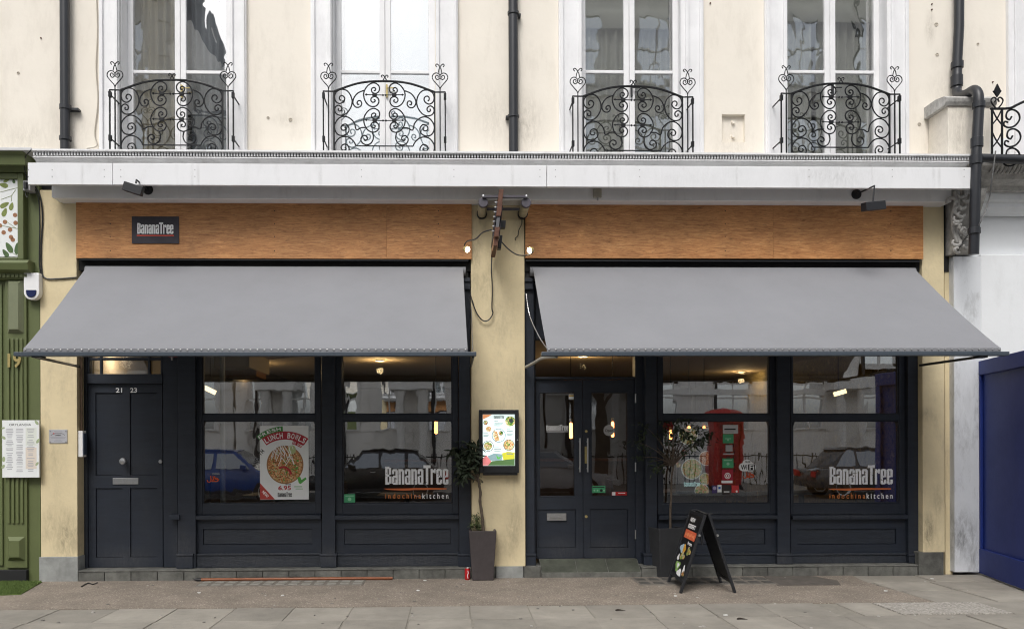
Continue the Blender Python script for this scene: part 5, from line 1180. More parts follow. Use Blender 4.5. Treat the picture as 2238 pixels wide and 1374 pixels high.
def distressed():
    m, t, b = nodes('distressed_white_vinyl'); N = t.nodes.new; L = t.links.new
    b.inputs['Base Color'].default_value = (0.90,0.91,0.93,1)
    g = N('ShaderNodeNewGeometry'); n = N('ShaderNodeTexNoise'); n.inputs['Scale'].default_value = 42; n.inputs['Detail'].default_value = 4; L(g.outputs['Position'], n.inputs['Vector'])
    r = N('ShaderNodeMapRange'); r.inputs[1].default_value = 0.325; r.inputs[2].default_value = 0.35; L(n.outputs['Fac'], r.inputs[0]); L(r.outputs[0], b.inputs['Alpha']); return m
M_DWH = distressed(); MATS['distressed_white_vinyl'] = M_DWH
window_logo(842, 'white BananaTree lettering on the pane nearest the lit menu case')
window_logo(1813, 'white BananaTree lettering on the rightmost shop pane')
def sticker(name, px0, py0, px1, py1, m_, label, cat='sticker', y=GY, extra=(), rnd=False):
    x0, x1, z0, z1 = xz(px0, py0, px1, py1, y)
    t_ = thing(name, label, cat, ((x0+x1)/2, y, z0))
    mb = MB().disc(((x0+x1)/2,(z0+z1)/2), (x1-x0)/2, (z1-z0)/2, y-0.0015, y) if rnd else MB().box(x0, x1, y-0.0015, y, z0, z1)
    part('sheet', mb, m_, t_)
    for e in extra:
        if e[0] == 'box': part('print', MB().pbox(*e[1:5], y-0.0025, y-0.0015), e[5], t_)
        if e[0] == 'disc':
            c = pt(e[1], e[2], y); part('print', MB().disc((c.x,c.z), e[3]/195, e[3]/195, y-0.0025-0.0004*e[5], y-0.0015, 18), e[4], t_)
        if e[0] == 'text': ptext('lettering', e[1], *e[2:6], y-0.0022, e[6], t_, 0.015, depth=0.0008)
    return t_
LG = mat('pale_green_print', (0.30,0.60,0.40), 0.6)
sticker('hygiene_sticker', 752, 1079, 776, 1098, M_VGREEN, 'green square sticker at the foot of the pane with BananaTree lettering', extra=[('box',755,1082,773,1084,LG),('disc',764,1090,4,LG,0)])
sticker('hygiene_sticker', 1293, 1061, 1323, 1076, M_VGREEN, 'green rating sticker on the right leaf of the double door', y=D2+0.019, extra=[('box',1295,1063,1321,1065,M_INK),('disc',1314,1071,3.2,M_INK,0),('disc',1299,1071,2,LG,0),('disc',1306,1071,2,LG,0),('disc',1320,1071,2,LG,0)])
sticker('notice_sticker', 1337, 1074, 1370, 1082.5, M_RED, 'red and white notice at the foot of the right door pane', y=D2+0.019, extra=[('box',1337.5,1074.5,1345,1082,M_VWHITE),('box',1351,1076,1366,1077.5,M_VWHITE)])
sticker('notice_sticker', 1243, 861, 1256, 872, M_PAPER, 'small white sticker at the top of the left door pane', y=D2+0.019, extra=[('box',1244,863,1255,866,mat('yellow_vinyl',(0.6,0.4,0.05),0.5))])
dlt = thing('door_lettering', 'small BananaTree lettering on the left leaf of the double door', 'lettering', pt(1218, 941, D2+0.019)); logo(1194, 928, 1242, 940, D2+0.019, mat('grey_white_vinyl', (0.6,0.6,0.6), 0.5), dlt); part('underline', MB().pbox(1194, 942, 1242, 943.4, D2+0.0175, D2+0.019), mat('grey_white_vinyl', (0.6,0.6,0.6), 0.5), dlt)
sticker('open_sign', 1319, 928, 1343, 952, mat('grey_open_disc', (0.40,0.40,0.40), 0.5), 'round grey Open sign on the right leaf of the double door', 'sign', y=D2+0.019, rnd=True, extra=[('text','Open',1322,937,1340,945,M_INK)])
sticker('card_sticker', 1580, 928, 1613, 947, mat('dull_white_vinyl',(0.55,0.55,0.55),0.5), 'white delivery sticker at the top of the sticker column', extra=[('box',1583,936,1608,939,M_INK),('box',1585,942,1604,943.5,M_GREY)])
sticker('delivery_sticker', 1580, 948, 1603, 968, M_VGREEN, 'plain green square sticker second in the sticker column', extra=[('box',1585,957,1598,959,LG),('disc',1591,961,2.4,LG,0)])
sticker('delivery_sticker', 1586, 972, 1601, 986, mat('mid_grey_vinyl',(0.40,0.40,0.40),0.5), 'grey paw shaped delivery sticker in the middle of the sticker column', extra=[('box',1581,990,1604,993,mat('mid_grey_vinyl',(0.4,0.4,0.4),0.5))])
sticker('delivery_sticker', 1579, 1001, 1603, 1022, M_VGREEN, 'green speech bubble sticker above the red target sticker', extra=[('box',1582,1004,1600,1006.5,LG),('disc',1591,1013,3.5,LG,0)])
sticker('guide_sticker', 1578, 1025, 1602, 1049, mat('crimson_vinyl',(0.35,0.01,0.03),0.5), 'crimson sticker with white target rings', extra=[('disc',1590,1039,7,M_VWHITE,0),('disc',1590,1039,5.4,mat('crimson_vinyl',(0.35,0.01,0.03),0.5),1),('disc',1590,1039,4,M_VWHITE,2),('disc',1590,1039,2,mat('crimson_vinyl',(0.35,0.01,0.03),0.5),3),('box',1577,1049.5,1601,1055,M_VWHITE)])
sticker('payment_sticker', 1556, 1060, 1567, 1077, mat('purple_vinyl',(0.05,0.03,0.13),0.5), 'purple sticker at the left of the bottom sticker row', extra=[('disc',1561.5,1066,4,mat('lilac',(0.4,0.35,0.5),0.5),0)])
sticker('payment_sticker', 1568, 1059, 1577, 1075, M_VWHITE, 'white and blue sticker in the bottom sticker row', extra=[('box',1570,1063,1575,1068,mat('blue_vinyl',(0.03,0.13,0.45),0.5))])
sticker('payment_sticker', 1579, 1059, 1597, 1080, mat('dark_vinyl',(0.03,0.02,0.02),0.5), 'black sticker in the bottom sticker row', extra=[('box',1582,1073,1594,1075,M_VWHITE)])
sticker('payment_sticker', 1599, 1060, 1615, 1076, mat('scarlet_vinyl',(0.55,0.03,0.03),0.5), 'scarlet sticker at the right of the bottom sticker row', extra=[('disc',1610,1073,2.4,M_VWHITE,0)])
# wifi cloud
wf = thing('wifi_sticker', 'white and black Free WiFi cloud sticker', 'sticker', pt(1634, 1029, GY))
cl = MB()
x0, x1, z0, z1 = xz(1615, 1011, 1652, 1029, GY); rr = (z1-z0)/2
pts_ = [(x0+rr+rr*math.cos(a), (z0+z1)/2+rr*math.sin(a)) for a in [math.pi/2+math.pi*i/8 for i in range(9)]]+[(x1-rr+rr*math.cos(a), (z0+z1)/2+rr*math.sin(a)) for a in [-math.pi/2+math.pi*i/8 for i in range(9)]]
c = pt(1633, 1012, GY); pts_ += [(c.x+0.055*math.cos(a), c.z+0.045*math.sin(a)) for a in [0.1+2.9*i/8 for i in range(9)]]
part('cloud', MB().prism(pts_, GY-0.0015, GY, 'y'), M_VWHITE, wf)
part('print', MB().pbox(1635, 1014, 1650, 1027, GY-0.0025, GY-0.0015), M_INK, wf, 0.0)
ptext('lettering', 'Wi', 1619, 1015, 1633, 1026, GY-0.003, M_INK, wf, 0.02, depth=0.0008); ptext('lettering', 'Fi', 1638, 1015, 1648, 1026, GY-0.004, M_VWHITE, wf, 0.02, depth=0.0008); ptext('lettering', 'FREE', 1628, 1007, 1640, 1010.5, GY-0.003, M_INK, wf, 0.02, depth=0.0008)
# halal lettering, drawn as strokes
def halal(px, py, k, label):
    def S_(pts2): return catmull([pt(px+a*k, py+b_*k, GY-0.002) for a, b_ in pts2], 4)
    mb = MB()
    mb.tube(S_([(24,8),(20,4),(16,5),(20,7),(23,9),(20,11),(15,11),(13,10)]), 0.005, 5)
    mb.tube(S_([(14,10),(13,5),(11,0)]), 0.005, 5); mb.tube(S_([(16,0),(12,7),(9,11),(13,11)]), 0.005, 5)
    mb.tube(S_([(6,-1),(7,5),(7,9),(4,13),(0,12),(-1,8)]), 0.005, 5)
    solo('halal_lettering', mb, mat('halal_orange', (0.70,0.10,0.03), 0.5), label, 'lettering')
halal(454, 1040, 1.0, 'small orange Arabic lettering on the pane left of the lunch bowl poster')
halal(1626, 1032, 0.95, 'small orange Arabic lettering below the WiFi sticker')
# lunch bowl poster
PY_ = 0.178
po = thing('lunch_poster', 'white poster of a round noodle bowl with price 6.95 in the left shop window', 'poster', pt(621, 1091, PY_))
part('sheet', MB().pbox(568, 930, 674.5, 1091, PY_, PY_+0.003), M_PAPER, po)
c = pt(623, 1015, PY_); 
part('bowl_rim', MB().disc((c.x,c.z), 0.208, 0.218, PY_-0.0008, PY_-0.0001, 40), mat('bowl_brown_print', (0.30,0.15,0.06), 0.6), po)
part('noodles', MB().disc((c.x,c.z), 0.196, 0.205, PY_-0.0016, PY_-0.0009, 40), FOOD1, po)
sn = MB(); rnd = random.Random(4)
for i in range(26):
    a = rnd.uniform(600,640); b_ = rnd.uniform(966,1000); L_ = rnd.uniform(12,26); an = rnd.uniform(0.9,2.2)
    sn.tube([pt(a,b_,PY_-0.002), pt(a+L_*math.cos(an),b_+L_*math.sin(an),PY_-0.002)], 0.004, 4)
part('bean_sprouts', sn, M_VWHITE, po, kind='stuff')
gg = MB()
for i in range(16):
    a = rnd.uniform(618,652); b_ = rnd.uniform(1004,1034); q = pt(a,b_,PY_); gg.disc((q.x,q.z), rnd.uniform(.006,.016), rnd.uniform(.005,.012), PY_-0.0023, PY_-0.0017, 8)
part('herbs', gg, mat('herb_green', (0.09,0.28,0.04), 0.6), po, kind='stuff')
part('chilli', MB().tube(catmull([pt(610,1022,PY_-.0022), pt(622,1020,PY_-.0022), pt(632,1027,PY_-.0022), pt(636,1036,PY_-.0022)], 4), 0.012, 6), mat('chilli_red', (0.45,0.03,0.04), 0.6), po)
q = pt(638, 982, PY_); part('lime', MB().disc((q.x,q.z), 0.045, 0.052, PY_-0.0024, PY_-0.0016, 16), mat('lime_green', (0.45,0.52,0.25), 0.6), po)
crim = mat('poster_crimson', (0.40,0.02,0.035), 0.6)
def arcband(cx_, cz_, r0_, r1_2, a0, a1, n=14):
    P = lambda r, a: (pt(cx_,cz_,PY_).x+r/192*math.cos(a), pt(cx_,cz_,PY_).z+r/192*math.sin(a))
    A = [a0+(a1-a0)*i/n for i in range(n+1)]
    return [P(r1_2,a) for a in A]+[P(r0_,a) for a in reversed(A)]
part('banner', MB().prism(arcband(623,1030,70,88,2.18,0.95), PY_-0.0009, PY_-0.0001, 'y'), crim, po)
part('banner', MB().prism(arcband(623,1030,88,99,2.25,1.62), PY_-0.0007, PY_-0.0001, 'y'), mat('poster_green', (0.05,0.25,0.05), 0.6), po)
part('banner', MB().prism(arcband(623,1030,62,70,1.32,0.98), PY_-0.0008, PY_-0.0001, 'y'), crim, po)
def arctext(s, cx_, cz_, r_, a0, a1, h, m_):
    n = len(s)
    for i, ch in enumerate(s):
        if ch == ' ': continue
        a = a0+(a1-a0)*(i+0.5)/n; w_ = abs(a1-a0)*r_/192/n*0.86
        ce = pt(cx_,cz_,PY_); p = Vector((ce.x+r_/192*math.cos(a), PY_-0.0026, ce.z+r_/192*math.sin(a))); an = a-math.pi/2
        p -= Vector((w_/2*math.cos(an), 0, w_/2*math.sin(an)))
        lettering('letter', ch, p, w_, h/192, m_, po, 0.015, angle=an, depth=0.0005)
arctext('LUNCH BOWLS', 623, 1030, 73, 2.16, 0.97, 12, M_VWHITE); arctext('FRESH', 623, 1030, 90, 2.24, 1.66, 7, M_VWHITE); arctext('TO GO!', 623, 1030, 63.5, 1.31, 0.99, 5, M_VWHITE); arctext('PHO TH', 623, 1030, 62, 3.0, 2.35, 9, M_INK)
ptext('price', '6.95', 608, 1060.5, 636, 1070.5, PY_-0.001, crim, po, 0.03, depth=0.0005); ptext('lettering', 'from', 624, 1055.5, 636, 1059.5, PY_-0.001, M_INK, po, 0.02, depth=0.0005); logo(607, 1075, 638, 1085, PY_-0.0006, M_INK, po, 0.0006)
part('corner_flash', MB().prism([(pt(568.3,1055,PY_).x,pt(568,1055,PY_).z),(pt(568.3,1090.7,PY_).x,pt(568,1090.7,PY_).z),(pt(601,1090.7,PY_).x,pt(601,1090.7,PY_).z)], PY_-0.0009, PY_-0.0001, 'y'), mat('flash_red', (0.45,0.05,0.04), 0.6), po)
lettering('lettering', 'NEW!', pt(572, 1075, PY_-0.0015), 0.085, 0.035, M_VWHITE, po, 0.02, angle=-0.85, depth=0.0005)
part('tick', MB().prism([(pt(a,b_,PY_).x,pt(a,b_,PY_).z) for a,b_ in ((650,1043),(656,1041),(659,1048),(668,1042),(670,1046),(657,1057),(653,1055))], PY_-0.0009, PY_-0.0001, 'y'), mat('tick_green', (0.08,0.38,0.06), 0.6), po)
split('tick_line', MB().pbox(643,1062,660,1063.5,PY_-0.0009,PY_-0.0001).pbox(646,1067,662,1068.2,PY_-0.0009,PY_-0.0001), mat('tick_green', (0.08,0.38,0.06), 0.6), po)
FL1 = emis_ramp('backlit_salad_print', 60, [(0.0,(0.05,0.12,0.02)),(0.3,(0.16,0.30,0.05)),(0.55,(0.45,0.28,0.06)),(0.75,(0.55,0.50,0.28)),(0.9,(0.45,0.08,0.02)),(1.0,(0.7,0.72,0.70))], 0.22)
FL2 = emis_ramp('backlit_noodle_print', 85, [(0.0,(0.20,0.04,0.01)),(0.4,(0.45,0.14,0.04)),(0.7,(0.60,0.28,0.10)),(1.0,(0.7,0.6,0.45))], 0.22)
# big food poster inside the third window
FY = 0.225
fp = thing('food_poster', 'backlit dark blue poster of food bowls standing inside the window behind the young tree', 'poster', pt(1512, 1080, FY))
part('sheet', MB().pbox(1477, 935, 1549, 1078, FY, FY+0.006), mat('slate_blue_print', (0.045,0.06,0.085), 0.6, 0.3, 8), fp)
wm = emis('backlit_plate', (0.6,0.68,0.68), 0.25)
for (px, py, r_, m_) in ((1504,950,22,FL1),(1516,980,8,mat('cucumber_print',(0.42,0.46,0.22),0.6,0.3,40)),(1495,989,8,mat('tomato_print',(0.35,0.05,0.03),0.6,0.4,40)),(1512,1024,23,FL1),(1543,1001,16,FL2),(1541,1046,13,FL1),(1534,1072,16,FL1),(1482,1015,6,FL1)):
    x_ = pt(px,py,FY); r_ = r_/188
    def clip(rr_): 
        xs0, xs1 = pt(1477.5,1000,FY).x, pt(1548.5,1000,FY).x; zs0_, zs1_ = pt(1512,1077,FY).z, pt(1512,936,FY).z
        return [(min(max(x_.x+rr_*math.cos(2*math.pi*i/28),xs0),xs1), min(max(x_.z+rr_*math.sin(2*math.pi*i/28),zs0_),zs1_)) for i in range(28)]
    if r_ > 0.06: part('plate', MB().prism(clip(r_), FY-0.0012, FY-0.0001, 'y'), wm, fp)
    part('food', MB().prism(clip(r_*0.92), FY-0.0022, FY-0.0013, 'y'), m_, fp)
logo(1495, 1052, 1530, 1062, FY-0.0026, emis('backlit_teal', (0.5,0.8,0.8), 0.35), fp, 0.0008)

# ================================================================ things on the pavement
def pot(px0, px1, pxb0, pxb1, pyt, pyb, mt, label, cat_name, turn=0.0):
    c = gpt((pxb0+pxb1)/2, pyb); h = pt((px0+px1)/2, pyt, c.y).z; wt = pt(px1,pyt,c.y).x-pt(px0,pyt,c.y).x; wb_ = pt(pxb1,pyb,c.y).x-pt(pxb0,pyb,c.y).x
    xc = (pt(px0,pyt,c.y).x+pt(px1,pyt,c.y).x)/2; yc = c.y+wb_/2
    t_ = thing('potted_tree', label, 'potted tree', (xc, yc, 0), 'small trees in tapered pots')
    mb = MB(); A = []
    for (w_, z) in ((wb_,0.0),(wt,h),(wt-0.05,h),(wt-0.05,h-0.05)):
        for (sx_, sy_) in ((-1,-1),(1,-1),(1,1),(-1,1)): mb.v.append(Vector((xc+sx_*w_/2, yc+sy_*w_/2, z)))
    for k in range(3):
        for i in range(4): mb.f.append((k*4+i, k*4+(i+1)%4, k*4+4+(i+1)%4, k*4+4+i))
    mb.f += [(3,2,1,0),(12,13,14,15)]
    for v in mb.v:
        dx_, dy_ = v.x-xc, v.y-yc; v.x = xc+dx_*math.cos(turn)-dy_*math.sin(turn); v.y = yc+dx_*math.sin(turn)+dy_*math.cos(turn)
    part('pot', mb, mt, t_, 0.008)
    part('soil', MB().box(xc-wt/2+0.05, xc+wt/2-0.05, yc-wt/2+0.05, yc+wt/2-0.05, h-0.045, h-0.03), M_SOIL, t_)
    return t_, xc, yc, h
def leaves(rnd, centers, n, size, spread):
    mb = MB()
    for _ in range(n):
        c, rr_ = rnd.choice(centers); 
        p = Vector(c)+Vector((rnd.gauss(0,rr_*0.55), rnd.gauss(0,rr_*0.55), rnd.gauss(0,rr_*0.5)))
        d = Vector((rnd.uniform(-1,1), rnd.uniform(-1,1), rnd.uniform(-0.9,0.35))).normalized(); s_ = d.cross(Vector((rnd.uniform(-.4,.4),rnd.uniform(-.4,.4),1))).normalized(); n_ = d.cross(s_)
        L_ = size*rnd.uniform(0.65,1.25); W_ = L_*rnd.uniform(0.17,0.24); k = len(mb.v)
        mb.v += [p, p+d*L_*0.3+s_*W_+n_*W_*0.35, p+d*L_*0.7+s_*W_*0.8+n_*W_*0.25-Vector((0,0,L_*0.06)), p+d*L_-Vector((0,0,L_*0.15)), p+d*L_*0.7-s_*W_*0.8+n_*W_*0.25-Vector((0,0,L_*0.06)), p+d*L_*0.3-s_*W_+n_*W_*0.35, p+d*L_*0.5-n_*W_*0.1]
        mb.f += [(k,k+1,k+6),(k+1,k+2,k+6),(k+2,k+3,k+6),(k+3,k+4,k+6),(k+4,k+5,k+6),(k+5,k,k+6)]
    return mb
rnd = random.Random(21)
t1, xc, yc, h = pot(1025, 1085, 1031, 1077, 1159, 1268, M_POT, 'leaning tree in a brown tapered pot in front of the middle yellow pilaster', '')
def P1(px, py, dy=0.0): return pt(px, py, yc+dy)
trunk = catmull([P1(1056,1162), P1(1055,1140), P1(1052,1115), P1(1049,1095), P1(1050,1075,-0.02), P1(1047,1058,-0.03), P1(1045,1045,-0.03)], 4)
part('trunk', MB().tube(trunk, [0.020-0.006*i/(len(trunk)-1)+0.002*math.sin(i*1.7) for i in range(len(trunk))], 8), M_BARK, t1, smooth=True)
tips = [(1035,1000),(1015,985),(1003,1010),(990,985),(1042,970),(1018,1028),(1000,1038),(1050,1008),(1025,965),(1008,970),(1040,1038)]
bm_ = MB(); cen = []
for i, (px, py) in enumerate(tips):
    dy = rnd.uniform(-0.16,0.16); e = P1(px, py, dy); m_ = P1((1046+px)/2+rnd.uniform(-4,4), (1050+py)/2, dy*0.4-0.02)
    bm_.tube(catmull([P1(1046,1050,-0.03), m_, e], 4), [0.008*(1-0.08*j) for j in range(9)], 5); cen += [(e, 0.055), ((m_+e)/2, 0.035)]
part('branches', bm_, M_BARK, t1, smooth=True)
part('crown', leaves(rnd, cen, 330, 0.105, 0.1), LEAF, t1)
part('shoot_leaves', leaves(rnd, [(P1(1041,1128),0.045),(P1(1040,1142),0.05),(P1(1034,1145),0.04),(P1(1046,1150),0.04)], 170, 0.035, 0.1), LEAF2, t1)
split('shoot_stem', MB().tube([P1(1046,1160), P1(1042,1140), P1(1041,1122)], 0.004, 5).tube([P1(1044,1160), P1(1035,1142)], 0.003, 5), M_BARK, t1)
t2, xc, yc, h = pot(1426, 1492, 1436, 1486, 1153, 1261, M_POTG, 'thin young tree in a dark grey pot behind the sandwich board', '', 0.28)
trunk = catmull([P1(1465,1156), P1(1465,1120), P1(1467,1080), P1(1468,1040), P1(1472,1015), P1(1470,980)], 4)
part('trunk', MB().tube(trunk, [0.0145-0.006*i/(len(trunk)-1) for i in range(len(trunk))], 8), M_BARK, t2, smooth=True)
tips = [(1400,950),(1415,980),(1420,1010),(1430,935),(1450,925),(1480,915),(1500,920),(1525,930),(1545,960),(1520,965),(1495,950),(1445,990),(1435,1025),(1460,950),(1410,930),(1540,945),(1475,935),(1392,965),(1398,1000),(1556,950),(1425,1035),(1505,985)]
bm_ = MB(); cen = []
for i, (px, py) in enumerate(tips):
    dy = rnd.uniform(-0.18,0.12); e = P1(px, py, dy); m_ = P1((1470+px)/2+rnd.uniform(-6,6), (1015+py)/2-8, dy*0.4)
    bm_.tube(catmull([P1(1471,1018), m_, e], 4), [0.0065*(1-0.09*j) for j in range(9)], 5); cen += [(e, 0.06), (e, 0.06), ((m_+e)/2, 0.045)]
part('branches', bm_, M_BARK, t2, smooth=True)
part('crown', leaves(rnd, cen, 400, 0.066, 0.1), LEAF, t2)
# sandwich board
sb = thing('sandwich_board', 'black A-frame sandwich board with food pictures on the pavement', 'sandwich board', (2.58, -0.65, 0))
fl_, bl_ = gpt(1488, 1296), gpt(1460, 1272); frr, brr = gpt(1607, 1295), gpt(1575, 1273)
tb_, tf_ = pt(1513, 1112, bl_.y), pt(1557, 1126, fl_.y); zt_ = (tb_.z+tf_.z)/2; tb_.z = tf_.z = zt_
def leaf_frame(fa, fb, side):
    """fa front foot, fb back foot; a leaf rises from the feet to the ridge"""
    o = Vector((fb.x, fb.y, 0)); U = Vector((fa.x-fb.x, fa.y-fb.y, 0)); wl = U.length; U.normalize()
    top = Vector((tb_.x+(0.045 if side > 0 else -0.016), tb_.y, zt_)); V = top-o; hl = V.length; V.normalize(); Nn = U.cross(V).normalized()
    if Nn.x*side < 0: Nn = -Nn
    def B_(mb, a0, a1, b0, b1, t0, t1_):
        n = len(mb.v)
        for t in (t0, t1_):
            for (a, b2) in ((a0,b0),(a1,b0),(a1,b1),(a0,b1)): mb.v.append(o+U*a+V*b2+Nn*t)
        mb.f += [(n,n+1,n+2,n+3),(n+7,n+6,n+5,n+4)]+[(n+i,n+(i+1)%4,n+4+(i+1)%4,n+4+i) for i in range(4)]; return mb
    lf = part('leaf', B_(MB(), 0.03, wl-0.03, 0.14, hl-0.03, -0.006, 0.004), mat('black_board_paint', (0.008,0.008,0.009), 0.45), sb)
    for (a0, a1) in ((0,0.035),(wl-0.035,wl)): part('leg', B_(MB(), a0, a1, 0.0, hl, -0.014, 0.014), M_BLACK, sb, 0.003)
    part('rail', B_(MB(), 0.036, wl-0.036, hl-0.035, hl, -0.012, 0.012), M_BLACK, sb, 0.003); part('rail', B_(MB(), 0.036, wl-0.036, 0.10, 0.135, -0.012, 0.012), M_BLACK, sb, 0.003)
    return lf, o, U, V, Nn, wl, hl, B_
lf, o_, U, V, Nn, wl, hl, B_ = leaf_frame(fl_, bl_, -1)
FR = Matrix((U, V, Nn)).transposed()
def bt_(s, u, v, w_, hh, m_): lettering('lettering', s, o_+U*(u*wl)+V*(v*hl)+Nn*0.0052, w_*wl, hh*hl, m_, lf, 0.02, frame=FR, depth=0.0008)
bt_('NEW', 0.22, 0.86, 0.32, 0.055, M_VWHITE); bt_('DESSERT', 0.20, 0.775, 0.5, 0.055, M_VWHITE)
part('print', B_(MB(), wl*0.12, wl*0.86, hl*0.64, hl*0.75, 0.0042, 0.0052), mat('red_glow_print', (0.55,0.05,0.03), 0.5, 0.5, 25, col2=(0.7,0.2,0.08)), lf)
nm_ = mat('orange_print', (0.85,0.28,0.12), 0.5)
for k_ in range(9): part('neon_stroke', B_(MB(), wl*(0.18+k_*0.07), wl*(0.18+k_*0.07+(0.045 if k_ % 3 else 0.02)), hl*(0.665+0.012*(k_ % 2)), hl*(0.715-0.010*(k_ % 3 == 1)), 0.0053, 0.006), nm_, lf)
bt_('from', 0.5, 0.575, 0.28, 0.04, M_VWHITE)
def blob(u, v, ru_, rv_, m_, lay=0):
    mb = MB(); n = 14; base = []
    for t in (0.0042, 0.0052+0.0008*lay):
        for i in range(n):
            a = 2*math.pi*i/n; k = 1+0.25*math.sin(3*a+u*20); mb.v.append(o_+U*(u*wl+ru_*k*math.cos(a)*wl)+V*(v*hl+rv_*k*math.sin(a)*hl)+Nn*t)
    mb.f = [tuple(range(n)), tuple(range(2*n-1,n-1,-1))]+[(i,(i+1)%n,n+(i+1)%n,n+i) for i in range(n)]; part('print', mb, m_, lf)
blob(0.24,0.50,0.13,0.055, mat('pale_blue_print',(0.42,0.55,0.65),0.5)); blob(0.40,0.50,0.08,0.06, mat('amber_print',(0.65,0.33,0.03),0.5),1); blob(0.42,0.41,0.14,0.05, FOOD2, 2); blob(0.72,0.50,0.12,0.05, FOOD2); blob(0.18,0.37,0.06,0.04, M_VWHITE)
blob(0.30,0.27,0.15,0.065, mat('lime_print',(0.25,0.42,0.12),0.5)); blob(0.52,0.20,0.13,0.05, M_VWHITE, 1); blob(0.75,0.27,0.06,0.05, M_VWHITE); blob(0.33,0.28,0.07,0.03, M_VWHITE, 1); blob(0.78,0.22,0.07,0.03, FOOD1, 1)
lf2 = leaf_frame(frr, brr, 1)
split('hinge', MB().box(tb_.x-0.03, tb_.x+0.03, tb_.y-0.1, tb_.y-0.06, zt_+0.001, zt_+0.008).box(tf_.x-0.03, tf_.x+0.03, tf_.y+0.06, tf_.y+0.1, zt_+0.001, zt_+0.008), M_BLACK, sb)
def on_leg(f, b2, side, v):
    o = Vector((f.x, f.y, 0)); t_ = Vector((tb_.x+(0.045 if side > 0 else -0.016)+f.x-b2.x, f.y, zt_)); return o+(t_-o)*v
for (f, b2, s3) in ((fl_,bl_,-1),(frr,brr,1)): part('stay_bolt', MB().lathe([(0.0,-0.02),(0.012,-0.018),(0.013,0.0)], on_leg(f,b2,s3,0.74), 'y', 10), M_STEEL, sb)
a_ = on_leg(fl_,bl_,-1,0.74)+Vector((0.02,0.02,0)); part('stay_strap', MB().tube(catmull([a_, a_+Vector((0.01,0.01,-0.05)), a_+Vector((0.02,0.02,-0.10)), a_+Vector((0.04,0.03,-0.05)), a_+Vector((0.03,0.05,0.03))], 4), 0.007, 5), M_BLACK, sb, smooth=True)
# pole lying along the wall
pa_, pb_ = gpt(436, 1263.5, 0.018), gpt(858, 1259, 0.018); pb_.y = pa_.y = -0.07
pb_.x = pt(858,1259,-0.07).x; pa_.x = pt(440,1261,-0.07).x
pol = thing('wooden_pole', 'long orange wooden pole lying on the pavement below the left shop windows', 'pole', ((pa_.x+pb_.x)/2, -0.07, 0))
part('shaft', MB().cyl(pa_, pb_, 0.017, n=14), M_ORNG, pol, smooth=True)
tip = pa_-Vector((0.075,0,0)); part('ferrule', MB().tube([pa_, pa_-Vector((0.04,0,0)), tip], [0.018,0.018,0.009], 12).tube([tip, tip+Vector((-0.02,0,0.012)), tip+Vector((-0.01,0,0.02))], 0.004, 5), M_BLACK, pol, smooth=True)
# drink can
cc = gpt(1021.5, 1266); can = thing('drink_can', 'red drink can standing beside the brown pot', 'can', cc)
part('body', MB().lathe([(0.0,0.002),(0.022,0.0),(0.029,0.008),(0.030,0.018),(0.030,0.115),(0.026,0.128)], cc, 'z', 20), M_CANR, can, smooth=True)
part('lid', MB().lathe([(0.026,0.1281),(0.0265,0.133),(0.024,0.134),(0.023,0.130),(0.0,0.130)], cc, 'z', 20), M_ALU, can, smooth=True)
part('white_wave', MB().tube(catmull([cc+Vector((0.008,-0.0295,0.02)), cc+Vector((0.0,-0.0303,0.05)), cc+Vector((0.010,-0.0288,0.08)), cc+Vector((0.004,-0.030,0.105))], 4), 0.004, 5), M_VWHITE, can)
# artificial grass mat at the left
gm = thing('grass_mat', 'green artificial grass mat on the pavement at the left edge', 'grass mat', gpt(40, 1290))
pg = [gpt(-60,1272), gpt(92,1272), gpt(45,1299), gpt(-60,1303)]; pg = [(p.x, p.y) for p in pg]
part('backing', MB().prism(pg, 0.001, 0.008, 'z'), M_GRASS, gm)
gbm = MB(); rnd = random.Random(2); xa = min(p[0] for p in pg); xb_ = max(p[0] for p in pg); ya = min(p[1] for p in pg); yb2 = max(p[1] for p in pg)
def inside(x, y):
    c_ = False
    for i in range(4):
        (x1_, y1_), (x2_, y2_) = pg[i], pg[(i+1)%4]
        if (y1_ > y) != (y2_ > y) and x < (x2_-x1_)*(y-y1_)/(y2_-y1_)+x1_: c_ = not c_
    return c_
for _ in range(16000):
    x = rnd.uniform(xa, xb_); y = rnd.uniform(ya, yb2)
    if not inside(x, y): continue
    a = rnd.uniform(0,6.28); hh = rnd.uniform(0.012,0.028); w_ = 0.003; k = len(gbm.v)
    lean = Vector((rnd.uniform(-.012,.012), rnd.uniform(-.012,.012), hh))
    gbm.v += [Vector((x-w_*math.cos(a), y-w_*math.sin(a), 0.007)), Vector((x+w_*math.cos(a), y+w_*math.sin(a), 0.007)), Vector((x,y,0.007))+lean]; gbm.f.append((k,k+1,k+2))
part('blades', gbm, M_GRASS, gm, kind='stuff')
# chewing gum trodden into the paving
gum = MB(); gum2 = MB(); rnd = random.Random(77)
for i in range(150):
    x, y = rnd.uniform(-6.5, 7), rnd.uniform(-3.2, -0.15); rr_ = rnd.uniform(0.007, 0.017); k = 8
    (gum if rnd.random() < 0.6 else gum2).prism([(x+rr_*rnd.uniform(0.7,1.1)*math.cos(2*math.pi*i2/k), y+rr_*rnd.uniform(0.7,1.1)*math.sin(2*math.pi*i2/k)) for i2 in range(k)], -0.005, 0.0045, 'z')
solo('chewing_gum', gum, mat('dark_gum', (0.16,0.15,0.135), 0.8), 'dark chewing gum spots trodden into the pavement', 'gum', kind='stuff'); solo('chewing_gum', gum2, mat('pale_gum', (0.40,0.38,0.35), 0.8), 'pale chewing gum spots trodden into the pavement', 'gum', kind='stuff')
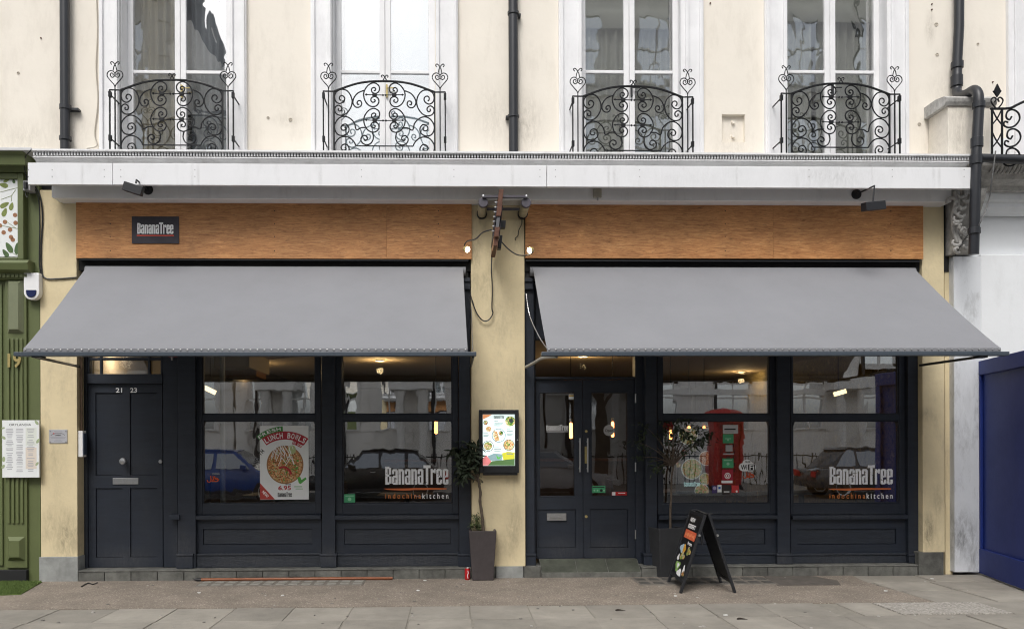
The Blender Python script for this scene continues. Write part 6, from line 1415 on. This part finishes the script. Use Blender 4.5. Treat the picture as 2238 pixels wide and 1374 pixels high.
# scraps on the ground
wl_ = mat('litter_white', (0.7,0.7,0.68), 0.7)
rnd = random.Random(9)
lit = [(435,1295,'left gravel, near the pole'),(618,1301,''),(928,1268,''),(913,1290,''),(1476,1302,''),(1585,1344,''),(1935,1291,''),(2036,1264,'')]
names = ['white scrap on the gravel below the left shop windows','white scrap on the gravel in front of the left windows, right of the first','white scrap beside the end of the wooden pole','white scrap on the gravel left of the brown pot','white scrap at the foot of the sandwich board','white scrap on the slabs right of the sandwich board','pale scrap on the gravel below the right window','pale scrap at the foot of the white boarding']
for (px, py, _), nm in zip(lit, names):
    p = gpt(px, py); mb = MB(); k = 7; rs = [rnd.uniform(0.012,0.026) for _ in range(k)]
    mb.prism([(p.x+rs[i]*math.cos(2*math.pi*i/k), p.y+rs[i]*math.sin(2*math.pi*i/k)) for i in range(k)], 0.0015, 0.007, 'z'); solo('litter_scrap', mb, wl_, nm, 'litter', 'scraps of litter on the pavement')
for px, py, nm in ((1618,1353,'dark brown dead leaf on the slabs right of the sandwich board'),(1352,1334,'small dark dead leaf on the slabs in front of the double door')):
    p = gpt(px, py); mb = MB().tube(catmull([p+Vector((-0.03,0,0.006)), p+Vector((0,0.006,0.009)), p+Vector((0.035,-0.003,0.006)), p+Vector((0.06,-0.006,0.004))], 4), [0.003,0.006,0.008,0.008,0.008,0.007,0.006,0.005,0.004,0.003,0.003,0.002,0.002], 5)
    solo('dead_leaf', mb, M_SOIL, nm, 'leaf')
solo('cable_scrap', MB().tube(catmull([gpt(178,1281,0.006), gpt(188,1275,0.006), gpt(195,1273,0.006), gpt(203,1276,0.006), gpt(213,1272,0.006)], 4), 0.006, 5), M_BLACK, 'short black cable scrap on the gravel in front of the numbered door', 'cable')
solo('cable_scrap', MB().tube(catmull([gpt(1140,1260,0.006), gpt(1150,1257,0.01), gpt(1160,1259,0.006), gpt(1172,1258,0.006)], 4), 0.006, 5), M_BLACK, 'short black cable scrap at the foot of the middle yellow pilaster', 'cable')

# ================================================================ inside the dining room
E_FIL = emis('filament_glow', (1.0,0.33,0.08), 7); E_WARM = emis('warm_downlight', (1.0,0.75,0.38), 12); E_FLOOD = emis('lit_flood_panel', (1.0,0.80,0.42), 2.2)
def pendant(px, py, y, h, label, w_=0.018):
    c = pt(px, py, y); t_ = thing('pendant_lamp', label, 'lamp', c, 'pendant lamps in the dining room')
    part('cord', MB().cyl(c+Vector((0,0,h+0.05)), Vector((c.x,y,ZC_)), 0.005, n=6), M_BLACK, t_)
    part('holder', MB().cyl(c+Vector((0,0,h)), c+Vector((0,0,h+0.05)), 0.02, n=10), M_BRASS, t_)
    part('bulb', MB().lathe([(0.004,0.0),(w_,0.012),(w_,h-0.012),(0.006,h)], c, 'z', 12), E_FIL, t_, smooth=True)
pendant(953, 948, 2.5, 0.20, 'lit tubular pendant lamp behind the pane with BananaTree lettering', 0.024)
pendant(1248, 958, 2.0, 0.22, 'lit tubular pendant lamp behind the left door pane', 0.022)
pendant(1339, 955, 2.2, 0.22, 'lit tubular pendant lamp behind the right door pane', 0.02)
pendant(1466, 960, 2.6, 0.14, 'lit pendant lamp left of the food poster', 0.022)
pendant(1506, 942, 3.0, 0.08, 'lit pendant lamp above the middle of the food poster', 0.022)
pendant(1539, 942, 3.0, 0.08, 'lit pendant lamp above the right of the food poster', 0.022)
def downlight(px, y, power, label, dpx=0):
    x = pt(px, 800, y).x; c = Vector((x, y, ZC_)); t_ = thing('ceiling_light', label, 'lamp', c, 'ceiling lights in the dining room')
    part('rim', MB().lathe([(0.07,0.0),(0.07,-0.02),(0.055,-0.022),(0.05,-0.004)], c, 'z', 18), M_WHITE, t_); part('lamp', MB().lathe([(0.05,-0.004),(0.045,-0.012),(0.0,-0.012)], c, 'z', 16), E_WARM, t_)
    ld = bpy.data.lights.new('downlight', 'POINT'); ld.energy = power; ld.color = (1,0.72,0.36); ld.shadow_soft_size = 0.05
    lo = bpy.data.objects.new('light', ld); COL.objects.link(lo); lo.parent = t_; lo.location = (0,0,-0.16)
downlight(830, 3.2, 12, 'warm ceiling light seen through the upper pane above the BananaTree lettering')
downlight(1275, 2.6, 10, 'warm ceiling light seen through the transom over the double door')
downlight(1620, 5.2, 8, 'warm ceiling light seen through the upper pane above the stickers')
downlight(540, 3.6, 13, 'warm ceiling light seen through the upper pane nearest the numbered door')
downlight(1860, 3.0, 12, 'warm ceiling light seen through the rightmost upper pane')
hl = thing('hall_lamp', 'warm lamp on the hall ceiling behind the fanlight of the numbered door', 'lamp', (pt(275,800,1.2).x, 1.2, 2.74))
part('shade', MB().lathe([(0.09,0.01),(0.11,-0.05),(0.0,-0.07)], (pt(275,800,1.2).x, 1.2, 2.74), 'z', 18), E_WARM, hl, smooth=True)
ld = bpy.data.lights.new('hall_light', 'POINT'); ld.energy = 3.5; ld.color = (1,0.85,0.62); ld.shadow_soft_size = 0.08
lo = bpy.data.objects.new('light', ld); COL.objects.link(lo); lo.parent = hl; lo.location = (0,0,-0.2)
def flood(px, py, y, tilt, label):
    c = pt(px, py, y); t_ = thing('flood_lamp', label, 'lamp', c, 'flood lamps hanging in the dining room')
    M_ = Matrix.Rotation(tilt, 3, 'Y'); mb = MB().box(-0.095,0.095,-0.02,0.03,-0.035,0.035); mb.v = [c+M_@v for v in mb.v]; part('case', mb, M_BLACK, t_, 0.005)
    mb = MB().box(-0.085,0.085,-0.026,-0.021,-0.028,0.028); mb.v = [c+M_@v for v in mb.v]; part('panel', mb, E_FLOOD, t_)
    part('stem', MB().cyl(c+Vector((0,0.02,0.03)), Vector((c.x,y+0.02,ZC_)), 0.008, n=8), M_BLACK, t_)
flood(459, 852, 0.9, 0.45, 'lit flood lamp behind the left upper pane'); flood(1834, 858, 1.2, -0.28, 'lit flood lamp behind the rightmost upper pane')
# air duct, cupboards and a pillar under the ceiling on the left
dk = thing('ceiling_duct', 'warm lit boxed duct under the ceiling behind the leftmost upper pane', 'duct', pt(510, 800, 2.2))
part('box', MB().pbox(445, 760, 545, 803, 2.0, 3.2), mat('tan_duct', (0.42,0.34,0.20), 0.7), dk, 0.01); part('edge', MB().pbox(440, 803, 560, 822, 2.4, 3.0), mat('copper_brown', (0.30,0.13,0.04), 0.5), dk, 0.01)
solo('steel_column', MB().cyl(pt(487,1100,0.7).xy.to_3d()+Vector((0,0,0.1)), pt(487,1100,0.7).xy.to_3d()+Vector((0,0,ZC_)), 0.03, n=14), mat('pale_column', (0.42,0.46,0.46), 0.4), 'slim pale column behind the pane left of the lunch bowl poster', 'column', smooth=True)
# tables and chairs
def table(x, y, label):
    t_ = thing('dining_table', label, 'table', (x,y,ZP), 'dining tables'); part('top', MB().box(x-0.35,x+0.35,y-0.35,y+0.35,ZP+0.72,ZP+0.75), M_TABLE, t_, 0.006); part('leg', MB().cyl((x,y,ZP+0.02),(x,y,ZP+0.72),0.035,n=10), M_BLACK, t_); part('base', MB().cyl((x,y,ZP),(x,y,ZP+0.02),0.22,n=18), M_BLACK, t_)
def chair(x, y, s, label):
    t_ = thing('dining_chair', label, 'chair', (x,y,ZP), 'dining chairs'); part('seat', MB().box(x-0.2,x+0.2,y-0.2,y+0.2,ZP+0.43,ZP+0.47), M_TABLE, t_, 0.006)
    for a in (-1,1):
        for b_ in (-1,1): part('leg', MB().cyl((x+a*0.17,y+b_*0.17,ZP),(x+a*0.17,y+b_*0.17,ZP+0.43),0.015,n=8), M_BLACK, t_)
    part('backrest', MB().box(x+s*0.17,x+s*0.2,y-0.18,y+0.18,ZP+0.62,ZP+0.9), M_TABLE, t_, 0.006)
    for b_ in (-1,1): part('back_post', MB().cyl((x+s*0.185,y+b_*0.15,ZP+0.47),(x+s*0.185,y+b_*0.15,ZP+0.62),0.012,n=6), M_BLACK, t_)
for i, (x, y, w_) in enumerate(((-2.3,1.5,'the lunch bowl poster'),(-0.6,1.4,'the pane with BananaTree lettering nearest the menu case'),(2.9,1.7,'the sticker column'),(4.6,1.5,'the rightmost shop pane'))):
    table(x, y, 'wooden dining table behind %s' % w_); chair(x-0.62, y, -1, 'wooden chair left of the table behind %s' % w_); chair(x+0.62, y, 1, 'wooden chair right of the table behind %s' % w_)
ct = thing('bar_counter', 'dark wooden bar counter at the back of the dining room', 'counter', (1.0,6.5,ZP))
part('front', MB().box(-1.2,3.4,6.2,6.3,ZP,ZP+1.05), M_TABLE, ct); part('top', MB().box(-1.3,3.5,6.1,6.9,ZP+1.051,ZP+1.1), M_RUSTWOOD, ct, 0.008)

# ================================================================ the other side of the street, seen in the glass
OY = -20.4
def terrace(name, x0, x1, h, floors, bays, label, mt, ground_h=4.7, sky=True):
    t_ = thing(name, label, 'building', ((x0+x1)/2, OY, 0), 'terrace across the street'); bw = (x1-x0)/bays
    part('wall', MB().box(x0, x1, OY-8, OY, 0, h), mt, t_)
    fh = (h-ground_h-0.8)/max(1, floors-1)
    for f in range(floors):
        zb = 2.05 if f == 0 else ground_h+fh*(f-1)+0.55; wh = 2.2 if f == 0 else fh*0.66
        for b_ in range(bays):
            cx_ = x0+bw*(b_+0.5); ww = min(1.35, bw*0.44)
            w_ = part('window', MB().ring(cx_-ww/2-0.14, cx_+ww/2+0.14, zb-0.05, zb+wh+0.2, 0.14, OY+0.001, OY+0.09, 0.06, 0.2), M_OPPT, t_)
            part('pane', MB().box(cx_-ww/2, cx_+ww/2, OY+0.001, OY+0.02, zb+0.01, zb+wh), M_OPPG, w_)
            part('glazing_bar', MB().box(cx_-0.03, cx_+0.03, OY+0.021, OY+0.05, zb+0.01, zb+wh).box(cx_-ww/2, cx_+ww/2, OY+0.021, OY+0.055, zb+wh*0.5, zb+wh*0.5+0.06), M_OPPT, w_)
        if f: part('string_course', MB().box(x0, x1, OY+0.001, OY+0.14, ground_h+fh*(f-1)+0.1, ground_h+fh*(f-1)+0.3), M_OPPT, t_)
    qn = MB()
    for k in range(int(h/0.62)): qn.box(x0+0.02, x0+(0.55 if k % 2 else 0.36), OY+0.001, OY+0.05, 0.4+k*0.62, 0.4+k*0.62+0.56); qn.box(x1-(0.55 if k % 2 else 0.36), x1-0.02, OY+0.001, OY+0.05, 0.4+k*0.62, 0.4+k*0.62+0.56)
    split('quoin', qn, M_OPPT, t_)
    for k in range(11):
        ru_ = MB()
        for b_ in range(bays): ru_.box(x0+bw*b_+(0.58 if b_ == 0 else 0.0)+bw*0.5+0.85*(b_ < 0)-bw*0.5+0.01, x0+bw*(b_+0.5)-min(1.35, bw*0.44)/2-0.16, OY+0.001, OY+0.035, 0.35+k*0.4, 0.35+k*0.4+0.36).box(x0+bw*(b_+0.5)+min(1.35, bw*0.44)/2+0.16, x0+bw*(b_+1)-(0.58 if b_ == bays-1 else 0.01), OY+0.001, OY+0.035, 0.35+k*0.4, 0.35+k*0.4+0.36)
        part('rusticated_course', ru_, mt, t_, kind='stuff')
    for b_ in range(1, bays, 3):
        for dx in (-0.25, 0.25):
            part('column', MB().lathe([(0.22,0.0),(0.22,0.15),(0.16,0.2),(0.145,3.2),(0.2,3.3),(0.2,3.45)], (x0+bw*b_+dx*1.6, OY+0.7, 0.0), 'z', 14), M_OPPT, t_, smooth=True)
        part('porch_roof', MB().box(x0+bw*b_-0.75, x0+bw*b_+0.75, OY+0.002, OY+1.0, 3.451, 3.9), M_OPPT, t_, 0.02)
    for b_ in range(0, bays, 2): part('downpipe', MB().cyl((x0+bw*b_+0.75, OY+0.08, 0.2), (x0+bw*b_+0.75, OY+0.08, h-0.6), 0.06, n=8), M_PIPE, t_)
    part('cornice', MB().prism([(OY,h-0.55),(OY+0.15,h-0.5),(OY+0.25,h-0.3),(OY+0.5,h-0.2),(OY+0.5,h),(OY,h)], x0, x1, 'x'), M_OPPT, t_)
    part('roof', MB().prism([(OY-0.3,h+0.001),(OY-8,h+0.001),(OY-8,h+1.2),(OY-3,h+1.6)], x0+0.05, x1-0.05, 'x'), M_SLATE, t_)
    rw = part('chimney', MB().box(x0+0.1, x0+1.3, OY-4, OY-2.8, h, h+3.0), mt, t_)
    return t_
terrace('terrace_house', -10.3, -8.1, 13.6, 4, 1, 'narrow pale house across the street reflected in the right half of the leftmost upper window', M_OPPW)
terrace('terrace_house', -36, -10.4, 18.5, 5, 8, 'tall pale terrace across the street reflected in the leftmost upper window', M_OPPW)
terrace('terrace_house', -8.0, 3.4, 10.6, 3, 7, 'lower white stucco terrace across the street reflected in the left shop windows', M_OPPW)
terrace('terrace_house', 3.5, 34, 19.0, 5, 11, 'tall pale terrace across the street reflected in the right upper windows', M_OPPW, 3.2)
ar_ = thing('area_railing', 'black iron area railing along the far pavement, reflected in the shop windows', 'railing', (-3, -19.6, 0)); bars = MB()
for i in range(230): bars.cyl((-26+i*0.2, -19.6, 0.0), (-26+i*0.2, -19.6, 1.15), 0.018, n=5)
part('bars', bars, M_IRON, ar_, kind='stuff'); part('top_rail', MB().box(-26, 20, -19.63, -19.57, 1.02, 1.06), M_IRON, ar_)
# parked vehicles
def car(x, y, col, label, facing=-1, L_=4.1, H=1.5):
    t_ = thing('parked_car', label, 'car', (x,y,-0.13), 'cars parked across the street'); zg = -0.13; W_ = 0.86
    s = facing
    prof_ = [(-L_/2,0.32),(-L_/2+0.02,0.62),(-L_/2+0.12,0.72),(-L_/2+1.0,0.88),(L_/2-0.5,0.92),(L_/2-0.1,0.85),(L_/2,0.55),(L_/2-0.05,0.30)]
    m_ = mat('car_paint_'+label.split()[0], col, 0.18, spec=0.6)
    part('body', MB().prism([(x-s*a, zg+b_) for a, b_ in prof_], y-W_, y+W_, 'y'), m_, t_, 0.05, smooth=True)
    gh = [(-L_/2+0.95,0.86),(-L_/2+1.65,H-0.04),(-L_/2+2.0,H),(L_/2-1.0,H-0.02),(L_/2-0.35,0.9)]
    mb = MB(); n = len(gh)
    for sgn in (-1, 1):
        for a, b_ in gh: mb.v.append(Vector((x-s*a, y+sgn*(W_-0.02-0.22*max(0,(b_-0.9)/0.6)), zg+b_)))
    mb.f = [tuple(range(n)), tuple(range(2*n-1,n-1,-1))]+[(i,(i+1)%n,n+(i+1)%n,n+i) for i in range(n)]
    part('cabin', mb, m_, t_, 0.03, smooth=True)
    for sgn in (-1, 1):
        for (a0, a1, top0, top1) in ((-L_/2+1.15, -L_/2+2.15, -L_/2+1.72, -L_/2+2.15), (-L_/2+2.25, L_/2-1.25, -L_/2+2.25, L_/2-1.25), (L_/2-1.15, L_/2-0.55, L_/2-1.15, L_/2-0.95)):
            wq = MB(); yb_ = y+sgn*(W_+0.004); yt_ = y+sgn*(W_-0.02-0.22*0.85+0.012)
            q = [Vector((x-s*a0, yb_-sgn*0.015, zg+0.95)), Vector((x-s*a1, yb_-sgn*0.015, zg+0.95)), Vector((x-s*top1, yt_, zg+H-0.12)), Vector((x-s*top0, yt_, zg+H-0.12))]
            wq.v = q+[v-Vector((0,sgn*0.02,0)) for v in q]; wq.f = [(0,1,2,3),(7,6,5,4)]+[(i,(i+1)%4,4+(i+1)%4,4+i) for i in range(4)]; part('side_window', wq, M_GLASSD, t_)
        part('sill', MB().box(x-L_/2+1.1, x+L_/2-1.1, y+sgn*W_-0.02, y+sgn*W_+0.02, zg+0.26, zg+0.36), M_BLACK, t_)
        part('door_handle', MB().box(x-0.15, x, y+sgn*W_-0.01, y+sgn*W_+0.03, zg+0.8, zg+0.83), M_ALU, t_); part('mirror', MB().box(x-s*(-L_/2+1.35)-0.08, x-s*(-L_/2+1.35)+0.08, y+sgn*(W_+0.02), y+sgn*(W_+0.16), zg+0.93, zg+1.06), m_, t_, 0.02)
    part('windscreen', MB().prism([(x-s*(-L_/2+0.98), zg+0.90), (x-s*(-L_/2+1.60), zg+H-0.07), (x-s*(-L_/2+1.64), zg+H-0.07), (x-s*(-L_/2+1.02), zg+0.90)], y-W_+0.25, y+W_-0.25, 'y'), M_GLASSD, t_)
    part('roof', MB().prism([(x-s*a, zg+b_) for a, b_ in ((-L_/2+1.6,H-0.05),(-L_/2+2.0,H+0.015),(L_/2-1.0,H-0.005),(L_/2-0.85,H-0.08))], y-W_+0.2, y+W_-0.2, 'y'), m_, t_, 0.02)
    for a in (-L_/2+0.75, L_/2-0.78):
        for sgn in (-1,1):
            w_ = part('wheel', MB().lathe([(0.2,-0.1),(0.31,-0.1),(0.33,-0.07),(0.33,0.07),(0.31,0.1),(0.2,0.1)], (x-s*a, y+sgn*(W_-0.09), zg+0.33), 'y', 24), M_TYRE, t_, smooth=True)
            part('rim', MB().lathe([(0.0,-0.09),(0.21,-0.102),(0.21,0.102),(0.0,0.09)], (x-s*a, y+sgn*(W_-0.09), zg+0.33), 'y', 20), M_ALU, w_, smooth=True)
    for sgn in (-1,1):
        part('headlight', MB().box(x-s*(-L_/2+0.02)-0.04, x-s*(-L_/2+0.02)+0.06, y+sgn*0.55-0.16, y+sgn*0.55+0.16, zg+0.60, zg+0.72), M_ALU, t_, 0.02)
        part('tail_light', MB().box(x-s*(L_/2-0.02)-0.05, x-s*(L_/2-0.02)+0.05, y+sgn*0.62-0.12, y+sgn*0.62+0.12, zg+0.62, zg+0.82), M_RED, t_, 0.02)
    part('number_plate', MB().box(x-s*(-L_/2)-0.012, x-s*(-L_/2)+0.012, y-0.26, y+0.26, zg+0.40, zg+0.50), M_WHITE, t_)
car(-6.6, -14.3, (0.012,0.055,0.23), 'blue hatchback parked across the street, reflected left of the lunch bowl poster', 1)
car(-2.2, -14.5, (0.012,0.012,0.014), 'black saloon parked across the street, reflected behind the BananaTree lettering', -1)
car(2.6, -14.5, (0.55,0.55,0.56), 'silver estate car parked across the street, reflected in the double door', 1)
car(12.6, -14.5, (0.05,0.05,0.055), 'grey car parked far along the street, reflected in the rightmost shop pane', 1)
# phone box
kx, ky = (1595-990)/1755*25.8, -16.8
kb = thing('telephone_box', 'red telephone box across the street, reflected behind the sticker column', 'phone box', (kx,ky,0)); PR = mat('telephone_box_red', (0.42,0.012,0.012), 0.35)
part('plinth', MB().box(kx-0.46,kx+0.46,ky-0.46,ky+0.46,0,0.12), M_BLACK, kb); split('post', MB().box(kx-0.45,kx-0.36,ky-0.45,ky+0.45,0.121,2.2).box(kx+0.36,kx+0.45,ky-0.45,ky+0.45,0.121,2.2), PR, kb, 0.01)
part('fascia', MB().box(kx-0.45,kx+0.45,ky-0.45,ky+0.45,2.201,2.42), PR, kb, 0.01); part('dome', MB().lathe([(0.62,0.0),(0.60,0.08),(0.45,0.17),(0.0,0.24)], (kx,ky,2.421), 'z', 4), PR, kb)
part('sign', MB().box(kx-0.34,kx+0.34,ky+0.451,ky+0.46,2.24,2.37), M_VWHITE, kb)
lettering('lettering', 'TELEPHONE', Vector((kx+0.31,ky+0.462,2.27)), 0.62, 0.07, M_INK, kb, 0.015, frame=Matrix(((-1,0,0),(0,0,1),(0,1,0))))
part('door_panel', MB().box(kx-0.355,kx+0.355,ky+0.37,ky+0.385,0.30,2.19), PR, kb)
for i in range(8):
    for xx in (-0.19,0.0,0.19): part('pane', MB().box(kx+xx-0.05,kx+xx+0.05,ky+0.386,ky+0.388,0.56+i*0.205,0.68+i*0.205), mat('dusty_dark_pane',(0.06,0.02,0.02),0.3), kb)
gb_ = MB().box(kx-0.355,kx+0.355,ky+0.39,ky+0.44,0.121,0.5)
for i in range(9): gb_.box(kx-0.355,kx+0.355,ky+0.411,ky+0.435,0.5+i*0.205,0.53+i*0.205)
for xx in (-0.2,0.2): gb_.box(kx+xx-0.015,kx+xx+0.015,ky+0.411,ky+0.437,0.5,2.19)
part('door_bars', gb_, PR, kb); part('back', MB().box(kx-0.355,kx+0.355,ky-0.44,ky-0.40,0.121,2.19), PR, kb)
# street tree and lamp post reflected in the door and upper panes
tr = thing('street_tree', 'bare street tree across the street reflected in the panes beside the double door', 'tree', (5.0,-17.6,0)); rnd = random.Random(31)
part('trunk', MB().tube([(5.0,-17.6,0),(5.05,-17.6,1.6),(4.95,-17.6,3.4)], [0.24,0.19,0.15], 10), M_BARK, tr, smooth=True)
bm_ = MB()
for i in range(26):
    a = rnd.uniform(0,6.28); z = 2.8+i*0.12; r_ = rnd.uniform(1.2,2.4); p0 = Vector((4.97,-17.6,z*0.9)); p2 = p0+Vector((math.cos(a)*r_, math.sin(a)*r_, rnd.uniform(1.0,2.6)))
    bm_.tube(catmull([p0,(p0+p2)/2+Vector((0,0,0.3)),p2],3),[0.06,0.055,0.05,0.04,0.03,0.02,0.012],5)
part('branches', bm_, M_BARK, tr, smooth=True)
